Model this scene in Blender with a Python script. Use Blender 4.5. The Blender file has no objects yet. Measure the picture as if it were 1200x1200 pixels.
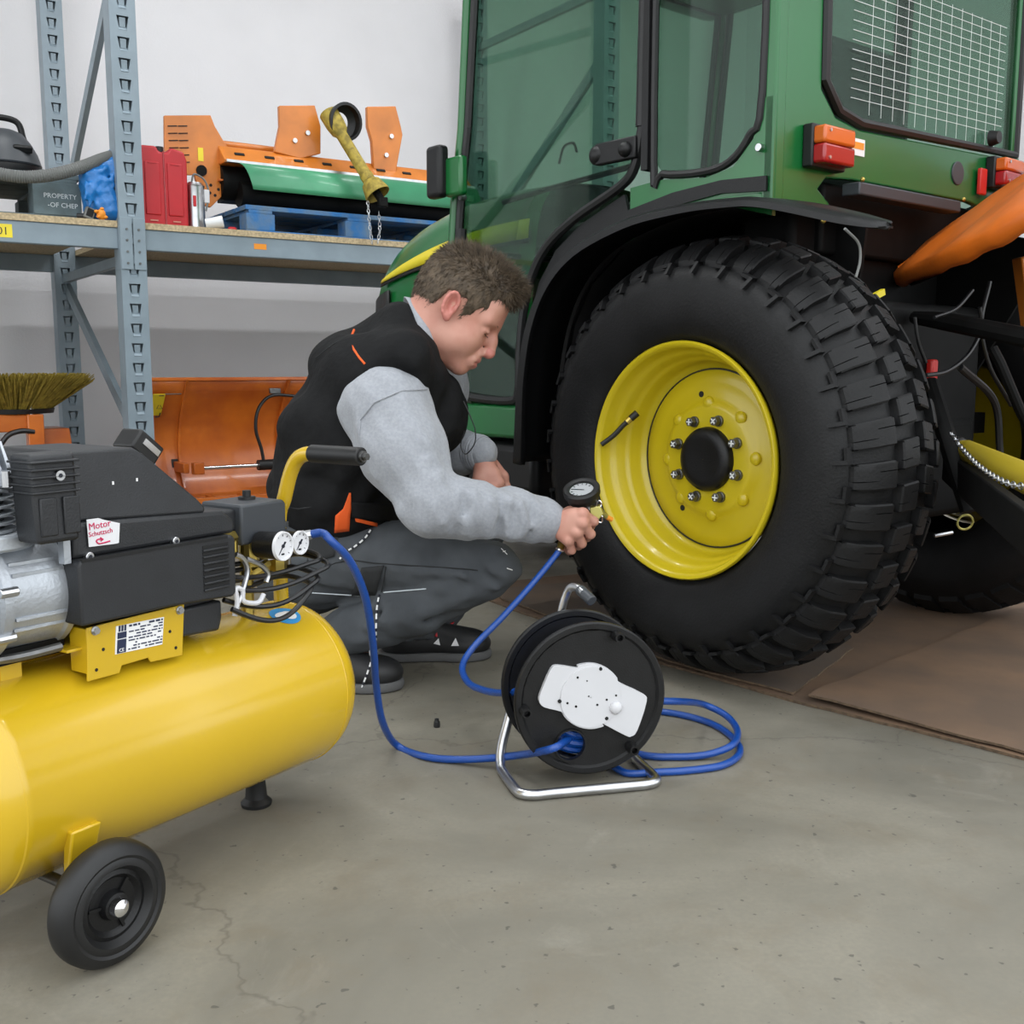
import bpy, math, random
import numpy as np
from mathutils import Vector, Matrix, Euler

random.seed(7)
scn = bpy.context.scene
COL = scn.collection

# ------------------------------------------------------------------ camera
F_PX = 1250.0
CAM_H = 0.76
PITCH = math.radians(7.7)
cam_d = bpy.data.cameras.new('camera')
cam_d.sensor_width = 36.0
cam_d.lens = F_PX / 1200.0 * 36.0
cam_d.clip_start = 0.05
cam_d.clip_end = 200
cam = bpy.data.objects.new('camera', cam_d)
cam.location = (0, 0, CAM_H)
cam.rotation_euler = (math.pi / 2 - PITCH, 0, 0)
COL.objects.link(cam)
scn.camera = cam

# ------------------------------------------------------------------ world, exposure
W = bpy.data.worlds.new('overcast_sky')
scn.world = W
W.use_nodes = True
bgn = W.node_tree.nodes['Background']
bgn.inputs[0].default_value = (0.93, 0.97, 1.0, 1)
bgn.inputs[1].default_value = 1.75
scn.view_settings.view_transform = 'Standard'
scn.view_settings.look = 'None'
scn.view_settings.exposure = 0.42
scn.view_settings.gamma = 1.0
scn.view_settings.use_curve_mapping = False

# strength of the ceiling lamps (used where the lamps are built)
LAMP_W = 26.0

# ------------------------------------------------------------------ picture -> place
_c, _s = math.cos(PITCH), math.sin(PITCH)
EYE = Vector((0, 0, CAM_H))

def ray(px, py):
    return Vector(((px - 600) / F_PX, _c - _s * (py - 600) / F_PX, -_s - _c * (py - 600) / F_PX))

def pix(px, py, Y):
    d = ray(px, py)
    return EYE + d * (Y / d.y)

def flo(px, py, z=0.0):
    d = ray(px, py)
    return EYE + d * ((z - CAM_H) / d.z)

class Frame:
    """a floor frame: local x, y on the floor, z up"""
    def __init__(self, loc, rotz):
        self.o = Vector(loc)
        self.rz = rotz
        self.m = Matrix.Translation(self.o) @ Matrix.Rotation(rotz, 4, 'Z')
        self.inv = self.m.inverted()
    def on(self, axis, val, px, py):
        e = self.inv @ EYE
        d = self.inv.to_3x3() @ ray(px, py)
        t = (val - e[axis]) / d[axis]
        return e + d * t
    def w(self, *p):
        return self.m @ Vector(p)

TR = Frame((0.394, 2.498, 0), math.radians(39.5))       # tractor: x across, y forward
CP = Frame((-0.3945, 1.805, 0), math.radians(56.5))     # compressor: x along the tank
_rp = pix(151, 259, 4.9)
RK = Frame((_rp.x, _rp.y, 0), math.radians(34.0))       # rack: x along the beams, y to the wall

# ------------------------------------------------------------------ materials
MATS = {}

def mat(name, col, rough=0.5, metal=0.0, var=0.0, scale=20.0, bump=0.0, bscale=60.0, coat=0.0, col2=None,
        detail=4.0, spec=0.5, stretch=None, emit=None, sheen=0.0, dist=0.01, lo=0.35, hi=0.65):
    m = bpy.data.materials.new(name)
    m.use_nodes = True
    nt = m.node_tree
    b = nt.nodes['Principled BSDF']
    c4 = (*col, 1)
    b.inputs['Base Color'].default_value = c4
    b.inputs['Roughness'].default_value = rough
    b.inputs['Metallic'].default_value = metal
    b.inputs['Specular IOR Level'].default_value = spec
    if coat:
        b.inputs['Coat Weight'].default_value = coat
        b.inputs['Coat Roughness'].default_value = 0.12
    if sheen:
        b.inputs['Sheen Weight'].default_value = sheen
    if emit:
        b.inputs['Emission Color'].default_value = (*emit[0], 1)
        b.inputs['Emission Strength'].default_value = emit[1]
    tc = nt.nodes.new('ShaderNodeTexCoord')
    src = tc.outputs['Object']
    if stretch:
        mp = nt.nodes.new('ShaderNodeMapping')
        mp.inputs['Scale'].default_value = stretch
        nt.links.new(src, mp.inputs['Vector'])
        src = mp.outputs['Vector']
    if var or col2:
        n = nt.nodes.new('ShaderNodeTexNoise')
        n.inputs['Scale'].default_value = scale
        n.inputs['Detail'].default_value = detail
        nt.links.new(src, n.inputs['Vector'])
        r = nt.nodes.new('ShaderNodeMapRange')
        r.inputs['From Min'].default_value = lo
        r.inputs['From Max'].default_value = hi
        nt.links.new(n.outputs['Fac'], r.inputs['Value'])
        mx = nt.nodes.new('ShaderNodeMix')
        mx.data_type = 'RGBA'
        c2 = col2 if col2 else tuple(max(0, x * (1 - var)) for x in col)
        mx.inputs['A'].default_value = c4
        mx.inputs['B'].default_value = (*c2, 1)
        nt.links.new(r.outputs['Result'], mx.inputs['Factor'])
        nt.links.new(mx.outputs['Result'], b.inputs['Base Color'])
    if bump:
        n2 = nt.nodes.new('ShaderNodeTexNoise')
        n2.inputs['Scale'].default_value = bscale
        n2.inputs['Detail'].default_value = 3
        nt.links.new(src, n2.inputs['Vector'])
        bp = nt.nodes.new('ShaderNodeBump')
        bp.inputs['Strength'].default_value = bump
        bp.inputs['Distance'].default_value = dist
        nt.links.new(n2.outputs['Fac'], bp.inputs['Height'])
        nt.links.new(bp.outputs['Normal'], b.inputs['Normal'])
    MATS[name] = m
    return m

def glass_mat(name, tint, gloss=0.06, spec_rough=0.02):
    m = bpy.data.materials.new(name)
    m.use_nodes = True
    nt = m.node_tree
    nt.nodes.remove(nt.nodes['Principled BSDF'])
    out = nt.nodes['Material Output']
    t = nt.nodes.new('ShaderNodeBsdfTransparent')
    t.inputs[0].default_value = (*tint, 1)
    g = nt.nodes.new('ShaderNodeBsdfGlossy')
    g.inputs['Roughness'].default_value = spec_rough
    lw = nt.nodes.new('ShaderNodeLayerWeight')
    lw.inputs['Blend'].default_value = 0.25
    mr = nt.nodes.new('ShaderNodeMapRange')
    mr.inputs['To Min'].default_value = gloss
    mr.inputs['To Max'].default_value = 0.22
    nt.links.new(lw.outputs['Fresnel'], mr.inputs['Value'])
    mx = nt.nodes.new('ShaderNodeMixShader')
    nt.links.new(mr.outputs['Result'], mx.inputs[0])
    nt.links.new(t.outputs[0], mx.inputs[1])
    nt.links.new(g.outputs[0], mx.inputs[2])
    nt.links.new(mx.outputs[0], out.inputs['Surface'])
    MATS[name] = m
    return m

mat('wall_paint', (0.74, 0.73, 0.75), 0.8, var=0.08, scale=1.2, bump=0.12, bscale=90)
mat('ceiling_paint', (0.6, 0.6, 0.6), 0.9, var=0.05, scale=2)
mat('green_paint', (0.004, 0.128, 0.026), 0.28, coat=0.35, var=0.12, scale=3)
mat('green_dull', (0.012, 0.16, 0.05), 0.4, coat=0.2, var=0.15, scale=3)
mat('yellow_rim', (0.56, 0.435, 0.010), 0.33, coat=0.3, var=0.08, scale=6)
mat('yellow_tank', (0.60, 0.385, 0.012), 0.27, coat=0.5, var=0.05, scale=4)
mat('yellow_stripe', (0.68, 0.56, 0.02), 0.4)
mat('rubber_tire', (0.0075, 0.0075, 0.0080), 0.55, spec=0.3, var=0.4, scale=14, bump=0.12, bscale=160)
mat('rubber_black', (0.0085, 0.0085, 0.009), 0.5, var=0.3, scale=30)
mat('plastic_black', (0.0065, 0.0065, 0.007), 0.40, spec=0.35, bump=0.1, bscale=300, var=0.2, scale=30)
mat('plastic_shroud', (0.0165, 0.0178, 0.0205), 0.5, bump=0.25, bscale=420, var=0.2, scale=25, dist=0.002)
mat('plastic_grey', (0.042, 0.047, 0.054), 0.45)
mat('plastic_white', (0.60, 0.60, 0.62), 0.45, var=0.04, scale=12)
mat('plastic_bright', (0.72, 0.72, 0.74), 0.4)
mat('reel_black', (0.0085, 0.0085, 0.009), 0.40, spec=0.35, bump=0.2, bscale=350, dist=0.002, var=0.3, scale=40)
mat('zinc', (0.62, 0.63, 0.65), 0.3, 1.0, var=0.18, scale=30)
mat('alu_cast', (0.50, 0.53, 0.57), 0.46, 0.75, var=0.15, scale=15, bump=0.1, bscale=200)
mat('steel_dark', (0.2, 0.2, 0.2), 0.4, 0.9, var=0.3, scale=40)
mat('chrome', (0.85, 0.85, 0.87), 0.12, 1.0)
mat('brass', (0.62, 0.47, 0.12), 0.3, 0.9, var=0.2, scale=40)
mat('brass_pale', (0.55, 0.50, 0.16), 0.35, 0.8)
mat('hose_blue', (0.004, 0.058, 0.30), 0.28, coat=0.3, bump=0.5, bscale=700, dist=0.002)
mat('cable_black', (0.008, 0.008, 0.009), 0.35)
mat('rack_grey', (0.235, 0.295, 0.34), 0.45, var=0.12, scale=9)
mat('rack_dark', (0.11, 0.13, 0.15), 0.5, var=0.2, scale=9)
mat('chipboard', (0.56, 0.44, 0.27), 0.85, var=0.35, scale=90, bump=0.3, bscale=150)
mat('label_yellow', (0.82, 0.66, 0.03), 0.5)
mat('label_orange', (0.8, 0.28, 0.02), 0.5)
mat('label_white', (0.82, 0.82, 0.82), 0.5)
mat('label_blue', (0.02, 0.28, 0.62), 0.4)
mat('ink_dark', (0.01, 0.012, 0.02), 0.6)
mat('ink_navy', (0.012, 0.02, 0.06), 0.6)
mat('ink_red', (0.55, 0.01, 0.09), 0.6)
mat('ink_grey', (0.6, 0.65, 0.68), 0.7)
mat('orange_paint', (0.62, 0.155, 0.012), 0.38, coat=0.3, var=0.3, scale=5, col2=(0.42, 0.085, 0.008))
mat('orange_machine', (0.66, 0.20, 0.02), 0.4, coat=0.3, var=0.25, scale=6)
mat('orange_tarp', (0.76, 0.165, 0.012), 0.45, var=0.3, scale=5, bump=0.35, bscale=9, dist=0.02)
mat('orange_cloth', (0.75, 0.10, 0.01), 0.8)
mat('mower_green', (0.06, 0.32, 0.16), 0.4, coat=0.2, var=0.25, scale=4)
mat('pallet_blue', (0.02, 0.14, 0.38), 0.75, col2=(0.10, 0.17, 0.26), scale=14, bump=0.3, bscale=60)
mat('pallet_grey', (0.13, 0.18, 0.20), 0.8, col2=(0.09, 0.12, 0.13), scale=10, bump=0.3, bscale=60)
mat('bag_blue', (0.012, 0.17, 0.50), 0.32, var=0.3, scale=8, bump=0.5, bscale=16, dist=0.02)
mat('can_red', (0.50, 0.014, 0.022), 0.42, var=0.15, scale=8)
mat('hose_grey', (0.15, 0.155, 0.15), 0.6)
mat('bristle', (0.42, 0.31, 0.045), 0.7, var=0.5, scale=40)
mat('cardboard', (0.205, 0.125, 0.074), 0.85, col2=(0.135, 0.090, 0.060), scale=3.5, bump=0.15, bscale=40)
mat('cardboard_dirty', (0.155, 0.105, 0.07), 0.8, col2=(0.11, 0.085, 0.065), scale=4, bump=0.12, bscale=30)
mat('cardboard_edge', (0.13, 0.085, 0.05), 0.9, var=0.5, scale=80)
mat('skin', (0.56, 0.285, 0.215), 0.5, col2=(0.50, 0.225, 0.165), scale=22, bump=0.05, bscale=300, dist=0.002)
mat('skin_red', (0.56, 0.205, 0.165), 0.5, var=0.15, scale=60)
mat('lips', (0.52, 0.20, 0.17), 0.45)
mat('eye_dark', (0.02, 0.015, 0.012), 0.3)
mat('hair', (0.125, 0.092, 0.062), 0.6, var=0.55, scale=60, spec=0.3)
mat('sweat_grey', (0.325, 0.34, 0.37), 0.92, var=0.14, scale=140, bump=0.35, bscale=260, dist=0.002, sheen=0.2)
mat('vest_black', (0.0080, 0.0082, 0.0088), 0.85, spec=0.2, var=0.25, scale=30, bump=0.6, bscale=20, dist=0.012)
mat('trouser_grey', (0.068, 0.075, 0.083), 0.88, col2=(0.047, 0.052, 0.058), scale=10, bump=0.35, bscale=28, dist=0.008)
mat('trouser_dark', (0.02, 0.021, 0.022), 0.88, bump=0.3, bscale=30)
mat('shoe_black', (0.014, 0.014, 0.015), 0.55, var=0.3, scale=30)
mat('sole_grey', (0.10, 0.10, 0.10), 0.8)
mat('lens_red', (0.34, 0.006, 0.01), 0.18, coat=0.5)
mat('lens_orange', (0.62, 0.12, 0.01), 0.18, coat=0.5)
mat('red_paint', (0.55, 0.02, 0.015), 0.4)
mat('black_void', (0.006, 0.006, 0.006), 0.8)
mat('black_iron', (0.0055, 0.0055, 0.0055), 0.6, 0.0, spec=0.15, var=0.4, scale=20)
mat('glass_white', (0.8, 0.82, 0.82), 0.2)
mat('seat_fabric', (0.02, 0.02, 0.022), 0.9)
mat('lamp_tube', (1, 1, 1), 0.5, emit=((0.95, 0.98, 1.0), 6.0))
mat('olive_dark', (0.03, 0.036, 0.02), 0.6)
mat('yellow_shaded', (0.36, 0.27, 0.012), 0.5)  # shaft guard yellow, darkened in the colour itself for the shade around it
mat('lamp_body', (0.7, 0.7, 0.7), 0.5)
mat('clear_plastic', (0.65, 0.68, 0.70), 0.15, spec=0.8)
glass_mat('cab_glass', (0.60, 0.72, 0.65), 0.012)
glass_mat('gauge_glass', (0.95, 0.96, 0.96), 0.03)

# ------------------------------------------------------------------ mesh building
PM = {}          # matrices of the roots that parent parts

def basis(d):
    d = Vector(d).normalized()
    a = Vector((0, 0, 1)) if abs(d.z) < 0.9 else Vector((1, 0, 0))
    u = d.cross(a).normalized()
    v = d.cross(u).normalized()
    return u, v, d

class MB:
    def __init__(self):
        self.v = []
        self.f = []
        self.fm = []      # material slot per face
        self.slot = 0
    def add(self, vs, fs):
        n = len(self.v)
        self.v += [Vector(p) for p in vs]
        for q in fs:
            self.f.append([n + i for i in q])
            self.fm.append(self.slot)
        return self
    def box(self, c, size, rot=None):
        hx, hy, hz = size[0] / 2, size[1] / 2, size[2] / 2
        vs = [Vector((x * hx, y * hy, z * hz)) for x in (-1, 1) for y in (-1, 1) for z in (-1, 1)]
        if rot is not None:
            vs = [rot @ p for p in vs]
        c = Vector(c)
        return self.add([c + p for p in vs],
                        [(0, 1, 3, 2), (4, 6, 7, 5), (0, 4, 5, 1), (2, 3, 7, 6), (0, 2, 6, 4), (1, 5, 7, 3)])
    def hexa(self, p):
        """8 points: bottom 4 ccw, top 4 ccw"""
        return self.add(p, [(3, 2, 1, 0), (4, 5, 6, 7), (0, 1, 5, 4), (1, 2, 6, 5), (2, 3, 7, 6), (3, 0, 4, 7)])
    def bar(self, a, b, w, t, up=(0, 0, 1)):
        a, b = Vector(a), Vector(b)
        d = (b - a).normalized()
        u = d.cross(Vector(up))
        if u.length < 1e-4:
            u = d.cross(Vector((1, 0, 0)))
        u.normalize()
        v = u.cross(d).normalized()
        q = []
        for p in (a, b):
            q += [p - u * w / 2 - v * t / 2, p + u * w / 2 - v * t / 2, p + u * w / 2 + v * t / 2, p - u * w / 2 + v * t / 2]
        return self.hexa(q)
    def tube(self, pts, r, n=10, closed=False, caps=True, prof=None):
        pts = [Vector(p) for p in pts]
        m = len(pts)
        rr = r if isinstance(r, (list, tuple)) else [r] * m
        if m < 2:
            return self
        t0 = (pts[1] - pts[0]).normalized()
        u, v, _ = basis(t0)
        rings = []
        prev = t0
        for i, p in enumerate(pts):
            if closed:
                t = (pts[(i + 1) % m] - pts[i - 1]).normalized()
            elif i == 0:
                t = t0
            elif i == m - 1:
                t = (pts[-1] - pts[-2]).normalized()
            else:
                t = (pts[i + 1] - pts[i - 1]).normalized()
            q = prev.rotation_difference(t)
            u = q @ u
            v = q @ v
            prev = t
            rings.append([p + (u * math.cos(2 * math.pi * k / n) + v * math.sin(2 * math.pi * k / n)) * rr[i] for k in range(n)])
        vs = [p for rg in rings for p in rg]
        fs = []
        rows = m if closed else m - 1
        for i in range(rows):
            j = (i + 1) % m
            for k in range(n):
                k2 = (k + 1) % n
                fs.append((i * n + k, i * n + k2, j * n + k2, j * n + k))
        if caps and not closed:
            fs.append(tuple(range(n - 1, -1, -1)))
            fs.append(tuple((m - 1) * n + k for k in range(n)))
        return self.add(vs, fs)
    def cyl(self, a, b, r0, r1=None, n=20):
        return self.tube([a, b], [r0, r0 if r1 is None else r1], n)
    def lathe(self, prof, org, axis, n=48, closed=False, a0=0.0, a1=2 * math.pi):
        """prof: (axial, radius) pairs about axis through org"""
        u, v, d = basis(axis)
        org = Vector(org)
        full = abs(a1 - a0 - 2 * math.pi) < 1e-6
        cnt = n if full else n + 1
        vs, fs = [], []
        for (t, r) in prof:
            for k in range(cnt):
                a = a0 + (a1 - a0) * k / n
                vs.append(org + d * t + (u * math.cos(a) + v * math.sin(a)) * r)
        m = len(prof)
        for i in range(m if closed else m - 1):
            j = (i + 1) % m
            for k in range(n):
                k2 = (k + 1) % cnt
                fs.append((i * cnt + k, i * cnt + k2, j * cnt + k2, j * cnt + k))
        return self.add(vs, fs)
    def disc(self, c, axis, r, n=24):
        u, v, d = basis(axis)
        c = Vector(c)
        return self.add([c + (u * math.cos(2 * math.pi * k / n) + v * math.sin(2 * math.pi * k / n)) * r for k in range(n)],
                        [tuple(range(n))])
    def prism(self, poly, thick, M=None):
        """poly in local xy, extruded +-thick/2 along local z, then matrix M"""
        n = len(poly)
        vs = [Vector((x, y, -thick / 2)) for x, y in poly] + [Vector((x, y, thick / 2)) for x, y in poly]
        if M is not None:
            vs = [M @ p for p in vs]
        fs = [tuple(range(n - 1, -1, -1)), tuple(range(n, 2 * n))]
        for i in range(n):
            j = (i + 1) % n
            fs.append((i, j, n + j, n + i))
        return self.add(vs, fs)
    def ball(self, c, rad, n=16, m=10, R=None):
        c = Vector(c)
        if not isinstance(rad, (tuple, list)):
            rad = (rad, rad, rad)
        vs, fs = [], []
        for i in range(m + 1):
            ph = math.pi * i / m
            for k in range(n):
                a = 2 * math.pi * k / n
                p = Vector((rad[0] * math.sin(ph) * math.cos(a), rad[1] * math.sin(ph) * math.sin(a), rad[2] * math.cos(ph)))
                if R is not None:
                    p = R @ p
                vs.append(c + p)
        for i in range(m):
            for k in range(n):
                k2 = (k + 1) % n
                fs.append((i * n + k, (i + 1) * n + k, (i + 1) * n + k2, i * n + k2))
        return self.add(vs, fs)
    def torus(self, c, axis, R, r, n=32, m=8):
        u, v, d = basis(axis)
        c = Vector(c)
        return self.tube([c + (u * math.cos(2 * math.pi * k / n) + v * math.sin(2 * math.pi * k / n)) * R for k in range(n)], r, m, closed=True)
    def grid(self, rows):
        """rows of points -> quads"""
        nr, nc = len(rows), len(rows[0])
        return self.add([p for r in rows for p in r],
                        [(i * nc + k, i * nc + k + 1, (i + 1) * nc + k + 1, (i + 1) * nc + k) for i in range(nr - 1) for k in range(nc - 1)])
    def build(self, name, m, parent=None, smooth=None, bevel=0, world=False, thick=0, sub=0, kind=None, seg=2, off=-1):
        me = bpy.data.meshes.new(name)
        vs = self.v
        if world and parent is not None:
            inv = PM[parent.name].inverted()
            vs = [inv @ p for p in vs]
        me.from_pydata([tuple(p) for p in vs], [], self.f)
        ml = m if isinstance(m, (list, tuple)) else [m]
        for x in ml:
            me.materials.append(MATS[x])
        if len(ml) > 1:
            me.polygons.foreach_set('material_index', self.fm)
        import bmesh
        bm = bmesh.new()
        bm.from_mesh(me)
        bmesh.ops.remove_doubles(bm, verts=bm.verts, dist=1e-6)
        bmesh.ops.recalc_face_normals(bm, faces=bm.faces)
        bm.to_mesh(me)
        bm.free()
        o = bpy.data.objects.new(name, me)
        COL.objects.link(o)
        if parent is not None:
            o.parent = parent
            PM[o.name] = PM.get(parent.name, Matrix())
        if thick:
            md = o.modifiers.new('solid', 'SOLIDIFY')
            md.thickness = thick
            md.offset = off
        if bevel:
            md = o.modifiers.new('bevel', 'BEVEL')
            md.width = bevel
            md.segments = seg
            md.limit_method = 'ANGLE'
            md.angle_limit = math.radians(40)
        if sub:
            md = o.modifiers.new('sub', 'SUBSURF')
            md.levels = sub
            md.render_levels = sub
        if smooth is None:
            smooth = 35
        if smooth:
            shade(me, smooth)
        if kind:
            o['kind'] = kind
        return o

def shade(me, ang):
    """smooth shading with sharp edges above ang degrees"""
    import bmesh
    bm = bmesh.new()
    bm.from_mesh(me)
    la = math.radians(ang)
    for f in bm.faces:
        f.smooth = True
    for e in bm.edges:
        if len(e.link_faces) == 2 and e.calc_face_angle(0) > la:
            e.smooth = False
    bm.to_mesh(me)
    bm.free()

def root(name, label, cat, loc=(0, 0, 0), rotz=0.0, group=None):
    o = bpy.data.objects.new(name, None)
    o.empty_display_size = 0.05
    o.location = loc
    o.rotation_euler = (0, 0, rotz)
    COL.objects.link(o)
    PM[o.name] = Matrix.Translation(Vector(loc)) @ Matrix.Rotation(rotz, 4, 'Z')
    return tag(o, label, cat, group)

def tag(o, label=None, cat=None, group=None, kind=None):
    if label: o['label'] = label
    if cat: o['category'] = cat
    if group: o['group'] = group
    if kind: o['kind'] = kind
    return o

def single(mb, name, m, label, cat, base=None, group=None, **kw):
    """a thing that is one mesh: origin at its base"""
    if base is None:
        lo = Vector((sum(p.x for p in mb.v) / len(mb.v), sum(p.y for p in mb.v) / len(mb.v), min(p.z for p in mb.v)))
    else:
        lo = Vector(base)
    mb.v = [p - lo for p in mb.v]
    o = mb.build(name, m, None, **kw)
    o.location = lo
    return tag(o, label, cat, group)

def struct(mb, name, m, parent=None, **kw):
    o = mb.build(name, m, parent, **kw)
    if parent is None:
        o['kind'] = 'structure'
        PM[o.name] = Matrix()
    return o

def sub_copy(o, parent, loc=None, rot=None):
    c = o.copy()
    COL.objects.link(c)
    c.parent = parent
    if loc is not None: c.location = loc
    if rot is not None: c.rotation_euler = rot
    return c

def text(body, name, m, parent, M, size, thick=0.0003, font_scale=1.0, align='LEFT', world=False):
    cu = bpy.data.curves.new(name, 'FONT')
    cu.body = body
    cu.size = size
    cu.align_x = align
    cu.extrude = thick
    cu.resolution_u = 2
    cu.space_line = 0.95
    o = bpy.data.objects.new(name, cu)
    cu.materials.append(MATS[m])
    COL.objects.link(o)
    bpy.context.view_layer.update()
    dg = bpy.context.evaluated_depsgraph_get()
    me = bpy.data.meshes.new_from_object(o.evaluated_get(dg))
    bpy.data.objects.remove(o)
    o = bpy.data.objects.new(name, me)
    COL.objects.link(o)
    if world and parent is not None:
        M = PM[parent.name].inverted() @ M
    me.transform(M)
    o.parent = parent
    return o

def frame_m(o, x, y):
    """matrix with origin o, local x and y along the given vectors, z = x cross y"""
    x = Vector(x).normalized()
    z = x.cross(Vector(y)).normalized()
    y = z.cross(x)
    m = Matrix((x, y, z)).transposed().to_4x4()
    m.translation = Vector(o)
    return m

def smooth_pts(pts, n=8, closed=False):
    """Catmull-Rom through pts"""
    P = [Vector(p) for p in pts]
    out = []
    m = len(P)
    rng = range(m if closed else m - 1)
    for i in rng:
        p1, p2 = P[i], P[(i + 1) % m]
        p0 = P[i - 1] if (i > 0 or closed) else p1 * 2 - p2
        p3 = P[(i + 2) % m] if (i + 2 < m or closed) else p2 * 2 - p1
        for k in range(n):
            t = k / n
            out.append(0.5 * ((2 * p1) + (p2 - p0) * t + (2 * p0 - 5 * p1 + 4 * p2 - p3) * t * t + (3 * p1 - p0 - 3 * p2 + p3) * t ** 3))
    if not closed:
        out.append(P[-1])
    return out

def rrect(w, h, r, n=5, cx=0.0, cy=0.0):
    pts = []
    for (x, y, a) in ((w / 2 - r, h / 2 - r, 0), (-w / 2 + r, h / 2 - r, 90), (-w / 2 + r, -h / 2 + r, 180), (w / 2 - r, -h / 2 + r, 270)):
        for k in range(n + 1):
            t = math.radians(a + 90 * k / n)
            pts.append((cx + x + r * math.cos(t), cy + y + r * math.sin(t)))
    return pts

# ------------------------------------------------------------------ soft bodies: distance fields + surface nets
def v3(p):
    return np.array([p[0], p[1], p[2]], dtype=np.float32)

class Soft:
    """a body blended from tapered capsules, ellipsoids and rounded boxes"""
    def __init__(self, k=0.02):
        self.p = []
        self.k = k
    def cap(self, a, b, r0, r1=None, k=None, op=1):
        self.p.append(('c', v3(a), v3(b), r0, r0 if r1 is None else r1, self.k if k is None else k, op)); return self
    def chain(self, pts, rr, k=None, op=1):
        for i in range(len(pts) - 1):
            self.cap(pts[i], pts[i + 1], rr[i], rr[i + 1], k, op)
        return self
    def ell(self, c, r, R=None, k=None, op=1):
        R = np.eye(3, dtype=np.float32) if R is None else np.array(R, dtype=np.float32)
        self.p.append(('e', v3(c), v3(r), R, None, self.k if k is None else k, op)); return self
    def box(self, c, hs, R=None, rd=0.01, k=None, op=1):
        R = np.eye(3, dtype=np.float32) if R is None else np.array(R, dtype=np.float32)
        self.p.append(('b', v3(c), v3(hs), R, rd, self.k if k is None else k, op)); return self
    def dist(self, X):
        D = None
        for q in self.p:
            if q[0] == 'c':
                _, a, b, r0, r1, k, op = q
                ab = b - a
                t = np.clip(((X - a) @ ab) / max(1e-9, float(ab @ ab)), 0, 1)
                d = np.sqrt(((X - a - t[..., None] * ab) ** 2).sum(-1)) - (r0 + (r1 - r0) * t)
            elif q[0] == 'e':
                _, c, r, R, _, k, op = q
                Y = (X - c) @ R
                k0 = np.sqrt(((Y / r) ** 2).sum(-1))
                k1 = np.sqrt(((Y / (r * r)) ** 2).sum(-1)) + 1e-6
                d = k0 * (k0 - 1) / k1
            else:
                _, c, hs, R, rd, k, op = q
                Y = np.abs((X - c) @ R) - (hs - rd)
                d = np.sqrt((np.maximum(Y, 0) ** 2).sum(-1)) + np.minimum(Y.max(-1), 0) - rd
            if D is None:
                D = d
            elif op == 1:
                hh = np.maximum(k - np.abs(D - d), 0) / k
                D = np.minimum(D, d) - hh * hh * k * 0.25
            elif op == -1:
                hh = np.maximum(k - np.abs(D + d), 0) / k
                D = np.maximum(D, -d) + hh * hh * k * 0.25
            else:
                hh = np.maximum(k - np.abs(D - d), 0) / k
                D = np.maximum(D, d) + hh * hh * k * 0.25
        return D
    def bounds(self):
        lo, hi = np.full(3, 1e9), np.full(3, -1e9)
        for q in self.p:
            if q[6] != 1:
                continue
            if q[0] == 'c':
                for e, r in ((q[1], q[3]), (q[2], q[4])):
                    lo = np.minimum(lo, e - r); hi = np.maximum(hi, e + r)
            else:
                r = np.abs(q[3]) @ q[2]
                lo = np.minimum(lo, q[1] - r); hi = np.maximum(hi, q[1] + r)
        return lo, hi
    def mesh(self, res, mod=None, pad=0.02):
        lo, hi = self.bounds()
        lo = lo - pad; hi = hi + pad
        n = np.maximum(4, np.ceil((hi - lo) / res).astype(int) + 1)
        ax = [(lo[i] + res * np.arange(n[i])).astype(np.float32) for i in range(3)]
        D = np.empty(tuple(n), dtype=np.float32)
        step = max(1, int(400000 / (n[1] * n[2])))
        for i in range(0, n[0], step):
            G = np.stack(np.meshgrid(ax[0][i:i + step], ax[1], ax[2], indexing='ij'), -1)
            d = self.dist(G)
            if mod is not None:
                d = mod(G, d)
            D[i:i + step] = d
        return nets(D, lo, res)

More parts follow.
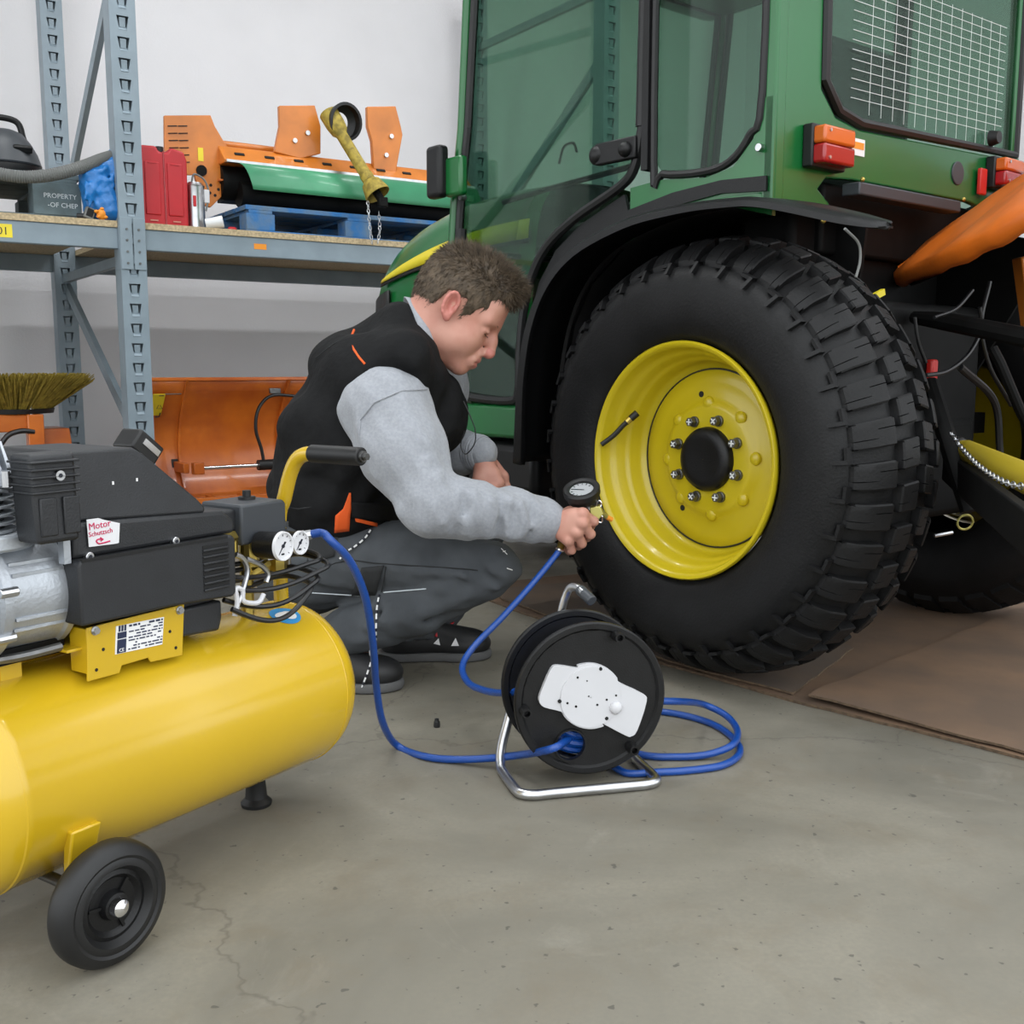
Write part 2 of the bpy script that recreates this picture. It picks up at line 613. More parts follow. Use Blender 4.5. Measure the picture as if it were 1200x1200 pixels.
def nets(D, lo, res):
    S = D < 0
    nx, ny, nz = D.shape
    cs = [(i, j, k) for i in (0, 1) for j in (0, 1) for k in (0, 1)]
    def sh(A, o):
        return A[o[0]:nx - 1 + o[0], o[1]:ny - 1 + o[1], o[2]:nz - 1 + o[2]]
    cnt = sum(sh(S, o).astype(np.int8) for o in cs)
    act = (cnt > 0) & (cnt < 8)
    idx = np.argwhere(act)
    vid = -np.ones(act.shape, dtype=np.int64)
    vid[act] = np.arange(len(idx))
    acc = np.zeros((len(idx), 3)); num = np.zeros(len(idx))
    for a in cs:
        for axis in range(3):
            if a[axis]:
                continue
            b = list(a); b[axis] = 1
            da = D[idx[:, 0] + a[0], idx[:, 1] + a[1], idx[:, 2] + a[2]]
            db = D[idx[:, 0] + b[0], idx[:, 1] + b[1], idx[:, 2] + b[2]]
            m = (da < 0) != (db < 0)
            t = np.where(m, da / np.where(m, da - db, 1), 0)
            pos = np.tile(np.array(a, dtype=float), (len(idx), 1))
            pos[:, axis] = t
            acc[m] += pos[m]; num[m] += 1
    V = lo + res * (idx + acc / num[:, None])
    faces = []
    for axis in range(3):
        o = [0, 0, 0]; o[axis] = 1
        A = S[:nx - o[0], :ny - o[1], :nz - o[2]]
        B = S[o[0]:, o[1]:, o[2]:]
        e = np.argwhere(A != B)
        u, w = [(1, 2), (2, 0), (0, 1)][axis]
        ok = (e[:, u] > 0) & (e[:, w] > 0) & (e[:, u] < D.shape[u] - 1) & (e[:, w] < D.shape[w] - 1)
        e = e[ok]
        q = []
        for du, dw in ((-1, -1), (0, -1), (0, 0), (-1, 0)):
            z = e.copy(); z[:, u] += du; z[:, w] += dw
            q.append(vid[z[:, 0], z[:, 1], z[:, 2]])
        q = np.stack(q, 1)
        flip = ~A[e[:, 0], e[:, 1], e[:, 2]]
        q[flip] = q[flip][:, ::-1]
        faces.append(q)
    Fc = np.concatenate(faces)
    Fc = Fc[(Fc >= 0).all(1)]
    return V, Fc

def net_obj(name, VF, m, parent=None, world=True, M=None, picks=None, smooth_it=0):
    V, Fc = VF
    me = bpy.data.meshes.new(name)
    T = Matrix()
    if M is not None:
        T = M
    if world and parent is not None:
        T = PM[parent.name].inverted() @ T
    T = np.array(T)
    V = V @ T[:3, :3].T + T[:3, 3]
    me.from_pydata(V.tolist(), [], Fc.tolist())
    for x in (m if isinstance(m, (list, tuple)) else [m]):
        me.materials.append(MATS[x])
    me.polygons.foreach_set('use_smooth', [True] * len(me.polygons))
    if picks is not None:
        me.polygons.foreach_set('material_index', picks)
    o = bpy.data.objects.new(name, me)
    COL.objects.link(o)
    if parent is not None:
        o.parent = parent
        PM[o.name] = PM.get(parent.name, Matrix())
    if smooth_it:
        md = o.modifiers.new('smooth', 'SMOOTH')
        md.factor = 0.5
        md.iterations = smooth_it
    return o

def join_nets(L):
    V, Fc, n = [], [], 0
    for v, f in L:
        V.append(v); Fc.append(f + n); n += len(v)
    return np.concatenate(V), np.concatenate(Fc)

# ================================================================== the hall
def floor_mat():
    m = bpy.data.materials.new('concrete')
    m.use_nodes = True
    nt = m.node_tree
    b = nt.nodes['Principled BSDF']
    tc = nt.nodes.new('ShaderNodeTexCoord')
    def noise(sc, det, rough=0.55, dist=0.0):
        n = nt.nodes.new('ShaderNodeTexNoise')
        n.inputs['Scale'].default_value = sc
        n.inputs['Detail'].default_value = det
        n.inputs['Roughness'].default_value = rough
        n.inputs['Distortion'].default_value = dist
        nt.links.new(tc.outputs['Object'], n.inputs['Vector'])
        return n
    def rng(o, a, b_, c=0.0, d=1.0):
        r = nt.nodes.new('ShaderNodeMapRange')
        r.inputs['From Min'].default_value = a
        r.inputs['From Max'].default_value = b_
        r.inputs['To Min'].default_value = c
        r.inputs['To Max'].default_value = d
        nt.links.new(o, r.inputs['Value'])
        return r.outputs['Result']
    def mix(fac, A, B):
        x = nt.nodes.new('ShaderNodeMix')
        x.data_type = 'RGBA'
        nt.links.new(fac, x.inputs['Factor'])
        for nm, v in (('A', A), ('B', B)):
            if isinstance(v, tuple):
                x.inputs[nm].default_value = (*v, 1)
            else:
                nt.links.new(v, x.inputs[nm])
        return x.outputs['Result']
    big = rng(noise(1.6, 5, 0.6, 0.6).outputs['Fac'], 0.38, 0.64)
    base = mix(big, (0.232, 0.213, 0.168), (0.150, 0.139, 0.110))
    mid = rng(noise(6.5, 6, 0.65, 0.4).outputs['Fac'], 0.5, 0.72, 0, 0.55)
    base = mix(mid, base, (0.165, 0.135, 0.092))
    pale = rng(noise(3.1, 7, 0.7, 1.5).outputs['Fac'], 0.58, 0.74, 0, 0.5)
    base = mix(pale, base, (0.29, 0.27, 0.225))
    fine = rng(noise(120, 3).outputs['Fac'], 0.3, 0.7, 0, 0.38)
    base = mix(fine, base, (0.16, 0.15, 0.125))
    speck = rng(noise(55, 2).outputs['Fac'], 0.68, 0.72, 0, 0.75)
    base = mix(speck, base, (0.07, 0.065, 0.055))
    # hairline cracks along the cell borders of a distorted pattern
    vo = nt.nodes.new('ShaderNodeTexVoronoi')
    vo.feature = 'DISTANCE_TO_EDGE'
    vo.inputs['Scale'].default_value = 0.75
    ds = noise(3.0, 5, 0.6)
    add = nt.nodes.new('ShaderNodeVectorMath')
    add.operation = 'MULTIPLY_ADD'
    add.inputs[1].default_value = (0.35, 0.35, 0)
    nt.links.new(ds.outputs['Color'], add.inputs[0])
    nt.links.new(tc.outputs['Object'], add.inputs[2])
    nt.links.new(add.outputs[0], vo.inputs['Vector'])
    crack = rng(vo.outputs['Distance'], 0.0, 0.004, 0.55, 0.0)
    base = mix(crack, base, (0.09, 0.08, 0.065))
    nt.links.new(base, b.inputs['Base Color'])
    rr = rng(noise(8, 4).outputs['Fac'], 0.3, 0.7, 0.52, 0.75)
    nt.links.new(rr, b.inputs['Roughness'])
    bp = nt.nodes.new('ShaderNodeBump')
    bp.inputs['Strength'].default_value = 0.12
    bp.inputs['Distance'].default_value = 0.004
    nt.links.new(noise(45, 6, 0.7).outputs['Fac'], bp.inputs['Height'])
    nt.links.new(bp.outputs['Normal'], b.inputs['Normal'])
    MATS['concrete'] = m
floor_mat()

RACK_D = 1.40
WALL_Y = RACK_D + 0.30
HALL_H = 4.6
b = MB()
b.box((0.5, 3.5, -0.1), (30, 30, 0.2))
struct(b, 'floor', 'concrete', smooth=0)
# back wall, behind the rack
b = MB()
p0, p1 = RK.w(-6, WALL_Y, 0), RK.w(9, WALL_Y, 0)
q0, q1 = RK.w(-6, WALL_Y + 0.25, 0), RK.w(9, WALL_Y + 0.25, 0)
up = Vector((0, 0, HALL_H))
b.hexa([p0, p1, q1, q0, p0 + up, p1 + up, q1 + up, q0 + up])
struct(b, 'wall_back', 'wall_paint', smooth=0)
# right-hand wall, far beyond the tractor
b = MB()
r0, r1 = RK.w(5.6, WALL_Y, 0), RK.w(5.6, -6.5, 0)
s0, s1 = RK.w(5.85, WALL_Y, 0), RK.w(5.85, -6.5, 0)
b.hexa([r0, s0, s1, r1, r0 + up, s0 + up, s1 + up, r1 + up])
struct(b, 'wall_right', 'wall_paint', smooth=0)
# ceiling over the working part of the hall; the gate side behind the camera is open to the daylight
b = MB()
c0, c1 = RK.w(-6, WALL_Y, HALL_H), RK.w(5.85, WALL_Y, HALL_H)
c2, c3 = RK.w(5.85, -3.6, HALL_H), RK.w(-6, -3.6, HALL_H)
u2 = Vector((0, 0, 0.2))
b.hexa([c0, c3, c2, c1, c0 + u2, c3 + u2, c2 + u2, c1 + u2])
struct(b, 'ceiling', 'ceiling_paint', smooth=0)

# ceiling lamps: twin fluorescent battens
for (lx, ly, nm) in ((-0.6, -0.6, 'nearest the rack, over the compressor'), (2.2, -0.6, 'over the tractor nose'), (-0.6, -2.6, 'by the gate, over the camera side'),
                 (2.2, -2.6, 'by the gate, over the tractor rear')):
    c = RK.w(lx, ly, HALL_H - 0.18)
    L = root('ceiling_lamp', 'white twin fluorescent batten ' + nm, 'lamp', c, RK.rz, 'ceiling lamps')
    MB().box((0, 0, 0.05), (1.5, 0.16, 0.06)).build('housing', 'lamp_body', L, bevel=0.005)
    for sgn in (-1, 1):
        MB().cyl((-0.72, sgn * 0.05, 0), (0.72, sgn * 0.05, 0), 0.014, n=10).build('tube', 'lamp_tube', L)
    MB().tube([(0.6, 0, 0.08), (0.6, 0, 0.18)], 0.006, 6).build('hanger', 'zinc', L)
    MB().tube([(-0.6, 0, 0.08), (-0.6, 0, 0.18)], 0.006, 6).build('hanger', 'zinc', L)
    ld = bpy.data.lights.new('lamp_light', 'AREA')
    ld.shape = 'RECTANGLE'
    ld.size = 1.45
    ld.size_y = 0.14
    ld.energy = LAMP_W
    ld.color = (0.97, 0.99, 1.0)
    lo = bpy.data.objects.new('lamp_light', ld)
    COL.objects.link(lo)
    lo.parent = L
    lo.location = (0, 0, -0.02)

# ================================================================== cardboard on the floor
def sheet(name, label, poly, z0, t, m, edge=None, seed=1, lift=0.0):
    """a corrugated sheet on the floor, outline in tractor coordinates; lift raises the near edge a little"""
    b = MB()
    n = len(poly)
    base = TR.w(poly[0][0], poly[0][1], z0)
    cx = sum(p[0] for p in poly) / n
    cy = sum(p[1] for p in poly) / n
    rd = random.Random(seed)
    outl = []
    for i in range(n):
        a, c = poly[i], poly[(i + 1) % n]
        k = max(1, int(math.hypot(c[0] - a[0], c[1] - a[1]) / 0.06))
        for j in range(k):
            u = j / k
            wob = rd.uniform(-0.004, 0.004)
            outl.append((a[0] + (c[0] - a[0]) * u + wob, a[1] + (c[1] - a[1]) * u + wob))
    rows = []
    def zz(x, y):
        w = max(0.0, 1 - max(0.0, (x - cx + (cx - min(p[0] for p in poly))) / 0.22))
        return lift * w * (0.55 + 0.45 * math.sin(y * 5.1 + seed)) + 0.0006 * math.sin(x * 31 + y * 23)
    mid = [(cx + (x - cx) * 0.80, cy + (y - cy) * 0.80) for x, y in outl]
    core = [(cx + (x - cx) * 0.3, cy + (y - cy) * 0.3) for x, y in outl]
    N = len(outl)
    vs, fs = [], []
    for ring in (outl, mid, core):
        for x, y in ring:
            vs.append(TR.w(x, y, z0 + t + zz(x, y)))
    for ring in (outl, mid, core):
        for x, y in ring:
            vs.append(TR.w(x, y, z0 + zz(x, y)))
    for lv in range(2):
        for i in range(N):
            j = (i + 1) % N
            fs.append((lv * N + i, lv * N + j, (lv + 1) * N + j, (lv + 1) * N + i))
            o = 3 * N
            fs.append((o + lv * N + j, o + lv * N + i, o + (lv + 1) * N + i, o + (lv + 1) * N + j))
    fs.append(tuple(2 * N + i for i in range(N)))
    fs.append(tuple(5 * N + i for i in range(N - 1, -1, -1)))
    b.add(vs, fs)
    b.slot = 1
    # cut edge: two liners with the fluted core recessed between them
    vs, fs = [], []
    for i in range(N):
        x, y = outl[i]
        p, q = TR.w(x, y, z0 + t + zz(x, y)), TR.w(x, y, z0 + zz(x, y))
        vs += [p, q]
    for i in range(N):
        j = (i + 1) % N
        fs.append((2 * i, 2 * i + 1, 2 * j + 1, 2 * j))
    b.add(vs, fs)
    o = single(b, name, [m, 'cardboard_edge'], label, 'cardboard', base=base, smooth=25)
    return o

# near edge of the sheets: from pixels on the floor
e = [TR.inv @ flo(px, py) for px, py in ((575, 706), (780, 781), (945, 827), (1210, 893))]
E0, E1, E2, E3 = [(p.x, p.y) for p in e]
ext = (E3[0] + (E3[0] - E2[0]) * 0.9, E3[1] + (E3[1] - E2[1]) * 0.9)
sheet('cardboard_sheet', 'large flattened cardboard sheet under the tractor tire, lower layer sticking out at the front',
      [E0, E1, E2, E3, ext, (1.75, ext[1] + 0.1), (1.75, 0.95), (0.3, 1.25)], 0.0005, 0.006, 'cardboard', seed=2)
sheet('cardboard_sheet', 'upper brown cardboard sheet right of the tractor tire, its long edge curling up',
      [(E2[0] + 0.012, E2[1] + 0.004), (E3[0] + 0.008, E3[1]), (ext[0] + 0.02, ext[1]), (1.68, ext[1] + 0.12), (1.68, -0.14), (E2[0] + 0.10, E2[1] + 0.03)], 0.0083, 0.005, 'cardboard', seed=3, lift=0.011)
sheet('cardboard_sheet', 'dark dirty cardboard sheet between the squatting man and the tire',
      [(E0[0] + 0.03, E0[1] - 0.02), (E1[0] + 0.012, E1[1] + 0.01), (E2[0] * 0.88 + E1[0] * 0.12 + 0.02, E2[1] * 0.88 + E1[1] * 0.12), (0.6, -0.10), (1.1, 0.9), (0.32, 1.12)], 0.0083, 0.005, 'cardboard_dirty', seed=5, lift=0.004)

# ================================================================== the rack
ZD = RK.on(1, -0.05, 151, 259).z           # top of the deck boards
DECK_T = 0.028
BEAM_H = 0.092
PW, PD = 0.112, 0.10                       # post width and depth
BAY = 2.72
rack = root('storage_rack', 'grey-blue steel storage rack with slotted posts and a chipboard shelf along the wall', 'rack', RK.o, RK.rz)

def post_mesh(hgt, front=True):
    """slotted C profile; slots open towards -y"""
    b = MB()
    w, d, t = PW / 2, PD, 0.0
    pitch = 0.0875
    nn = int(hgt / pitch)
    yf = -PD / 2
    lipx = 0.024
    for k in range(nn):
        z0, z1 = k * pitch, (k + 1) * pitch
        a0, a1 = z0 + 0.016, z1 - 0.014
        wt, wb = 0.026, 0.016
        inner = [(-wb, a0), (wb, a0), (wt, a1), (-wt, a1)]
        outer = [(-w, z0), (w, z0), (w, z1), (-w, z1)]
        vs = [(x, yf, z) for x, z in outer] + [(x, yf, z) for x, z in inner]
        b.add(vs, [(0, 1, 5, 4), (1, 2, 6, 5), (2, 3, 7, 6), (3, 0, 4, 7)])
        # pressed rim of the slot
        vi = [(x, yf, z) for x, z in inner] + [(x, yf + 0.012, z) for x, z in inner]
        b.add(vi, [(0, 1, 5, 4), (1, 2, 6, 5), (2, 3, 7, 6), (3, 0, 4, 7)])
        b.add([(-wb, yf - 0.001, a0), (wb, yf - 0.001, a0), (wb + 0.003, yf + 0.016, a0 + 0.018), (-wb - 0.003, yf + 0.016, a0 + 0.018)], [(0, 1, 2, 3)])
        # the plate behind: centre of the slot is a pressed-in tongue
        b.add([(-wb + 0.004, yf + 0.010, a0 + 0.012), (wb - 0.004, yf + 0.010, a0 + 0.012), (wt - 0.014, yf + 0.006, a1 - 0.006), (-wt + 0.012, yf + 0.006, a1 - 0.006)], [(0, 1, 2, 3)])
    H = nn * pitch
    b.add([(-w + 0.004, yf + 0.04, 0), (w - 0.004, yf + 0.04, 0), (w - 0.004, yf + 0.04, H), (-w + 0.004, yf + 0.04, H)], [(0, 1, 2, 3)])
    for sx in (-1, 1):
        x = sx * w
        b.add([(x, yf, 0), (x, yf + d, 0), (x, yf + d, H), (x, yf, H)], [(0, 1, 2, 3)])
        b.add([(x, yf + d, 0), (x - sx * lipx, yf + d, 0), (x - sx * lipx, yf + d, H), (x, yf + d, H)], [(0, 1, 2, 3)])
    return b

pf = post_mesh(3.4).build('post', 'rack_grey', rack, smooth=0, thick=0.0022)
pf.location = (0, 0, 0.008)
sub_copy(pf, rack, (BAY, 0, 0.008))
sub_copy(pf, rack, (-BAY, 0, 0.008))
for k in (-1, 0, 1):
    q = sub_copy(pf, rack, (k * BAY, RACK_D, 0.008), (0, 0, 0))
for k in (-1, 0, 1):
    for yy in (0, RACK_D):
        MB().box((k * BAY, yy, 0.004), (0.16, 0.14, 0.008)).build('foot_plate', 'rack_grey', rack, smooth=0)
# braces of each side frame
for k in (-1, 0, 1):
    x = k * BAY
    zs = [0.30, 1.22, 2.15, 3.1]
    ya, yb = 0.03, RACK_D - 0.03
    MB().bar((x, ya, ZD - 0.155), (x, yb, ZD - 0.155), 0.03, 0.045).build('brace', 'rack_grey', rack, smooth=0)
    MB().bar((x + 0.01, ya, 0.42), (x + 0.01, yb, 1.20), 0.026, 0.06).build('brace', 'rack_grey', rack, smooth=0)
    MB().bar((x + 0.01, ya, 2.55), (x + 0.01, yb, 1.58), 0.026, 0.06).build('brace', 'rack_grey', rack, smooth=0)
    MB().bar((x, ya, 0.3), (x, yb, 0.3), 0.03, 0.045).build('brace', 'rack_grey', rack, smooth=0)
    MB().bar((x, ya, 2.9), (x, yb, 2.9), 0.03, 0.045).build('brace', 'rack_grey', rack, smooth=0)
# beams, connectors and deck boards
zb = ZD - DECK_T
for k in (-1, 0):
    x0, x1 = k * BAY + PW / 2, (k + 1) * BAY - PW / 2
    for yy in (0.0, RACK_D):
        o = MB().box(((x0 + x1) / 2, yy, zb - BEAM_H / 2), (x1 - x0, 0.045, BEAM_H)).build('beam', 'rack_grey', rack, smooth=0, bevel=0.004)
        for xx, sg in ((x0, -1), (x1, 1)):
            m = MB()
            m.box((xx + sg * 0.027, yy - 0.053 if yy == 0 else yy + 0.053, zb - 0.07), (0.052, 0.006, 0.225))
            m.box((xx + sg * 0.001, yy, zb - 0.07), (0.005, 0.10, 0.225))
            cn = m.build('beam_connector', 'rack_grey', rack, smooth=0, bevel=0.0015)
            if yy == 0:
                for zq in (0.012, -0.035, -0.085, -0.135):
                    MB().cyl((xx + sg * 0.03, -0.0555, zb + zq - 0.02), (xx + sg * 0.03, -0.0595, zb + zq - 0.02), 0.0055, n=8).build('rivet', 'steel_dark', cn)
    nb = 6
    for j in range(nb):
        y0 = -0.03 + j * (RACK_D + 0.06) / nb
        w_ = (RACK_D + 0.06) / nb - 0.003
        MB().box(((x0 + x1) / 2, y0 + w_ / 2, ZD - DECK_T / 2), (x1 - x0 - 0.005, w_, DECK_T)).build('deck_board', 'chipboard', rack, smooth=0)
# labels on the front beam
def beam_label(px, py, w, h, m, nm):
    p = RK.on(1, -0.0235, px, py)
    return MB().box((p.x, -0.0232, p.z), (w, 0.0012, h)).build(nm, m, rack, smooth=0), p
o, p = beam_label(3, 270, 0.075, 0.055, 'label_yellow', 'yellow_label')
text('01', 'lettering', 'ink_dark', o, frame_m((p.x - 0.022, -0.0245, p.z - 0.016), (1, 0, 0), (0, 0, 1)), 0.045)
beam_label(305, 289, 0.062, 0.026, 'label_orange', 'orange_label')

# ================================================================== the tractor
TC = 0.70                                    # centre line, local x
trac = root('tractor', 'green compact tractor with yellow wheel rim and glazed cab', 'tractor', TR.o, TR.rz)
WR, RR, WW = 0.5285, 0.2765, 0.3135
WZ = WR + 0.0137

def topr(t):
    pts = [(-0.03, 0.80), (-0.005, 0.86), (0.03, 0.93), (0.08, 0.975), (0.14, 0.995), (WW / 2, 1.0)]
    t = min(t, WW - t)
    for (a, ra), (c, rc) in zip(pts, pts[1:]):
        if t <= c:
            return WR * (ra + (rc - ra) * (t - a) / (c - a))
    return WR

def tire_profile(R, r, w, tr, g=0.021):
    half = [(0.022, r - 0.005), (0.004, r + 0.006), (-0.010, r + 0.02), (-0.024, r + 0.06), (-0.029, r + 0.5 * (R - r)), (-0.024, R * 0.80), (-0.008, R * 0.845),
            (0.012, tr(0.012) - g), (0.03, tr(0.03) - g), (0.055, tr(0.055) - g), (0.08, tr(0.08) - g), (0.11, tr(0.11) - g), (w / 2, tr(w / 2) - g)]
    return half + [(w - t, q) for t, q in half[-2::-1]]

wheel = root('rear_wheel', None, None)
wheel.parent = trac
wheel.location = (0, 0, WZ)
PM[wheel.name] = TR.m @ Matrix.Translation((0, 0, WZ))
MB().lathe(tire_profile(WR, RR, WW, topr), (0, 0, 0), (1, 0, 0), 120).build('tire', 'rubber_tire', wheel, smooth=50)
# tread blocks
NB = 36
def block(t0, t1, s0, s1, groove=(), taper=0.002, nt=4, depth=0.024, skew=0.0):
    """one rubber block: t across the tread, s along the circumference (arc length)"""
    ss = [0.0, 0.06, 0.315, 0.333, 0.351, 0.649, 0.667, 0.685, 0.94, 1.0] if groove else [0.0, 0.08, 0.5, 0.92, 1.0]
    tt = [0.0, 0.07] + [0.07 + 0.86 * i / nt for i in range(1, nt)] + [0.93, 1.0]
    b = MB()
    rows = []
    for i, u in enumerate(tt):
        row = []
        for j, w in enumerate(ss):
            t = t0 + (t1 - t0) * u
            s = s0 + (s1 - s0) * w + skew * (u - 0.5)
            e = (i in (0, len(tt) - 1)) or (j in (0, len(ss) - 1))
            cor = (i in (0, len(tt) - 1)) and (j in (0, len(ss) - 1))
            rr_ = topr(t) - (0.0025 if e else 0) - (0.001 if cor else 0)
            if groove and j == 3 and u < groove[0]: rr_ -= 0.007
            if groove and j == 6 and u > groove[1]: rr_ -= 0.007
            if cor:
                t += (t1 - t0) * (0.08 if i == 0 else -0.08)
                s += (s1 - s0) * (0.07 if j == 0 else -0.07)
            a = s / WR
            row.append(Vector((t, rr_ * math.sin(a), rr_ * math.cos(a))))
        rows.append(row)
    b.grid(rows)
    rim_ = rows[0] + [r[-1] for r in rows[1:]] + rows[-1][-2::-1] + [r[0] for r in rows[-2:0:-1]]
    low = []
    cx = (t0 + t1) / 2
    for p in rim_:
        rad = math.hypot(p.y, p.z)
        k = (rad - depth) / rad
        low.append(Vector((cx + (p.x - cx) * (1 + taper * 12), p.y * k * 1.0, p.z * k)))
    n = len(rim_)
    b.add(rim_ + low, [(i, n + i, n + (i + 1) % n, (i + 1) % n) for i in range(n)])
    return b
pitch = 2 * math.pi * WR / NB
rows_ = [(0.004, 0.080, 0.66, 0.0, (0.30, 0.70)), (0.096, 0.145, 0.66, 0.5, (0.35, 0.65)), (0.163, 0.212, 0.66, 0.15, (0.35, 0.65)), (0.230, 0.307, 0.68, 0.6, ())]
for t0, t1, fr, ph, gr in rows_:
    L = pitch * fr
    ob = block(t0, t1, -L / 2, L / 2, gr, skew=0.008 if t1 < 0.2 else -0.008).build('tread_block', 'rubber_tire', wheel, smooth=28)
    for k in range(NB):
        a = (k + ph) * 2 * math.pi / NB
        if k == 0:
            ob.rotation_euler = (a, 0, 0)
        else:
            sub_copy(ob, wheel, None, (a, 0, 0))
# hooked shoulder lugs on the sidewall edge
b = MB()
for (r0, r1, s0, s1) in ((0.815, 0.866, -0.018, -0.008), (0.852, 0.866, -0.018, 0.022)):
    vs = []
    for rr_, dx in ((r0, 0.0), (r1, 0.0)):
        for s in (s0, s1):
            for up_ in (0, 1):
                base_t = -0.0285 if rr_ < 0.82 else -0.008
                t = base_t + (0.012 if not up_ else -0.006)
                a = s / WR
                q = WR * rr_
                vs.append((t, q * math.sin(a), q * math.cos(a)))
    b.add(vs, [(0, 2, 3, 1), (4, 5, 7, 6), (0, 1, 5, 4), (2, 6, 7, 3), (1, 3, 7, 5), (0, 4, 6, 2)])
ob = b.build('shoulder_lug', 'rubber_tire', wheel, smooth=0)
for k in range(NB):
    a = (k + 0.5) * 2 * math.pi / NB
    if k == 0: ob.rotation_euler = (a, 0, 0)
    else: sub_copy(ob, wheel, None, (a, 0, 0))
# rim
r = RR
rimp = [(0.020, r - 0.012), (0.006, r + 0.001), (-0.006, r + 0.004), (-0.011, r), (-0.009, r - 0.008), (0.002, r - 0.013), (0.026, r - 0.015), (0.034, r - 0.022),
        (0.040, r - 0.028), (0.064, r - 0.030), (0.071, r - 0.036), (0.078, r - 0.041), (0.104, r - 0.043), (0.118, r - 0.052), (0.122, r - 0.060)]
MB().lathe(rimp, (0, 0, 0), (1, 0, 0), 96).build('rim', 'yellow_rim', wheel, smooth=60)
MB().lathe([(0.121, r - 0.0585), (0.117, r - 0.0600), (0.1165, r - 0.0625), (0.1235, r - 0.0635)], (0, 0, 0), (1, 0, 0), 96).build('seam', 'ink_dark', wheel)
dp = [(0.124, r - 0.0585), (0.118, r - 0.064), (0.116, 0.18), (0.114, 0.150), (0.108, 0.138), (0.103, 0.132), (0.101, 0.122), (0.101, 0.09), (0.102, 0.06), (0.102, 0.001)]
MB().lathe(dp, (0, 0, 0), (1, 0, 0), 96).build('disc', 'yellow_rim', wheel, smooth=60)
NL = 8
def onw(rad, ang, x):
    return Vector((x, rad * math.cos(ang), rad * math.sin(ang)))
for k in range(NL):
    a = 2 * math.pi * (k + 0.42) / NL
    MB().ball(onw(0.134, a + 0.39, 0.109), (0.010, 0.017, 0.017), 12, 8).build('boss', 'yellow_rim', wheel, smooth=80)
    c = onw(0.098, a, 0)
    mb = MB()
    mb.cyl(onw(0.098, a, 0.102), onw(0.098, a, 0.094), 0.0135, n=12)
    mb.cyl(onw(0.098, a, 0.094), onw(0.098, a, 0.078), 0.0115, n=6)
    lb = mb.build('lug_bolt', 'steel_dark', wheel, smooth=30, bevel=0.0012)
    mb = MB()
    x0 = 0.0775
    for (sy, sz) in ((0.015, 0.0028), (0.0028, 0.015)):
        mb.box((x0, c.y, c.z), (0.0018, sy, sz), Matrix.Rotation(a + 0.5, 3, 'X'))
    mb.build('bolt_mark', 'glass_white', lb, smooth=0)
MB().lathe([(0.104, 0.078), (0.092, 0.077), (0.083, 0.072), (0.078, 0.062), (0.079, 0.048), (0.081, 0.03), (0.082, 0.0005)], (0, 0, 0), (1, 0, 0), 48).build('hub_cap', 'plastic_black', wheel, smooth=60)
for (px, py) in ((822, 462), (800, 595)):
    p = TR.on(0, 0.1145, px, py) - Vector((0, 0, WZ))
    MB().cyl((0.119, p.y, p.z), (0.1135, p.y, p.z), 0.0075, n=14).build('hole', 'black_void', wheel)
# long valve stem coming out of the rim well
pa = TR.on(0, 0.045, 741, 489) - Vector((0, 0, WZ))
pb = TR.on(0, -0.004, 705, 521) - Vector((0, 0, WZ))
pa = Vector((0.045, pa.y, pa.z)); pb = Vector((-0.004, pb.y, pb.z))
dv = pb - pa
MB().cyl(pa - dv * 0.16, pa + dv * 0.05, 0.009, n=14).build('valve_cap', 'rubber_black', wheel)
MB().cyl(pa + dv * 0.05, pa + dv * 0.18, 0.0075, n=8).build('valve_nut', 'brass', wheel)
MB().tube(smooth_pts([pa + dv * 0.17, pa + dv * 0.3, pa + dv * 0.62 + Vector((0, 0, -0.004)), pb]), [0.0075] * 3 + [0.0065] * 22, 10).build('valve_stem', 'rubber_black', wheel)

# ---- the other wheels
def plain_wheel(loc, R, r, w, side, nblk, name):
    wl = root(name, None, None)
    wl.parent = trac
    wl.location = loc
    wl.rotation_euler = (0, 0, 0 if side > 0 else math.pi)
    def tr(t):
        t = min(t, w - t)
        return R * min(1.0, 0.88 + 1.5 * max(0, t + 0.01))
    MB().lathe(tire_profile(R, r, w, tr, 0.014), (0, 0, 0), (1, 0, 0), 64).build('tire', 'rubber_tire', wl, smooth=50)
    b = MB()
    for t0, t1, ph in ((0.01, 0.28 * w, 0), (0.31 * w, 0.49 * w, 0.5), (0.51 * w, 0.69 * w, 0.1), (0.72 * w, w - 0.01, 0.6)):
        for k in range(nblk):
            a0 = (k + ph) * 2 * math.pi / nblk
            a1 = a0 + 0.7 * 2 * math.pi / nblk
            vs = []
            for a in (a0, a1):
                for t in (t0, t1):
                    for d in (0.016, 0.0):
                        q = tr(t) - d
                        vs.append((t, q * math.sin(a), q * math.cos(a)))
            b.add(vs, [(0, 2, 3, 1), (4, 5, 7, 6), (0, 1, 5, 4), (2, 6, 7, 3), (1, 3, 7, 5)])
    b.build('tread', 'rubber_tire', wl, smooth=0, kind='stuff')
    MB().lathe([(0.014, r - 0.01), (-0.008, r), (0.0, r - 0.012), (0.05, r - 0.03), (0.09, r - 0.05), (0.09, r * 0.55), (0.07, r * 0.5), (0.07, 0.001)], (0, 0, 0), (1, 0, 0), 48).build('rim', 'yellow_rim', wl, smooth=60)
    MB().lathe([(0.07, 0.05), (0.05, 0.045), (0.048, 0.001)], (0, 0, 0), (1, 0, 0), 24).build('hub_cap', 'plastic_black', wl)
    return wl
plain_wheel((2 * TC + 0.02, 0, WZ - 0.006), WR, RR, WW, -1, 36, 'rear_wheel')
plain_wheel((0.10, 1.60, 0.345), 0.345, 0.18, 0.24, 1, 26, 'front_wheel')
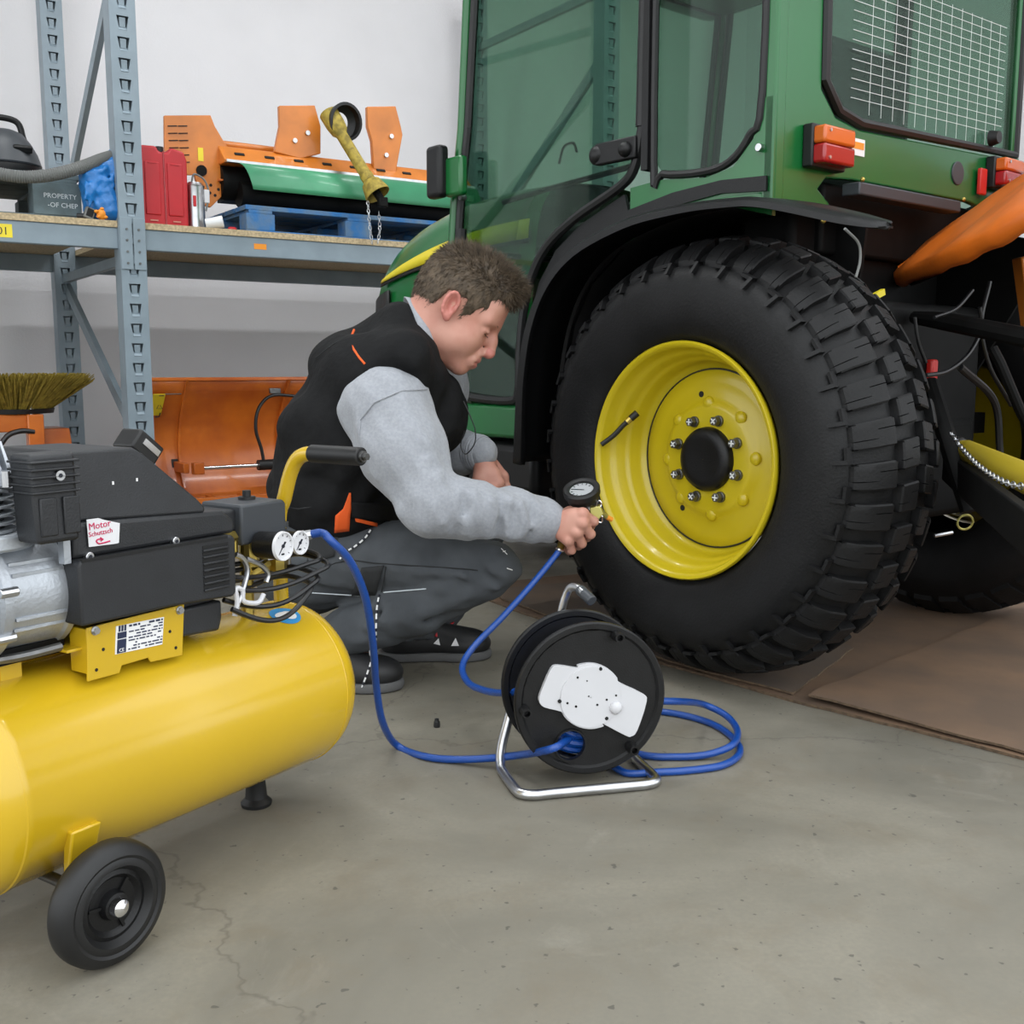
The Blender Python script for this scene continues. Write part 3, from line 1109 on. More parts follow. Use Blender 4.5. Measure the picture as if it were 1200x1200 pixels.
plain_wheel((2 * TC - 0.10, 1.60, 0.345), 0.345, 0.18, 0.24, -1, 26, 'front_wheel')

# ---- fender
curve = [(0.585, 0.50), (0.578, 0.599), (0.566, 0.739), (0.530, 0.876), (0.461, 0.984), (0.348, 1.062), (0.169, 1.111), (0.007, 1.124), (-0.139, 1.122), (-0.23, 1.113), (-0.358, 1.078), (-0.445, 1.050), (-0.475, 1.040)]
cv = [(p.x, p.y) for p in smooth_pts([(a, c, 0) for a, c in curve], 5)]
def fend(side):
    X = (lambda l: l) if side > 0 else (lambda l: 2 * TC - l)
    b = MB()
    rows = []
    n = len(cv)
    for i, (f_, z_) in enumerate(cv):
        a, c = cv[max(0, i - 1)], cv[min(n - 1, i + 1)]
        tx, tz = c[0] - a[0], c[1] - a[1]
        L = math.hypot(tx, tz)
        nx, nz = tz / L, -tx / L                 # towards the wheel side
        if nx * (0 - f_) + nz * (WZ - z_) < 0: nx, nz = -nx, -nz
        u = i / (n - 1)
        lip = 0.040 * (1 - 0.55 * min(1, u * 1.6)) * (1 - 0.85 * max(0.0, (u - 0.86) / 0.14))
        wd = 1.0 if u < 0.72 else max(0.35, 1 - (u - 0.72) * 2.0)
        l0 = -0.03 if u < 0.72 else -0.03 + 0.10 * (u - 0.72) / 0.28
        lift_ = 0.006
        li = 0.135 if u < 0.8 else 0.135 - (u - 0.8) / 0.2 * 0.058
        rows.append([Vector((X(li), f_ - nx * lift_, z_ - nz * lift_)), Vector((X((li + l0) / 2), f_ - nx * 0.004, z_ - nz * 0.004)), Vector((X(l0 + 0.012), f_, z_)),
                     Vector((X(l0), f_ + nx * 0.008, z_ + nz * 0.008)), Vector((X(l0 - 0.002), f_ + nx * lip, z_ + nz * lip)), Vector((X(l0 + 0.014), f_ + nx * lip, z_ + nz * lip))])
    b.grid(rows)
    fl = b.build('fender_flare', 'plastic_black', trac, smooth=40, thick=0.004, off=0)
    # liner and inner wall of the wheel arch
    b = MB()
    rows = []
    CV = cv[:-17] if side > 0 else cv[:-8]
    for (f_, z_) in CV:
        k = 1.01
        rows.append([Vector((X(0.13), f_ * k, WZ + (z_ - WZ) * k)), Vector((X(0.44), f_ * k, WZ + (z_ - WZ) * k))])
    b.grid(rows)
    b.build('arch_liner', 'plastic_black', trac, smooth=40, thick=0.004)
    b = MB()
    vs = [Vector((X(0.44), f_ * 1.01, WZ + (z_ - WZ) * 1.01)) for f_, z_ in CV]
    vs.append(Vector((X(0.44), -0.144, 0.62)))
    vs.append(Vector((X(0.44), 0.585, 0.42)))
    b.add(vs, [tuple(range(len(vs)))])
    b.build('arch_wall', 'black_iron', trac, smooth=0, thick=0.01)
    # green shoulder above the flare
    b = MB()
    rows = []
    for (f_, z_) in cv[26:40]:
        rows.append([Vector((X(0.128), f_, z_ + 0.004)), Vector((X(0.128), f_, z_ + 0.030)), Vector((X(0.150), f_, z_ + 0.050))])
    b.grid(rows)
    b.build('fender', 'green_paint', trac, smooth=40, thick=0.006)
fend(1)
fend(-1)
# bolts and cable under the flare
p = TR.on(1, -0.38, 919, 263)
MB().ball((0.10, -0.30, 1.07), 0.006, 10, 6).build('bolt', 'brass', trac)
MB().tube(smooth_pts([TR.on(1, -0.42, 990, 268), TR.on(1, -0.42, 1006, 285), TR.on(1, -0.42, 1008, 305), TR.on(1, -0.42, 1003, 325)]), 0.0028, 8).build('cable', 'hose_grey', trac)

# ---- cab
CX0, CX1 = 0.13, 2 * TC - 0.13
def side_poly(pts, x, t, m, nm, par=trac, **kw):
    b = MB()
    vs = [Vector((x, a, c)) for a, c in pts] + [Vector((x + t, a, c)) for a, c in pts]
    n = len(pts)
    b.add(vs, [tuple(range(n)), tuple(range(2 * n - 1, n - 1, -1))] + [(i, n + i, n + (i + 1) % n, (i + 1) % n) for i in range(n)])
    return b.build(nm, m, par, smooth=0, **kw)
CT = 2.02                                           # underside of the roof
door = [(0.93, CT), (0.985, 1.477), (1.022, 1.268), (1.037, 1.129), (1.055, 0.80), (1.045, 0.70), (1.0, 0.672), (0.79, 0.662), (0.748, 0.69), (0.742, 0.80), (0.725, 0.92),
        (0.690, 1.015), (0.62, 1.10), (0.50, 1.165), (0.335, 1.225), (0.285, 1.27), (0.262, 1.36), (0.25, CT)]
for side in (1, -1):
    x = CX0 if side > 0 else CX1
    s_ = side
    dpar = root('cab_door', None, None)
    dpar.parent = trac
    PM[dpar.name] = TR.m
    side_poly(door, x + s_ * 0.004, s_ * 0.005, 'cab_glass', 'pane', dpar)
    dd = [Vector((x, a, c)) for a, c in door]
    MB().tube(smooth_pts(dd[1:-1], 4), 0.013, 8).build('seal', 'rubber_black', dpar)
    MB().tube([dd[0], dd[1]], 0.013, 8).build('seal', 'rubber_black', dpar)
    MB().tube([dd[-1], dd[-2]], 0.018, 8).build('seal', 'rubber_black', dpar)
    # hinge column and the arm across the glass
    if side > 0:
        MB().tube([TR.on(0, x - 0.02, 541, 268), TR.on(0, x - 0.02, 539, 300), TR.on(0, x - 0.02, 540, 345)], [0.016, 0.02, 0.012], 8).build('hinge', 'plastic_black', dpar, smooth=40)
        a_, c_ = TR.on(0, x - 0.012, 747, 172), TR.on(0, x - 0.012, 700, 182)
        mb = MB()
        mb.bar(a_, c_, 0.02, 0.055)
        mb.ball(c_, (0.02, 0.026, 0.026), 12, 8)
        mb.ball(TR.on(0, x - 0.022, 733, 175), (0.02, 0.02, 0.02), 12, 8)
        mb.build('latch', 'plastic_black', dpar, smooth=40, bevel=0.004)
        MB().tube([TR.on(0, x + 0.05, 590, 237), TR.on(0, x + 0.05, 640, 222), TR.on(0, x + 0.05, 700, 206), TR.on(0, x + 0.05, 740, 195)], 0.008, 8).build('grab_bar', 'plastic_black', dpar)
        MB().tube(smooth_pts([TR.on(0, x + 0.03, 655, 192), TR.on(0, x + 0.03, 661, 172), TR.on(0, x + 0.03, 672, 168), TR.on(0, x + 0.03, 676, 178)]), 0.004, 6).build('pull_cord', 'rubber_black', dpar)
    # A pillar, B pillar, rear corner post
    MB().tube([Vector((x, 0.965, CT + 0.02)), Vector((x, 1.012, 1.477)), Vector((x, 1.050, 1.268)), Vector((x, 1.066, 1.12)), Vector((x, 1.085, 0.80)), Vector((x, 1.07, 0.66))], 0.017, 8).build('front_pillar', 'green_paint', trac, smooth=50)
    MB().box((x, 0.241, (CT + 1.25) / 2), (0.03, 0.022, CT - 1.25)).build('middle_pillar', 'plastic_black', trac, smooth=0)
    mb = MB()
    mb.box((x + s_ * 0.02, -0.128, (CT + 1.13) / 2), (0.042, 0.034, CT - 1.13))
    mb.build('rear_pillar', 'green_paint', trac, bevel=0.008)
    # quarter window
    qw = [(0.222, CT), (0.222, 1.27), (0.19, 1.235), (0.06, 1.222), (-0.02, 1.235), (-0.075, 1.285), (-0.108, 1.38), (-0.112, CT)]
    side_poly(qw, x + s_ * 0.004, s_ * 0.005, 'cab_glass', 'quarter_pane')
    MB().tube(smooth_pts([Vector((x, a, c)) for a, c in qw[:]], 4), 0.010, 8).build('quarter_seal', 'rubber_black', trac)
    # green panel under the quarter window
    side_poly([(0.30, 1.215), (0.20, 1.222), (0.05, 1.208), (-0.03, 1.222), (-0.085, 1.275), (-0.112, 1.36), (-0.144, 1.36), (-0.144, 1.10), (0.0, 1.14), (0.17, 1.135), (0.30, 1.10)], x - s_ * 0.001, s_ * 0.012, 'green_paint', 'quarter_panel')
    # sill under the door
    MB().box((x + s_ * 0.03, 0.885, 0.600), (0.075, 0.32, 0.10)).build('sill', 'green_paint', trac, bevel=0.012)
    # bowed black strip along the rear edge of the door
    st = [(0.335, 1.205), (0.50, 1.145), (0.60, 1.085), (0.672, 1.0), (0.708, 0.91), (0.725, 0.80), (0.73, 0.56), (0.58, 0.50), (0.566, 0.739), (0.530, 0.876), (0.461, 0.984), (0.348, 1.062), (0.30, 1.10)]
    side_poly(st, x + s_ * 0.012, s_ * 0.01, 'plastic_black', 'door_strip')
# bolt at the corner of the quarter window
p = TR.on(0, CX0 - 0.008, 890, 173)
MB().cyl(p - Vector((0.006, 0, 0)), p + Vector((0.01, 0, 0)), 0.009, n=12).build('bolt', 'zinc', trac, bevel=0.001)
# black strip between panel and flare
side_poly([(0.30, 1.16), (0.15, 1.185), (0.0, 1.195), (-0.13, 1.188), (-0.13, 1.155), (0.0, 1.165), (0.15, 1.152), (0.30, 1.11)], CX0 - 0.008, 0.008, 'plastic_black', 'trim_strip')

# rear panel of the cab
RF = -0.144
def rear_poly(pts, f_, t, m, nm, par=trac, **kw):
    b = MB()
    vs = [Vector((a, f_, c)) for a, c in pts] + [Vector((a, f_ + t, c)) for a, c in pts]
    n = len(pts)
    b.add(vs, [tuple(range(n)), tuple(range(2 * n - 1, n - 1, -1))] + [(i, n + i, n + (i + 1) % n, (i + 1) % n) for i in range(n)])
    return b.build(nm, m, par, smooth=0, **kw)
rear_poly([(0.13, 1.125), (0.27, 1.125), (0.335, 1.130), (0.35, 1.145), (0.30, 1.175), (0.33, 1.203), (0.44, 1.211), (1.0, 1.213), (1.10, 1.20), (1.27, 1.10), (1.27, 1.352), (0.46, 1.330), (0.36, 1.345), (0.30, 1.40), (0.285, CT), (0.13, CT)],
          RF, 0.02, 'green_paint', 'rear_panel', bevel=0.004)
rw = [(0.30, CT), (0.312, 1.42), (0.37, 1.362), (0.46, 1.345), (1.245, 1.366), (1.25, CT)]
rear_poly(rw, RF + 0.004, 0.005, 'cab_glass', 'rear_pane')
MB().tube([Vector((a, RF, c)) for a, c in rw], 0.013, 8).build('rear_seal', 'rubber_black', trac)
# heater wires on the rear pane
b = MB()
for k in range(14):
    z = 1.40 + k * 0.022
    b.bar((0.42, RF + 0.002, z), (1.16, RF + 0.002, z + 0.012), 0.001, 0.001)
for k in range(13):
    l = 0.50 + k * 0.052
    b.bar((l, RF + 0.002, 1.37), (l, RF + 0.002, 1.70), 0.0008, 0.0008)
b.build('heater_wires', 'glass_white', trac, smooth=0)
p = TR.on(1, RF - 0.01, 1163, 162)
MB().lathe([(-0.02, 0.001), (-0.02, 0.016), (0.005, 0.022)], p, (0, 1, 0), 16).build('wiper_hub', 'rubber_black', trac)
# roof, windscreen, cab tub
MB().box((TC, 0.42, CT + 0.07), (1.24, 1.32, 0.15)).build('roof', 'green_paint', trac, bevel=0.05, seg=4)
b = MB()
ws = [Vector((CX0 + 0.02, 0.97, CT)), Vector((CX1 - 0.02, 0.97, CT)), Vector((CX1 - 0.02, 1.06, 1.12)), Vector((CX0 + 0.02, 1.06, 1.12))]
b.add(ws, [(0, 1, 2, 3)])
b.build('windscreen', 'cab_glass', trac, smooth=0, thick=0.005)
MB().tube(ws, 0.014, 8, closed=True).build('windscreen_seal', 'rubber_black', trac)
MB().box((TC, 0.46, 0.60), (0.98, 1.18, 0.06)).build('cab_floor', 'black_iron', trac)
MB().box((TC, 1.045, 0.82), (1.06, 0.03, 0.46)).build('firewall', 'olive_dark', trac)
for (nm, c_, sz, mm) in (('seat_cushion', (TC, 0.30, 0.98), (0.48, 0.44, 0.12), 'seat_fabric'), ('seat_back', (TC, 0.07, 1.30), (0.46, 0.12, 0.62), 'seat_fabric'), ('seat_post', (TC, 0.28, 0.76), (0.3, 0.3, 0.30), 'plastic_black'),
                         ('dashboard', (TC, 0.93, 1.14), (0.44, 0.16, 0.16), 'plastic_black'), ('steering_column', (TC, 0.84, 0.94), (0.14, 0.12, 0.50), 'plastic_black'), ('side_console', (1.12, 0.30, 0.98), (0.16, 0.5, 0.30), 'plastic_black')):
    MB().box(c_, sz).build(nm, mm, trac, bevel=0.025, seg=3)
MB().torus((TC, 0.72, 1.23), (0, 0.45, 0.9), 0.18, 0.015, 32, 8).build('steering_wheel', 'plastic_black', trac)
mb = MB()
for k in range(3):
    a = 2 * math.pi * k / 3
    u_, v_, d_ = basis((0, 0.45, 0.9))
    mb.tube([Vector((TC, 0.72, 1.23)), Vector((TC, 0.72, 1.23)) + (u_ * math.cos(a) + v_ * math.sin(a)) * 0.18], 0.011, 8)
mb.tube([(TC, 0.72, 1.23), (TC, 0.84, 1.0)], 0.02, 8)
mb.build('steering_spokes', 'plastic_black', trac)
# the light switch box and lever seen low behind the door glass
MB().tube(smooth_pts([(0.34, 0.62, 0.64), (0.33, 0.60, 0.80), (0.30, 0.66, 0.93)]), [0.014] * 16 + [0.03], 8).build('lever', 'plastic_black', trac)
MB().ball((0.30, 0.665, 0.95), (0.022, 0.022, 0.035), 12, 8).build('lever_knob', 'plastic_black', trac)

# tail lights, sticker, plug
def tail(l0, l1, z0, z1):
    t = root('tail_light', None, None)
    t.parent = trac
    PM[t.name] = TR.m
    MB().box(((l0 + l1) / 2, RF - 0.014, (z0 + z1) / 2), (l1 - l0 + 0.012, 0.028, z1 - z0 + 0.012)).build('housing', 'rubber_black', t, bevel=0.004)
    zm = z0 + (z1 - z0) * 0.52
    MB().box(((l0 + l1) / 2, RF - 0.04, (zm + z1) / 2), (l1 - l0, 0.035, z1 - zm - 0.001)).build('indicator_lens', 'lens_orange', t, bevel=0.006)
    MB().box(((l0 + l1) / 2, RF - 0.04, (z0 + zm) / 2), (l1 - l0, 0.035, zm - z0 - 0.001)).build('brake_lens', 'lens_red', t, bevel=0.006)
    for zz_ in (z0 + 0.012, z1 - 0.012):
        MB().cyl((l0 + 0.02, RF - 0.056, zz_), (l0 + 0.02, RF - 0.060, zz_), 0.004, n=8).build('screw', 'zinc', t)
tail(0.238, 0.360, 1.222, 1.306)
tail(1.085, 1.20, 1.262, 1.336)
p = TR.on(1, RF - 0.01, 1150, 213)
MB().box((p.x, RF - 0.012, p.z), (0.036, 0.012, 0.07)).build('reflector', 'red_paint', trac, bevel=0.003)
a_, c_ = TR.on(1, RF, 989, 158), TR.on(1, RF, 1012, 185)
stk = MB().box(((a_.x + c_.x) / 2, RF - 0.0012, (a_.z + c_.z) / 2), (c_.x - a_.x, 0.002, abs(a_.z - c_.z) * 0.92)).build('warning_sticker', 'label_white', trac, smooth=0)
MB().box(((a_.x + c_.x) / 2, RF - 0.0026, max(a_.z, c_.z) - 0.018), ((c_.x - a_.x) * 0.9, 0.001, 0.016)).build('warning_print', 'label_orange', stk, smooth=0)
p = TR.on(1, RF - 0.001, 1122, 203)
MB().cyl((p.x, RF + 0.01, p.z), (p.x, RF - 0.004, p.z), 0.031, n=28).build('plug', 'plastic_grey', trac, bevel=0.002)
# dark channel and lamp bracket below the panel
a_, c_ = TR.on(1, RF - 0.03, 1001, 221), TR.on(1, RF - 0.03, 1120, 243)
MB().box(((a_.x + c_.x) / 2, RF - 0.02, (a_.z + c_.z) / 2), (c_.x - a_.x, 0.05, 0.030)).build('light_bar', 'plastic_grey', trac, bevel=0.004)
for q in (a_, c_):
    MB().ball((q.x + 0.01, RF - 0.045, q.z + 0.02), 0.006, 8, 6).build('bolt', 'brass', trac)
MB().box((0.72, 0.02, 1.12), (0.70, 0.26, 0.17)).build('rear_box', 'black_iron', trac, bevel=0.01)

# mirror on the near side
mr_ = root('mirror', None, None)
mr_.parent = trac
PM[mr_.name] = TR.m
mx = 0.06
a_ = TR.on(0, mx, 508, 203)
MB().box((mx, a_.y - 0.02, a_.z), (0.04, 0.075, 0.155)).build('mirror_shell', 'plastic_black', mr_, bevel=0.014, seg=3)
q = TR.on(0, mx, 528, 206)
MB().box((mx + 0.02, q.y, q.z), (0.03, 0.085, 0.115)).build('mirror_arm', 'green_paint', mr_, bevel=0.01)
p = TR.on(0, CX0 - 0.015, 539, 231)
MB().cyl(p, p + Vector((0.02, 0, 0)), 0.009, n=10).build('bolt', 'zinc', mr_)

# ---- hood
def hood_sec(f_, zt, hw, zb_, rnd):
    pts = []
    prof = [(-1.0, 0.0), (-1.02, 0.25), (-1.0, 0.5), (-0.965, 0.70), (-0.90, 0.85), (-0.78, 0.945), (-0.55, 0.985), (-0.25, 1.0)]
    full = prof + [(0.0, 1.003)] + [(-x, y) for x, y in prof[::-1]]
    return [Vector((TC + x * hw, f_, zb_ + (zt - zb_) * y)) for x, y in full]
secs = [(0.98, 1.365, 0.315, 0.72), (1.15, 1.378, 0.315, 0.72), (1.385, 1.372, 0.312, 0.72), (1.59, 1.345, 0.308, 0.74), (1.75, 1.302, 0.302, 0.76), (1.88, 1.245, 0.292, 0.78), (1.98, 1.165, 0.275, 0.80), (2.03, 1.08, 0.25, 0.83), (2.05, 0.98, 0.21, 0.86)]
b = MB()
b.grid([hood_sec(f_, zt, hw, zb_, 0) for f_, zt, hw, zb_ in secs])
hood = b.build('hood', 'green_paint', trac, smooth=60, sub=1)
# yellow stripe with a black lower line on each flank
def stripe(side, off, z_lo, z_hi, m, nm):
    b = MB()
    rows = []
    fs_ = [1.0 + 0.92 * k / 22 for k in range(23)]
    for f_ in fs_:
        for (f0, zt0, h0, b0), (f1, zt1, h1, b1) in zip(secs, secs[1:]):
            if f0 <= f_ <= f1: break
        u = (f_ - f0) / (f1 - f0)
        hw = h0 + (h1 - h0) * u
        v = (f_ - 1.0) / 0.92
        za, zb2 = z_lo(v), z_hi(v)
        x = TC - side * (hw * 1.006 + off)
        rows.append([Vector((x, f_, za)), Vector((x + side * hw * 0.022, f_, zb2))])
    b.grid(rows)
    return b.build(nm, m, hood, smooth=60, thick=0.004, off=0)
for sd in (1, -1):
    top_ = lambda v: 1.235 - 0.012 * v - 0.125 * v ** 2.2
    bot_ = lambda v: top_(v) - 0.062 * (1 - 0.80 * v ** 2.5)
    stripe(sd, 0.0035, bot_, top_, 'yellow_stripe', 'stripe')
    stripe(sd, 0.003, lambda v: bot_(v) - 0.014, lambda v: bot_(v) + 0.001, 'rubber_black', 'stripe_line')
    # dark grille insert wrapping the nose corner
    b = MB()
    x = TC - sd * 0.287
    rows = []
    for k in range(6):
        v = k / 5
        f_ = 1.84 + 0.20 * v
        hw = 0.300 - 0.07 * v ** 1.6
        rows.append([Vector((TC - sd * (hw + 0.004), f_, 0.80)), Vector((TC - sd * (hw + 0.008), f_, 0.93)), Vector((TC - sd * (hw + 0.004), f_, 1.055 - 0.03 * v))])
    b.grid(rows)
    b.build('grille', 'plastic_black', hood, smooth=50, thick=0.008, off=0)
MB().box((TC, 1.55, 0.60), (0.34, 1.0, 0.22)).build('engine_block', 'black_iron', trac, bevel=0.01)
MB().box((TC, 1.60, 0.36), (1.06, 0.12, 0.12)).build('front_axle', 'black_iron', trac, bevel=0.01)
MB().box((TC, 0.5, 0.50), (0.40, 1.5, 0.26)).build('transmission', 'black_iron', trac, bevel=0.02)
MB().cyl((0.30, 0, WZ), (1.10, 0, WZ), 0.11, n=24).build('rear_axle', 'black_iron', trac)
MB().cyl((0.11, 0, WZ), (0.32, 0, WZ), 0.14, n=24).build('brake_drum', 'black_iron', trac)
MB().box((TC, -0.12, 0.66), (0.46, 0.24, 0.52)).build('rear_housing', 'black_iron', trac, bevel=0.02)
MB().box((TC, -0.01, 0.98), (0.84, 0.16, 0.32)).build('hydraulic_case', 'black_iron', trac, bevel=0.02)
# step and green bracket in front of the rear tire
b = MB()
b.bar(TR.on(0, 0.16, 590, 570), TR.on(0, 0.16, 618, 514), 0.02, 0.05)
b.build('step_bracket', 'green_paint', trac, smooth=0)
MB().box((0.26, 0.84, 0.46), (0.26, 0.34, 0.16)).build('fuel_tank', 'plastic_black', trac, bevel=0.03, seg=3)
MB().box((0.20, 0.82, 0.335), (0.20, 0.26, 0.025)).build('step_plate', 'black_iron', trac, bevel=0.004)
for ff in (0.72, 0.92):
    MB().bar((0.22, ff, 0.34), (0.26, ff, 0.56), 0.02, 0.02).build('step_hanger', 'black_iron', trac)

# ---- rear linkage, behind and right of the tire
def R1(px, py, f_=-0.42):
    return TR.on(1, f_, px, py)
MB().tube([R1(1072, 372, -0.25), R1(1105, 376, -0.35), R1(1215, 398, -0.62)], [0.016, 0.022, 0.022], 10).build('top_link', 'black_iron', trac)
MB().tube([R1(1163, 408, -0.45), R1(1172, 425, -0.47), R1(1195, 480, -0.5), R1(1215, 520, -0.5)], [0.012, 0.012, 0.012, 0.012], 10).build('lift_rod', 'black_iron', trac)
MB().tube([R1(1090, 450, -0.30), R1(1118, 540, -0.45), R1(1135, 600, -0.5)], [0.022, 0.022, 0.018], 10).build('lift_rod', 'black_iron', trac)
MB().bar(R1(1110, 545, -0.34), R1(1225, 640, -0.95), 0.022, 0.075).build('lower_link', 'black_iron', trac, bevel=0.004)
MB().bar(R1(1190, 600, -0.34), R1(1260, 660, -0.9), 0.022, 0.075).build('lower_link', 'black_iron', trac, bevel=0.004)
MB().torus(R1(1131, 612, -0.52), (0.55, 0.7, 0.2), 0.017, 0.0025, 24, 6).build('linch_pin', 'brass_pale', trac)
for (pts, rr_) in (((R1(1072, 372), R1(1076, 400), R1(1085, 425)), 0.004), ((R1(1085, 440), R1(1110, 435), R1(1135, 415), R1(1150, 385), R1(1148, 360)), 0.005),
                   ((R1(1160, 330), R1(1150, 380), R1(1160, 430), R1(1185, 475)), 0.005), ((R1(1140, 340), R1(1120, 362), R1(1095, 372)), 0.004), ((R1(1125, 430), R1(1165, 470), R1(1172, 530)), 0.009)):
    MB().tube(smooth_pts(pts), rr_, 8).build('hydraulic_line', 'cable_black', trac)
p = R1(1092, 435, -0.25)
MB().box(p, (0.03, 0.02, 0.06)).build('coupler_cap', 'red_paint', trac, bevel=0.006)
p = R1(1028, 345, -0.30)
MB().bar(R1(1022, 349, -0.3), R1(1035, 342, -0.3), 0.01, 0.014).build('yellow_tag', 'yellow_stripe', trac)
ya, yb = R1(1122, 524, -0.40), R1(1235, 575, -0.85)
MB().tube([ya, ya.lerp(yb, 0.12), yb], [0.014, 0.026, 0.030], 14).build('shaft_guard', 'yellow_shaded', trac, smooth=50)
MB().ball(ya, 0.026, 12, 8).build('shaft_joint', 'steel_dark', trac)
def chain(name, pts, par, m, lr=0.0085, wr=0.0016, world=False):
    P = smooth_pts(pts, 12)
    step = lr * 2.5
    b = MB()
    acc, k = 0.0, 0
    for a_, c_ in zip(P, P[1:]):
        L = (c_ - a_).length
        while acc <= L:
            pos = a_.lerp(c_, acc / L)
            d_ = (c_ - a_).normalized()
            u_, v_, _ = basis(d_)
            w_ = u_ if k % 2 else v_
            ring = [pos + d_ * (math.cos(2 * math.pi * j / 10) * lr * 1.5) + w_ * (math.sin(2 * math.pi * j / 10) * lr * 0.75) for j in range(10)]
            b.tube(ring, wr, 5, closed=True)
            acc += step
            k += 1
        acc -= L
    return b.build(name, m, par, world=world)
chain('safety_chain', [R1(1115, 508, -0.44), R1(1128, 526, -0.52), R1(1150, 548, -0.66), R1(1180, 566, -0.80), R1(1215, 572, -0.90)], trac, 'zinc', 0.0075, 0.0015)
MB().tube([R1(1095, 628, -0.5), R1(1116, 624, -0.52)], 0.004, 6).build('pin', 'zinc', trac)

# ================================================================== air compressor
comp = root('air_compressor', 'yellow wheeled air compressor tank with black motor shroud in the foreground', 'compressor', CP.o, CP.rz)
TRD, TZ = 0.1422, 0.2172
TX0 = -0.578
def C1(px, py, y):
    return CP.on(1, y, px, py)
prof = []
for k in range(13):
    q = math.pi / 2 * (1 - k / 12)
    prof.append((TX0 - 0.082 * math.sin(q), TRD * math.cos(q) if k else 0.0005))
prof += [(TX0, TRD), (TX0 + 0.002, TRD + 0.0015), (TX0 + 0.010, TRD + 0.0015), (TX0 + 0.013, TRD), (-0.30, TRD)]
for k in range(13):
    q = math.pi / 2 * k / 12
    prof.append((0.084 * math.sin(q), TRD * math.cos(q) if k < 12 else 0.0005))
tank = MB().lathe(prof, (0, 0, TZ), (1, 0, 0), 96).build('tank', 'yellow_tank', comp, smooth=30)
MB().torus((0.002, 0, TZ), (1, 0, 0), TRD - 0.0005, 0.0016, 72, 6).build('weld_seam', 'yellow_tank', tank)
# small weld bead left on the flank
p = C1(290, 743, -0.10)
# blue sticker on the shoulder of the tank
def on_tank(px, py):
    e = CP.inv @ EYE
    d = CP.inv.to_3x3() @ ray(px, py)
    a = d.y ** 2 + d.z ** 2
    b_ = 2 * (e.y * d.y + (e.z - TZ) * d.z)
    c_ = e.y ** 2 + (e.z - TZ) ** 2 - TRD ** 2
    t = (-b_ - math.sqrt(b_ * b_ - 4 * a * c_)) / (2 * a)
    return e + d * t
def tank_patch(c, w, h, off, m, nm, par, shape='ell'):
    ang = math.atan2(c.z - TZ, c.y)
    b = MB()
    n = 28
    vs = [Vector((c.x, (TRD + off) * math.cos(ang), TZ + (TRD + off) * math.sin(ang)))]
    for k in range(n):
        a = 2 * math.pi * k / n
        x = c.x + w / 2 * math.cos(a)
        g = ang + h / 2 * math.sin(a) / TRD
        vs.append(Vector((x, (TRD + off) * math.cos(g), TZ + (TRD + off) * math.sin(g))))
    b.add(vs, [(0, 1 + k, 1 + (k + 1) % n) for k in range(n)])
    return b.build(nm, m, par, smooth=60)
c = on_tank(334, 721)
sk = tank_patch(c, 0.055, 0.052, 0.0008, 'label_blue', 'blue_sticker', tank)
tank_patch(Vector((c.x - 0.004, c.y, c.z)), 0.034, 0.020, 0.0014, 'label_white', 'sticker_print', sk)
tank_patch(Vector((c.x + 0.006, c.y - 0.004, c.z + 0.002)), 0.026, 0.026, 0.0013, 'label_white', 'sticker_print', sk)
# motor bracket welded on the tank
BY = -0.088
bp = [(102, 736), (216, 708), (214, 768), (177, 776), (174, 771), (143, 780), (140, 789), (103, 799)]
P = [C1(px, py, BY) for px, py in bp]
def depth_poly(P, y0, y1, b=None):
    b = b or MB()
    n = len(P)
    b.add([Vector((p.x, y0, p.z)) for p in P] + [Vector((p.x, y1, p.z)) for p in P],
          [tuple(range(n)), tuple(range(2 * n - 1, n - 1, -1))] + [(i, n + i, n + (i + 1) % n, (i + 1) % n) for i in range(n)])
    return b
brk = depth_poly(P, BY, BY + 0.0035).build('motor_bracket', 'yellow_tank', comp, smooth=0, bevel=0.001)
# flanges and top deck of the bracket
x0, x1 = P[0].x, P[1].x
ztop = P[0].z
b = MB()
b.box(((x0 + x1) / 2 - 0.008, 0.0, ztop - 0.030), (x1 - x0 + 0.03, 0.15, 0.004))
b.box((x0 + 0.001, BY + 0.020, ztop - 0.033), (0.004, 0.038, 0.062))
b.box(((x0 + x1) / 2, -BY, ztop - 0.035), (x1 - x0, 0.004, 0.09))
b.box((x0 - 0.075, 0.0, ztop - 0.052), (0.030, 0.06, 0.03))
b.build('saddle', 'yellow_tank', comp, smooth=0, bevel=0.001)
for (px, py) in ((111, 739), (210, 715)):
    q = C1(px, py, BY)
    mb = MB()
    mb.cyl((q.x, BY + 0.002, q.z), (q.x, BY - 0.002, q.z), 0.0062, n=14)
    mb.cyl((q.x, BY - 0.002, q.z), (q.x, BY - 0.006, q.z), 0.0048, n=6)
    mb.build('bolt', 'zinc', brk, smooth=30)
for (px, py) in ((121, 761), (113, 785), (199, 740), (206, 759)):
    q = C1(px, py, BY)
    MB().cyl((q.x, BY + 0.003, q.z), (q.x, BY - 0.0006, q.z), 0.0024, n=10).build('hole', 'black_void', brk)
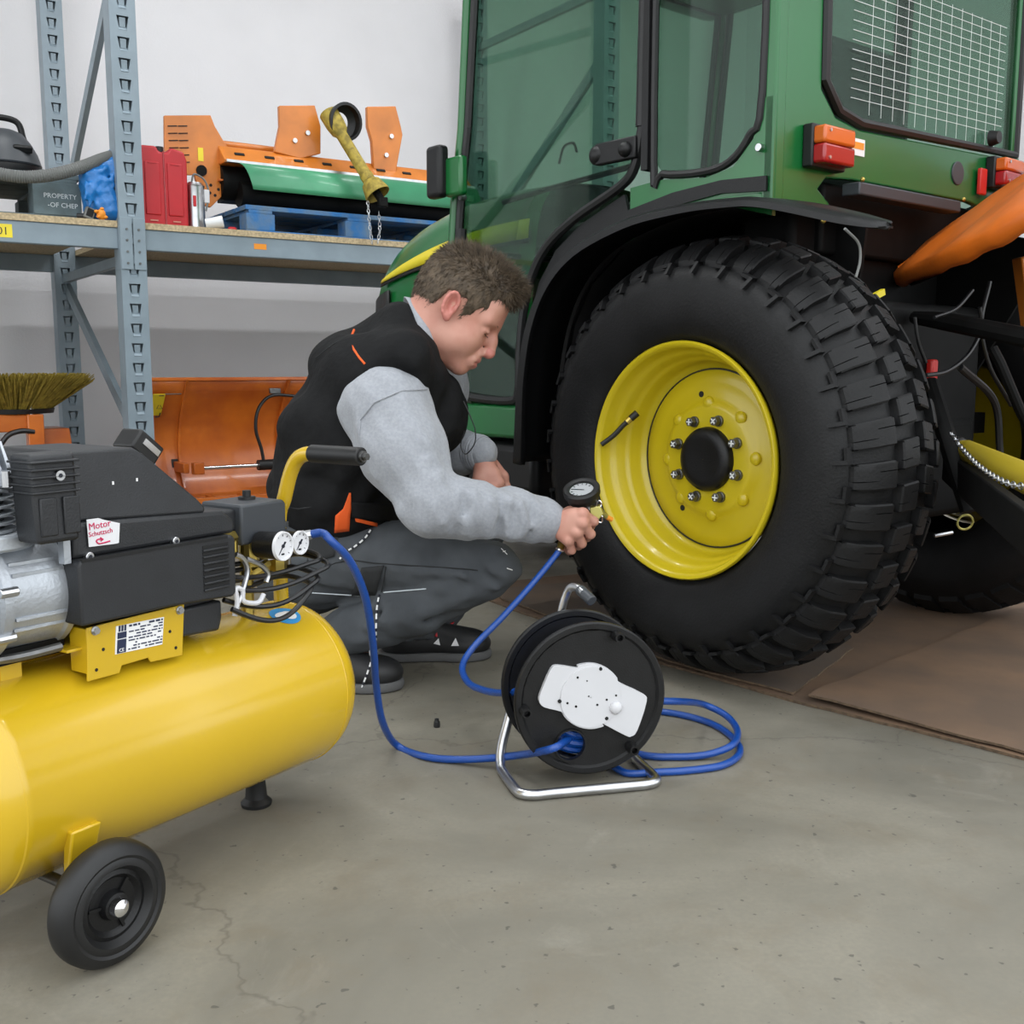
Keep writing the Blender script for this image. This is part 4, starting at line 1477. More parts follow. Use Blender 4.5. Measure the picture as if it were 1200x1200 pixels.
# type plate
Q = [C1(px, py, BY - 0.0008) for px, py in ((136, 734), (192, 723), (190, 755), (135, 767))]
pl = depth_poly(Q, BY - 0.0012, BY).build('type_plate', 'label_white', brk, smooth=0)
Q2 = [Q[0].lerp(Q[1], 0.03), Q[0].lerp(Q[1], 0.21), Q[3].lerp(Q[2], 0.21), Q[3].lerp(Q[2], 0.03)]
cz = lambda a, c_, v: Q2[a].lerp(Q2[c_], v)
b = MB()
depth_poly([cz(0, 3, 0.24), cz(1, 2, 0.24), cz(1, 2, 0.46), cz(0, 3, 0.46)], BY - 0.0020, BY - 0.001, b)
depth_poly([cz(0, 3, 0.50), cz(1, 2, 0.50), cz(1, 2, 0.98), cz(0, 3, 0.98)], BY - 0.0020, BY - 0.001, b)
for k in range(3):
    u0, u1 = 0.1 + k * 0.32, 0.1 + k * 0.32 + 0.2
    depth_poly([cz(0, 3, 0.0).lerp(cz(1, 2, 0.0), u0), cz(0, 3, 0).lerp(cz(1, 2, 0), u1), cz(0, 3, 0.21).lerp(cz(1, 2, 0.21), u1), cz(0, 3, 0.21).lerp(cz(1, 2, 0.21), u0)], BY - 0.0020, BY - 0.001, b)
b.build('plate_logo', 'ink_navy', pl, smooth=0)
ex, ey = (Q[1] - Q[0]), (Q[0] - Q[3])
rt = random.Random(4)
b = MB()
for k in range(9):
    v = 0.93 - k * 0.105
    u = 0.26
    while u < 0.96:
        w_ = rt.uniform(0.03, 0.14)
        if rt.random() < 0.72:
            c0 = Q[3] + ex * u + ey * v
            c1 = Q[3] + ex * min(0.97, u + w_) + ey * v
            hh = ey.length * (0.045 if k else 0.07)
            b.hexa([Vector((c0.x, BY - 0.0019, c0.z - hh / 2)), Vector((c1.x, BY - 0.0019, c1.z - hh / 2)), Vector((c1.x, BY - 0.001, c1.z - hh / 2)), Vector((c0.x, BY - 0.001, c0.z - hh / 2)),
                    Vector((c0.x, BY - 0.0019, c0.z + hh / 2)), Vector((c1.x, BY - 0.0019, c1.z + hh / 2)), Vector((c1.x, BY - 0.001, c1.z + hh / 2)), Vector((c0.x, BY - 0.001, c0.z + hh / 2))])
        u += w_ + 0.03
b.build('plate_print', 'ink_navy', pl, smooth=0)
qc = cz(0, 3, 0.94).lerp(cz(1, 2, 0.94), 0.2)
text('CE', 'plate_mark', 'label_white', pl, frame_m((qc.x, BY - 0.0023, qc.z), (1, 0, 0), (0, 0, 1)), 0.0068)

# motor: cast aluminium drum with flange and bolts
MZ, MRAD = 0.468, 0.078
mp = [(-0.70, 0.001), (-0.70, 0.05), (-0.69, 0.066), (-0.66, 0.075), (-0.556, MRAD), (-0.553, MRAD + 0.007), (-0.541, MRAD + 0.007), (-0.538, MRAD), (-0.462, MRAD + 0.002), (-0.459, MRAD + 0.006), (-0.450, MRAD + 0.006), (-0.450, 0.001)]
mot = MB().lathe(mp, (0, 0, MZ), (1, 0, 0), 64).build('motor', 'alu_cast', comp, smooth=30)
for a in (-35, -24, 18, 30, 205, 195, 220, 150):
    t = math.radians(180 + a)
    c = Vector((0, (MRAD + 0.001) * math.cos(t), MZ + (MRAD + 0.001) * math.sin(t)))
    MB().bar((-0.535, c.y, c.z), (-0.463, c.y, c.z), 0.004, 0.004).build('cooling_rib', 'alu_cast', mot)
for a in (170, 212, 250, 130):
    t = math.radians(a)
    c = Vector((0, (MRAD + 0.008) * math.cos(t), MZ + (MRAD + 0.008) * math.sin(t)))
    MB().cyl((-0.560, c.y, c.z), (-0.536, c.y, c.z), 0.0065, n=10).build('bolt', 'zinc', mot, bevel=0.001)
MB().tube(smooth_pts([(-0.57, -0.02, 0.385), (-0.52, -0.055, 0.39), (-0.465, -0.06, 0.392)]), 0.006, 8).build('motor_foot', 'steel_dark', mot)
MB().box((-0.50, 0, 0.390), (0.10, 0.09, 0.02)).build('motor_foot', 'black_iron', mot)
# crank neck, cylinder with fins, head
MB().cyl((-0.535, -0.01, 0.53), (-0.535, -0.01, 0.552), 0.062, n=40).build('cylinder_base', 'alu_cast', comp, bevel=0.004)
for k in range(6):
    z = 0.553 + k * 0.0105
    MB().cyl((-0.555, -0.005, z), (-0.555, -0.005, z + 0.0042), 0.062, n=40).build('cylinder_fin', 'alu_cast', comp, bevel=0.001)
MB().cyl((-0.555, -0.005, 0.54), (-0.555, -0.005, 0.62), 0.048, n=32).build('cylinder', 'steel_dark', comp)
hd = MB()
hd.box((-0.575, 0.0, 0.621), (0.115, 0.125, 0.022))
head = hd.build('cylinder_head', 'alu_cast', comp, bevel=0.004)
for k in range(9):
    x = -0.622 + k * 0.0125
    MB().hexa([Vector((x, -0.058, 0.631)), Vector((x + 0.005, -0.058, 0.631)), Vector((x + 0.005, 0.058, 0.631)), Vector((x, 0.058, 0.631)),
               Vector((x + 0.001, -0.040, 0.668)), Vector((x + 0.004, -0.040, 0.668)), Vector((x + 0.004, 0.058, 0.672)), Vector((x + 0.001, 0.058, 0.672))]).build('head_fin', 'alu_cast', head, smooth=0)
MB().box((-0.57, 0.03, 0.676), (0.10, 0.06, 0.012)).build('head_cover', 'alu_cast', head, bevel=0.004)
for q in ((-0.530, -0.064, 0.612), (-0.615, -0.064, 0.612)):
    MB().cyl(q, (q[0], q[1], q[2] + 0.02), 0.006, n=10).build('bolt', 'zinc', head)
# intake filter: black ribbed box in front of the cylinder
FY = -0.115
f0, f1 = C1(28, 537, FY), C1(91, 531, FY)
g0, g1 = C1(43, 640, FY), C1(94, 628, FY)
fil = MB()
zt, zb_ = 0.654, 0.541
xa, xb = -0.526, -0.463
fil.hexa([Vector((xa + 0.004, FY, zb_)), Vector((xb, FY, zb_)), Vector((xb, FY + 0.05, zb_)), Vector((xa + 0.004, FY + 0.05, zb_)),
          Vector((xa, FY + 0.004, zt)), Vector((xb + 0.001, FY + 0.004, zt)), Vector((xb, FY + 0.05, zt)), Vector((xa, FY + 0.05, zt))])
fl = fil.build('intake_filter', 'plastic_shroud', comp, bevel=0.006, seg=3)
for k in range(5):
    z = zt - 0.010 - k * 0.0095
    MB().box(((xa + xb) / 2, FY + 0.024, z), (xb - xa + 0.004, 0.054, 0.0032)).build('filter_rib', 'plastic_shroud', fl, bevel=0.0012)
for k in range(2):
    x = xa + 0.019 + k * 0.032
    MB().box((x, FY - 0.0005, zb_ + 0.034), (0.023, 0.004, 0.048)).build('filter_panel', 'plastic_shroud', fl, bevel=0.0015)
MB().cyl((xa + 0.037, FY + 0.002, zt - 0.028), (xa + 0.037, FY - 0.003, zt - 0.028), 0.0065, n=14).build('screw', 'zinc', fl)
MB().cyl((xa + 0.037, FY - 0.0028, zt - 0.028), (xa + 0.037, FY - 0.0034, zt - 0.028), 0.0030, n=6).build('screw_socket', 'ink_dark', fl)
MB().box((-0.468, -0.085, 0.53), (0.010, 0.012, 0.045)).build('filter_stay', 'alu_cast', comp)
# shroud
SY = -0.105
def xz(L, y):
    return [C1(px, py, y) for px, py in L]
lo_ = MB()
depth_poly([Vector((-0.462, 0, 0.424)), Vector((-0.318, 0, 0.424)), Vector((-0.204, 0, 0.418)), Vector((-0.198, 0, 0.424)), Vector((-0.196, 0, 0.505)), Vector((-0.202, 0, 0.512)), Vector((-0.458, 0, 0.512)), Vector((-0.463, 0, 0.506))], SY, 0.10, lo_)
sh = lo_.build('fan_cowl', 'plastic_shroud', comp, bevel=0.004, seg=3)
b = MB()
depth_poly([Vector((-0.312, 0, 0.372)), Vector((-0.218, 0, 0.366)), Vector((-0.212, 0, 0.385)), Vector((-0.212, 0, 0.412)), Vector((-0.312, 0, 0.412))], SY + 0.018, 0.09, b)
b.build('cowl_base', 'plastic_shroud', comp, bevel=0.004)
b = MB()
depth_poly([Vector((-0.312, 0, 0.410)), Vector((-0.222, 0, 0.410)), Vector((-0.222, 0, 0.425)), Vector((-0.312, 0, 0.425))], SY + 0.028, 0.08, b)
b.build('cowl_neck', 'plastic_shroud', comp)
for k in range(7):
    z = 0.437 + k * 0.0098
    if z < 0.50:
        MB().box((-0.236, SY - 0.0012, z), (0.048, 0.004, 0.0034)).build('vent_slat', 'plastic_shroud', sh, bevel=0.001)
        MB().box((-0.236, SY - 0.0004, z + 0.0049), (0.048, 0.0012, 0.0045)).build('vent_slot', 'black_void', sh, smooth=0)
# upper hood: lip, then a wedge sloping down to the rear
b = MB()
n0 = [(-0.460, 0.512), (-0.188, 0.512), (-0.185, 0.520), (-0.188, 0.534), (-0.208, 0.548), (-0.458, 0.560)]
n1 = [(-0.452, 0.560), (-0.240, 0.548), (-0.237, 0.556), (-0.250, 0.570), (-0.335, 0.642), (-0.350, 0.651), (-0.446, 0.652), (-0.452, 0.646)]
depth_poly([Vector((x, 0, z)) for x, z in n0], SY + 0.012, 0.10, b)
up_ = b.build('shroud_lip', 'plastic_shroud', comp, bevel=0.006, seg=3)
b = MB()
N = len(n1)
rows = []
for (ins, dz) in ((-0.088, 0.0), (-0.078, 0.0)):
    pass
vs = [Vector((x, -0.090 + 0.012 * max(0, (z - 0.55) / 0.1), z)) for x, z in n1] + [Vector((x, 0.085, z)) for x, z in n1]
b.add(vs, [tuple(range(N)), tuple(range(2 * N - 1, N - 1, -1))] + [(i, N + i, N + (i + 1) % N, (i + 1) % N) for i in range(N)])
wd = b.build('shroud_hood', 'plastic_shroud', comp, bevel=0.010, seg=4)
for (px, py) in ((160, 562), (132, 566)):
    q = C1(px, py, -0.083)
    MB().box((q.x, -0.0838, q.z), (0.0026, 0.001, 0.0045)).build('scuff', 'label_white', wd, smooth=0)
MB().box((-0.335, SY + 0.001, 0.5105), (0.245, 0.004, 0.004)).build('shroud_seam', 'black_void', sh, smooth=0)
for (px, py) in ((104, 652), (205, 634)):
    q = C1(px, py, SY + 0.010)
    mb = MB()
    mb.cyl((q.x, SY + 0.014, q.z), (q.x, SY + 0.006, q.z), 0.0062, n=14)
    mb.build('screw', 'zinc', up_, bevel=0.001)
    MB().cyl((q.x, SY + 0.0062, q.z), (q.x, SY + 0.0052, q.z), 0.0028, n=6).build('screw_socket', 'ink_dark', up_)
# handwritten paper note
NY = SY + 0.0095
NQ = [C1(px, py, NY) for px, py in ((101, 609), (115, 607), (121, 609), (140, 613), (139, 636), (136, 637), (104, 641))]
nt_ = depth_poly(NQ, NY - 0.0008, NY).build('paper_note', 'plastic_bright', comp, smooth=0)
o_ = C1(103.5, 621.5, NY)
text('Motor', 'handwriting', 'ink_red', nt_, frame_m((o_.x, NY - 0.0012, o_.z), (1, 0, 0.06), (0, 0, 1)), 0.0130)
o_ = C1(103.5, 629.5, NY)
text('Schutzsch', 'handwriting', 'ink_red', nt_, frame_m((o_.x, NY - 0.0012, o_.z), (1, 0, 0.06), (0, 0, 1)), 0.0093)
ar = [C1(px, py, NY - 0.0012) for px, py in ((129, 634), (122, 636), (116, 637), (113, 634.5), (115, 632), (120, 632))]
MB().tube(smooth_pts(ar, 4), 0.0010, 6).build('handwriting', 'ink_red', nt_)
MB().tube([C1(117.5, 630, NY - 0.0012), C1(121, 632, NY - 0.0012), C1(118, 634, NY - 0.0012)], 0.0010, 6).build('handwriting', 'ink_red', nt_)
# pressure switch
PY0 = -0.058
b = MB()
depth_poly([Vector((-0.142, 0, 0.482)), Vector((-0.044, 0, 0.482)), Vector((-0.044, 0, 0.540)), Vector((-0.050, 0, 0.547)), Vector((-0.142, 0, 0.547))], PY0, 0.035, b)
sw = b.build('pressure_switch', 'plastic_grey', comp, bevel=0.005, seg=3)
MB().box((-0.168, -0.01, 0.522), (0.075, 0.07, 0.035)).build('switch_neck', 'plastic_shroud', sw, bevel=0.004)
mb = MB(); mb.cyl((-0.085, -0.01, 0.546), (-0.085, -0.01, 0.552), 0.014, n=16); mb.cyl((-0.085, -0.01, 0.552), (-0.085, -0.01, 0.562), 0.007, n=12)
mb.build('switch_knob', 'rubber_black', sw)
mb = MB()
for k in range(3):
    mb.cyl((-0.030 - 0.003 * k, -0.03, 0.505 - k * 0.011), (-0.030 - 0.003 * k, -0.03, 0.497 - k * 0.011), 0.013 - 0.001 * k, n=12)
mb.cyl((-0.043, -0.03, 0.50), (-0.028, -0.03, 0.50), 0.008, n=10)
mb.build('cable_gland', 'plastic_grey', sw)
# brass fittings under it
mb = MB(); mb.cyl((-0.185, -0.06, 0.497), (-0.150, -0.045, 0.497), 0.011, n=6); mb.cyl((-0.150, -0.045, 0.497), (-0.150, -0.045, 0.470), 0.009, n=6)
mb.cyl((-0.10, -0.02, 0.482), (-0.10, -0.02, 0.36), 0.011, n=12); mb.cyl((-0.10, -0.02, 0.42), (-0.04, -0.05, 0.455), 0.010, n=8)
mb.cyl((-0.058, -0.05, 0.462), (-0.058, -0.05, 0.430), 0.014, n=6); mb.cyl((-0.115, -0.05, 0.485), (-0.115, -0.05, 0.445), 0.012, n=6)
mb.build('brass_fittings', 'brass', comp, smooth=30)
mb = MB(); mb.cyl((-0.08, -0.05, 0.482), (-0.08, -0.05, 0.452), 0.013, n=8); mb.cyl((-0.025, -0.04, 0.47), (-0.025, -0.04, 0.425), 0.004, n=8)
mb.build('zinc_fittings', 'zinc', comp, smooth=30)
# two pressure gauges facing the near side
def gauge(px, py, y, r_, body):
    c = C1(px, py, y)
    g = root('pressure_gauge', None, None)
    g.parent = comp
    PM[g.name] = CP.m
    ax = Vector((-0.10, 1, -0.02)).normalized()
    MB().lathe([(0.0, r_ * 0.98), (-0.002, r_), (0.006, r_ * 1.0), (0.010, r_ * 0.95), (body, r_ * 0.92), (body + 0.006, r_ * 0.6), (body + 0.012, 0.001)], c, ax, 32).build('gauge_body', 'plastic_black', g, smooth=40)
    MB().lathe([(-0.0005, r_ * 0.86), (-0.004, r_ * 0.90), (-0.004, r_ * 0.99), (0.001, r_ * 1.02)], c, ax, 40).build('bezel', 'glass_white' if body < 0.02 else 'plastic_bright', g)
    MB().disc(c - ax * 0.0006, ax, r_ * 0.9, 32).build('dial', 'plastic_bright', g, smooth=0)
    u_, v_, d_ = basis(ax)
    ux = Vector((1, 0, 0)); uz = Vector((0, 0, 1))
    mb = MB()
    for k in range(9):
        a = math.radians(225 - k * 33.75)
        d1 = ux * math.cos(a) + uz * math.sin(a)
        mb.bar(c - ax * 0.0012 + d1 * r_ * 0.68, c - ax * 0.0012 + d1 * r_ * 0.80, 0.0006, 0.0012, up=ax)
    mb.build('scale_marks', 'ink_dark', g, smooth=0)
    d1 = (ux * -0.62 + uz * -0.78).normalized()
    mb = MB()
    mb.bar(c - ax * 0.0016 - d1 * r_ * 0.35, c - ax * 0.0016 + d1 * r_ * 0.72, 0.0008, 0.0018, up=ax)
    mb.bar(c - ax * 0.0016 - d1 * r_ * 0.35, c - ax * 0.0016, 0.0008, 0.0036, up=ax)
    mb.cyl(c - ax * 0.0008, c - ax * 0.0026, r_ * 0.13, n=12)
    mb.build('needle', 'ink_dark', g, smooth=30)
    mb = MB()
    mb.box(c - ax * 0.0014 + Vector((-0.001, 0, -r_ * 0.55)), (0.006, 0.0008, 0.0028))
    mb.build('dial_print', 'ink_dark', g, smooth=0)
gauge(331, 640, -0.108, 0.0232, 0.045)
gauge(351, 636, -0.088, 0.0195, 0.030)
gp = C1(356, 628, -0.07)
mb = MB(); mb.cyl(gp + Vector((-0.045, 0.01, -0.004)), gp, 0.010, n=12); mb.cyl(gp, gp + Vector((0.012, -0.004, 0.001)), 0.0085, n=8)
mb.build('hose_coupling', 'zinc', comp, smooth=30)
HOSE_START = CP.m @ (gp + Vector((0.01, -0.003, 0.001)))
# power cable wound over the fittings
for k, (za, zb2, xx, yy, ry) in enumerate(((0.448, 0.445, -0.012, -0.10, 0.030), (0.430, 0.436, -0.008, -0.105, 0.034), (0.412, 0.418, -0.030, -0.10, 0.032), (0.400, 0.405, -0.045, -0.108, 0.03))):
    pts = []
    for j in range(9):
        u = j / 8
        x = -0.21 + (xx + 0.21) * u
        pts.append((x, yy + 0.012 * math.sin(u * 3 + k), za + (zb2 - za) * u - (0.012 + 0.007 * k) * math.sin(u * math.pi)))
    pts += [(xx + 0.012, yy + 0.02, zb2 + 0.006), (xx + 0.006, yy + 0.055, zb2 + 0.012)]
    for j in range(6):
        u = j / 5
        pts.append((xx - 0.01 - (xx + 0.20) * u, yy + 0.075 + 0.02 * u, zb2 + 0.01 - 0.01 * math.sin(u * 3)))
    MB().tube(smooth_pts(pts, 4), 0.0042, 8).build('power_cable', 'cable_black', comp)
# white plastic cable hook
hk = [C1(px, py, -0.10) for px, py in ((275, 722), (278, 706), (276, 690), (284, 692), (285, 704), (296, 707), (304, 705), (309, 696))]
MB().tube(smooth_pts(hk, 4), [0.0040] * 29, 8).build('cable_hook', 'plastic_white', comp)
hk = [C1(px, py, -0.098) for px, py in ((276, 650), (285, 655), (290, 668), (285, 690), (277, 712))]
MB().tube(smooth_pts(hk, 4), 0.0042, 8).build('cable_hook', 'zinc', comp)
hk = [C1(px, py, -0.09) for px, py in ((288, 655), (305, 662), (314, 672), (312, 682))]
MB().tube(smooth_pts(hk, 4), 0.0045, 8).build('cable_hook', 'zinc', comp)
# handle: bent yellow tube with a black grip
hx = -0.02
hp = [CP.on(0, hx, px, py) for px, py in ((327, 612), (333, 585), (340, 556), (347, 540), (356, 533), (367, 531.5))]
hp = [Vector((hx, hp[0].y, TZ + math.sqrt(TRD ** 2 - min(hp[0].y ** 2, 0.019)) - 0.004))] + hp
MB().tube(smooth_pts(hp, 6), 0.0125, 14).build('handle', 'yellow_tank', comp, smooth=50)
ga, gb = CP.on(0, hx, 365, 531.5), CP.on(0, hx, 424, 535)
mb = MB(); mb.cyl(ga, gb, 0.0148, n=18)
grip = mb.build('grip', 'rubber_black', comp, bevel=0.002)
dd_ = (gb - ga).normalized()
mb = MB(); mb.cyl(gb, gb + dd_ * 0.005, 0.009, n=12); mb.cyl(gb + dd_ * 0.004, gb + dd_ * 0.012, 0.006, n=6)
mb.build('grip_bolt', 'steel_dark', grip)
# wheels, axle bracket, rubber foot
for sy in (-1, 1):
    w_ = root('wheel', None, None)
    w_.parent = comp
    w_.location = (-0.50, sy * 0.182, 0.0815)
    w_.rotation_euler = (0, 0, 0 if sy < 0 else math.pi)
    RW = 0.0812
    MB().lathe([(0.016, 0.040), (0.018, 0.05), (0.018, 0.062), (0.014, RW - 0.006), (0.006, RW - 0.0005), (0.0, RW), (-0.012, RW - 0.001), (-0.020, RW - 0.006), (-0.024, RW - 0.016), (-0.022, RW - 0.020), (-0.024, RW - 0.024), (-0.024, 0.052), (-0.018, 0.048), (-0.012, 0.044)],
               (0, 0, 0), (0, 1, 0), 64).build('tire', 'rubber_black', w_, smooth=40)
    MB().lathe([(-0.014, 0.046), (-0.016, 0.040), (-0.010, 0.034), (-0.010, 0.020), (-0.020, 0.017), (-0.024, 0.001)], (0, 0, 0), (0, 1, 0), 48).build('hub', 'plastic_black', w_, smooth=40)
    MB().lathe([(-0.022, 0.013), (-0.030, 0.011), (-0.034, 0.006), (-0.035, 0.0005)], (0, 0, 0), (0, 1, 0), 24).build('hub_cap', 'chrome', w_)
    for k in range(3):
        a = 0.9 + k * 2.1
        MB().bar((0.018 * math.cos(a), -0.0125, 0.018 * math.sin(a)), (0.036 * math.cos(a), -0.0125, 0.036 * math.sin(a)), 0.004, 0.003, up=(0, 1, 0)).build('spoke', 'plastic_black', w_)
    b = MB()
    b.hexa([Vector((-0.514, sy * 0.105, 0.06)), Vector((-0.480, sy * 0.105, 0.06)), Vector((-0.480, sy * 0.111, 0.06)), Vector((-0.514, sy * 0.111, 0.06)),
            Vector((-0.519, sy * 0.125, 0.172)), Vector((-0.475, sy * 0.125, 0.172)), Vector((-0.475, sy * 0.1445, 0.172)), Vector((-0.519, sy * 0.1445, 0.172))])
    b.build('axle_bracket', 'yellow_tank', comp, bevel=0.003)
MB().cyl((-0.50, -0.19, 0.0815), (-0.50, 0.19, 0.0815), 0.008, n=12).build('axle', 'steel_dark', comp)
ft = MB(); ft.lathe([(0, 0.0005), (0, 0.026), (0.006, 0.027), (0.014, 0.019), (0.05, 0.016), (0.085, 0.03)], (-0.045, 0.035, 0.0005), (0, 0, 1), 24)
ft.build('rubber_foot', 'rubber_black', comp, smooth=40)

# ================================================================== hose reel
RE = Frame(flo(620, 938), math.radians(13.0))
reel = root('hose_reel', 'black plastic hose reel with white centre plate on a bent steel tube stand', 'hose reel', RE.o, RE.rz)
YF = 0.045                                         # front flange
YB = YF + 0.105
fc = RE.on(1, YF, 692, 818.5)
FR = 0.1425
def E1(px, py, y=YF - 0.004):
    return RE.on(1, y, px, py)
ctr = Vector((fc.x, 0, fc.z))
def ringp(y0, t):
    return [(y0, 0.030), (y0 - 0.001, FR - 0.018), (y0 - 0.004, FR - 0.015), (y0 - 0.004, FR - 0.003), (y0 - 0.001, FR), (y0 + t, FR), (y0 + t + 0.002, FR - 0.004), (y0 + t, FR - 0.014), (y0 + t - 0.003, FR - 0.018), (y0 + t - 0.003, 0.030)]
# front flange with the hose window
hc = E1(669, 874)
def flange(y0, t, hole, nm):
    b = MB()
    n = 72
    R_ = FR - 0.016
    # outer rim
    b.lathe([(y0 + 0.001, R_), (y0 - 0.004, FR - 0.012), (y0 - 0.004, FR - 0.003), (y0 - 0.001, FR), (y0 + t, FR), (y0 + t + 0.002, FR - 0.004), (y0 + t, R_)], ctr, (0, 1, 0), n)
    # web: front and back faces, with a hole
    hx_, hz_, hr = (hc.x - ctr.x, hc.z - ctr.z, 0.0265)
    for yy in (y0 + 0.001, y0 + t):
        if hole:
            m_ = 48
            vs, fs = [], []
            for k in range(m_):
                a = 2 * math.pi * k / m_
                vs.append((ctr.x + hx_ + hr * math.cos(a), yy, ctr.z + hz_ + hr * math.sin(a)))
            for k in range(m_):
                a = 2 * math.pi * k / m_
                # ray from hole centre to the rim
                dx, dz = math.cos(a), math.sin(a)
                bq = hx_ * dx + hz_ * dz
                s_ = -bq + math.sqrt(bq * bq - (hx_ ** 2 + hz_ ** 2 - R_ ** 2))
                vs.append((ctr.x + hx_ + dx * s_, yy, ctr.z + hz_ + dz * s_))
            fs = [(k, (k + 1) % m_, m_ + (k + 1) % m_, m_ + k) for k in range(m_)]
            b.add(vs, fs)
        else:
            b.disc(Vector((ctr.x, yy, ctr.z)), (0, 1, 0), R_, n)
    if hole:
        b.lathe([(y0 + 0.001, hr), (y0 - 0.003, hr + 0.001), (y0 - 0.003, hr + 0.004), (y0 + 0.001, hr + 0.005)], Vector((ctr.x + hx_, 0, ctr.z + hz_)), (0, 1, 0), 40)
        b.lathe([(y0 + 0.001, hr), (y0 + t, hr)], Vector((ctr.x + hx_, 0, ctr.z + hz_)), (0, 1, 0), 40)
    return b.build(nm, 'reel_black', reel, smooth=12)
ff_ = flange(YF, 0.006, True, 'front_flange')
flange(YB, 0.006, False, 'rear_flange')
MB().lathe([(YF + 0.005, 0.120), (YF + 0.034, 0.120)], ctr, (0, 1, 0), 48).build('flange_collar', 'reel_black', reel, thick=0.002)
MB().lathe([(YF + 0.006, 0.062), (YB, 0.062)], ctr, (0, 1, 0), 48).build('drum', 'reel_black', reel)
# white centre plate: disc with two wings
cxp, czp = E1(691, 816).x, E1(691, 816).z
outl = [(637, 783), (645, 781), (656, 780.5), (666, 783), (676, 783)]
arc1 = []
wing1 = [(676, 783), (655, 780), (646, 784), (634, 811), (632, 822), (638, 829), (657, 833)]
wing2 = [(726, 802), (753, 813), (758, 822), (747, 856), (740, 863), (733, 862), (706, 848)]
def arc_px(a0, a1, n_=9, r_=38.5, c=(691.5, 816)):
    return [(c[0] + r_ * math.cos(math.radians(a0 + (a1 - a0) * k / n_)), c[1] - r_ * math.sin(math.radians(a0 + (a1 - a0) * k / n_))) for k in range(n_ + 1)]
polypx = [(676, 783)] + arc_px(112, 24) + wing2[1:] + arc_px(-65, -152) + wing1[::-1][1:-1]
PY = YF - 0.0048
PP = smooth_pts([RE.on(1, PY - 0.004, *q) for q in polypx], 3, closed=True)
wp = depth_poly(PP, PY - 0.004, PY + 0.0052).build('centre_plate', 'plastic_white', ff_, bevel=0.0015)
MB().lathe([(PY - 0.0038, 0.057), (PY - 0.0062, 0.0565), (PY - 0.0062, 0.001)], Vector((cxp, 0, czp)), (0, 1, 0), 56).build('plate_disc', 'plastic_white', ff_, smooth=30)
dm = E1(720, 828)
MB().ball((dm.x, PY - 0.007, dm.z), (0.012, 0.008, 0.012), 16, 10).build('plate_knob', 'plastic_white', ff_)
for (px, py, r_) in ((704, 784, 0.0032), (656, 822, 0.0034), (711, 842, 0.0034), (677, 794, 0.0022), (688, 798, 0.0014), (690, 816, 0.0014), (665, 824, 0.0022), (675, 828, 0.0024), (700, 826, 0.0022), (711, 820, 0.0020), (722, 815, 0.0020)):
    q = E1(px, py, PY - 0.0064)
    MB().cyl((q.x, PY - 0.0040, q.z), (q.x, PY - 0.0068, q.z), r_, n=12).build('plate_hole', 'black_void', ff_)
for (px, py) in ((727, 748), (618, 837), (744, 880)):
    q = E1(px, py, YF - 0.026)
    MB().lathe([(YF + 0.002, 0.0105), (YF - 0.026, 0.0088), (YF - 0.026, 0.0058), (YF - 0.012, 0.0055), (YF - 0.012, 0.0003)], Vector((q.x, 0, q.z)), (0, 1, 0), 20).build('peg', 'reel_black', ff_, smooth=40)
# hose wound on the drum
b = MB()
turns, nn = 7, 40
pts = []
for k in range(turns * nn + 1):
    a = 2 * math.pi * k / nn
    y = YF + 0.016 + (YB - YF - 0.026) * k / (turns * nn)
    pts.append(Vector((ctr.x + 0.078 * math.cos(a), y, ctr.z + 0.078 * math.sin(a))))
for k in range(1, 5 * nn + 1):
    a = 2 * math.pi * k / nn
    y = YB - 0.014 - (YB - YF - 0.032) * k / (5 * nn)
    rr_ = min(0.0925, 0.078 + 0.0145 * k / 10)
    pts.append(Vector((ctr.x + rr_ * math.cos(a), y, ctr.z + rr_ * math.sin(a))))
for k in range(1, 5 * nn + 1):
    a = 2 * math.pi * k / nn
    y = YF + 0.018 + (YB - YF - 0.034) * k / (5 * nn)
    rr_ = min(0.107, 0.0925 + 0.0145 * k / 10)
    pts.append(Vector((ctr.x + rr_ * math.cos(a), y, ctr.z + rr_ * math.sin(a))))
MB().tube(pts, 0.0076, 8).build('wound_hose', 'hose_blue', reel)
MB().ball((hc.x + 0.004, YF + 0.030, hc.z), (0.016, 0.012, 0.02), 12, 8).build('swivel', 'hose_blue', reel)
# stand: one bent tube
TRr = 0.0095
yb_ = 0.150
base = [RE.inv @ flo(px, py, TRr) for px, py in ((622, 934), (764, 920))]
xl, xr = base[0].x - 0.018, base[1].x + 0.018
zc = ctr.z
axl = Vector((ctr.x, YB + 0.03, zc))
leg = [Vector((xl + 0.035, YB + 0.028, zc - 0.01)), Vector((xl + 0.022, YB + 0.024, zc * 0.62)), Vector((xl + 0.002, YB + 0.008, 0.045)), Vector((xl - 0.004, YB - 0.012, TRr + 0.004)), Vector((xl - 0.004, YB - 0.045, TRr)),
       Vector((xl, 0.03, TRr)), Vector((xl + 0.008, 0.008, TRr)), Vector((xl + 0.030, -0.001, TRr)), Vector((xl + 0.06, 0.0, TRr)), Vector((xr - 0.05, 0.0, TRr)), Vector((xr - 0.022, 0.002, TRr)), Vector((xr - 0.004, 0.012, TRr)), Vector((xr, 0.035, TRr)),
       Vector((xr - 0.002, YB - 0.045, TRr)), Vector((xr - 0.004, YB - 0.012, TRr + 0.004)), Vector((xr - 0.012, YB + 0.008, 0.05)), Vector((xr - 0.034, YB + 0.024, zc * 0.62)), Vector((xr - 0.055, YB + 0.028, zc - 0.01))]
MB().tube(smooth_pts(leg, 5), TRr, 14).build('stand', 'zinc', reel, smooth=50)
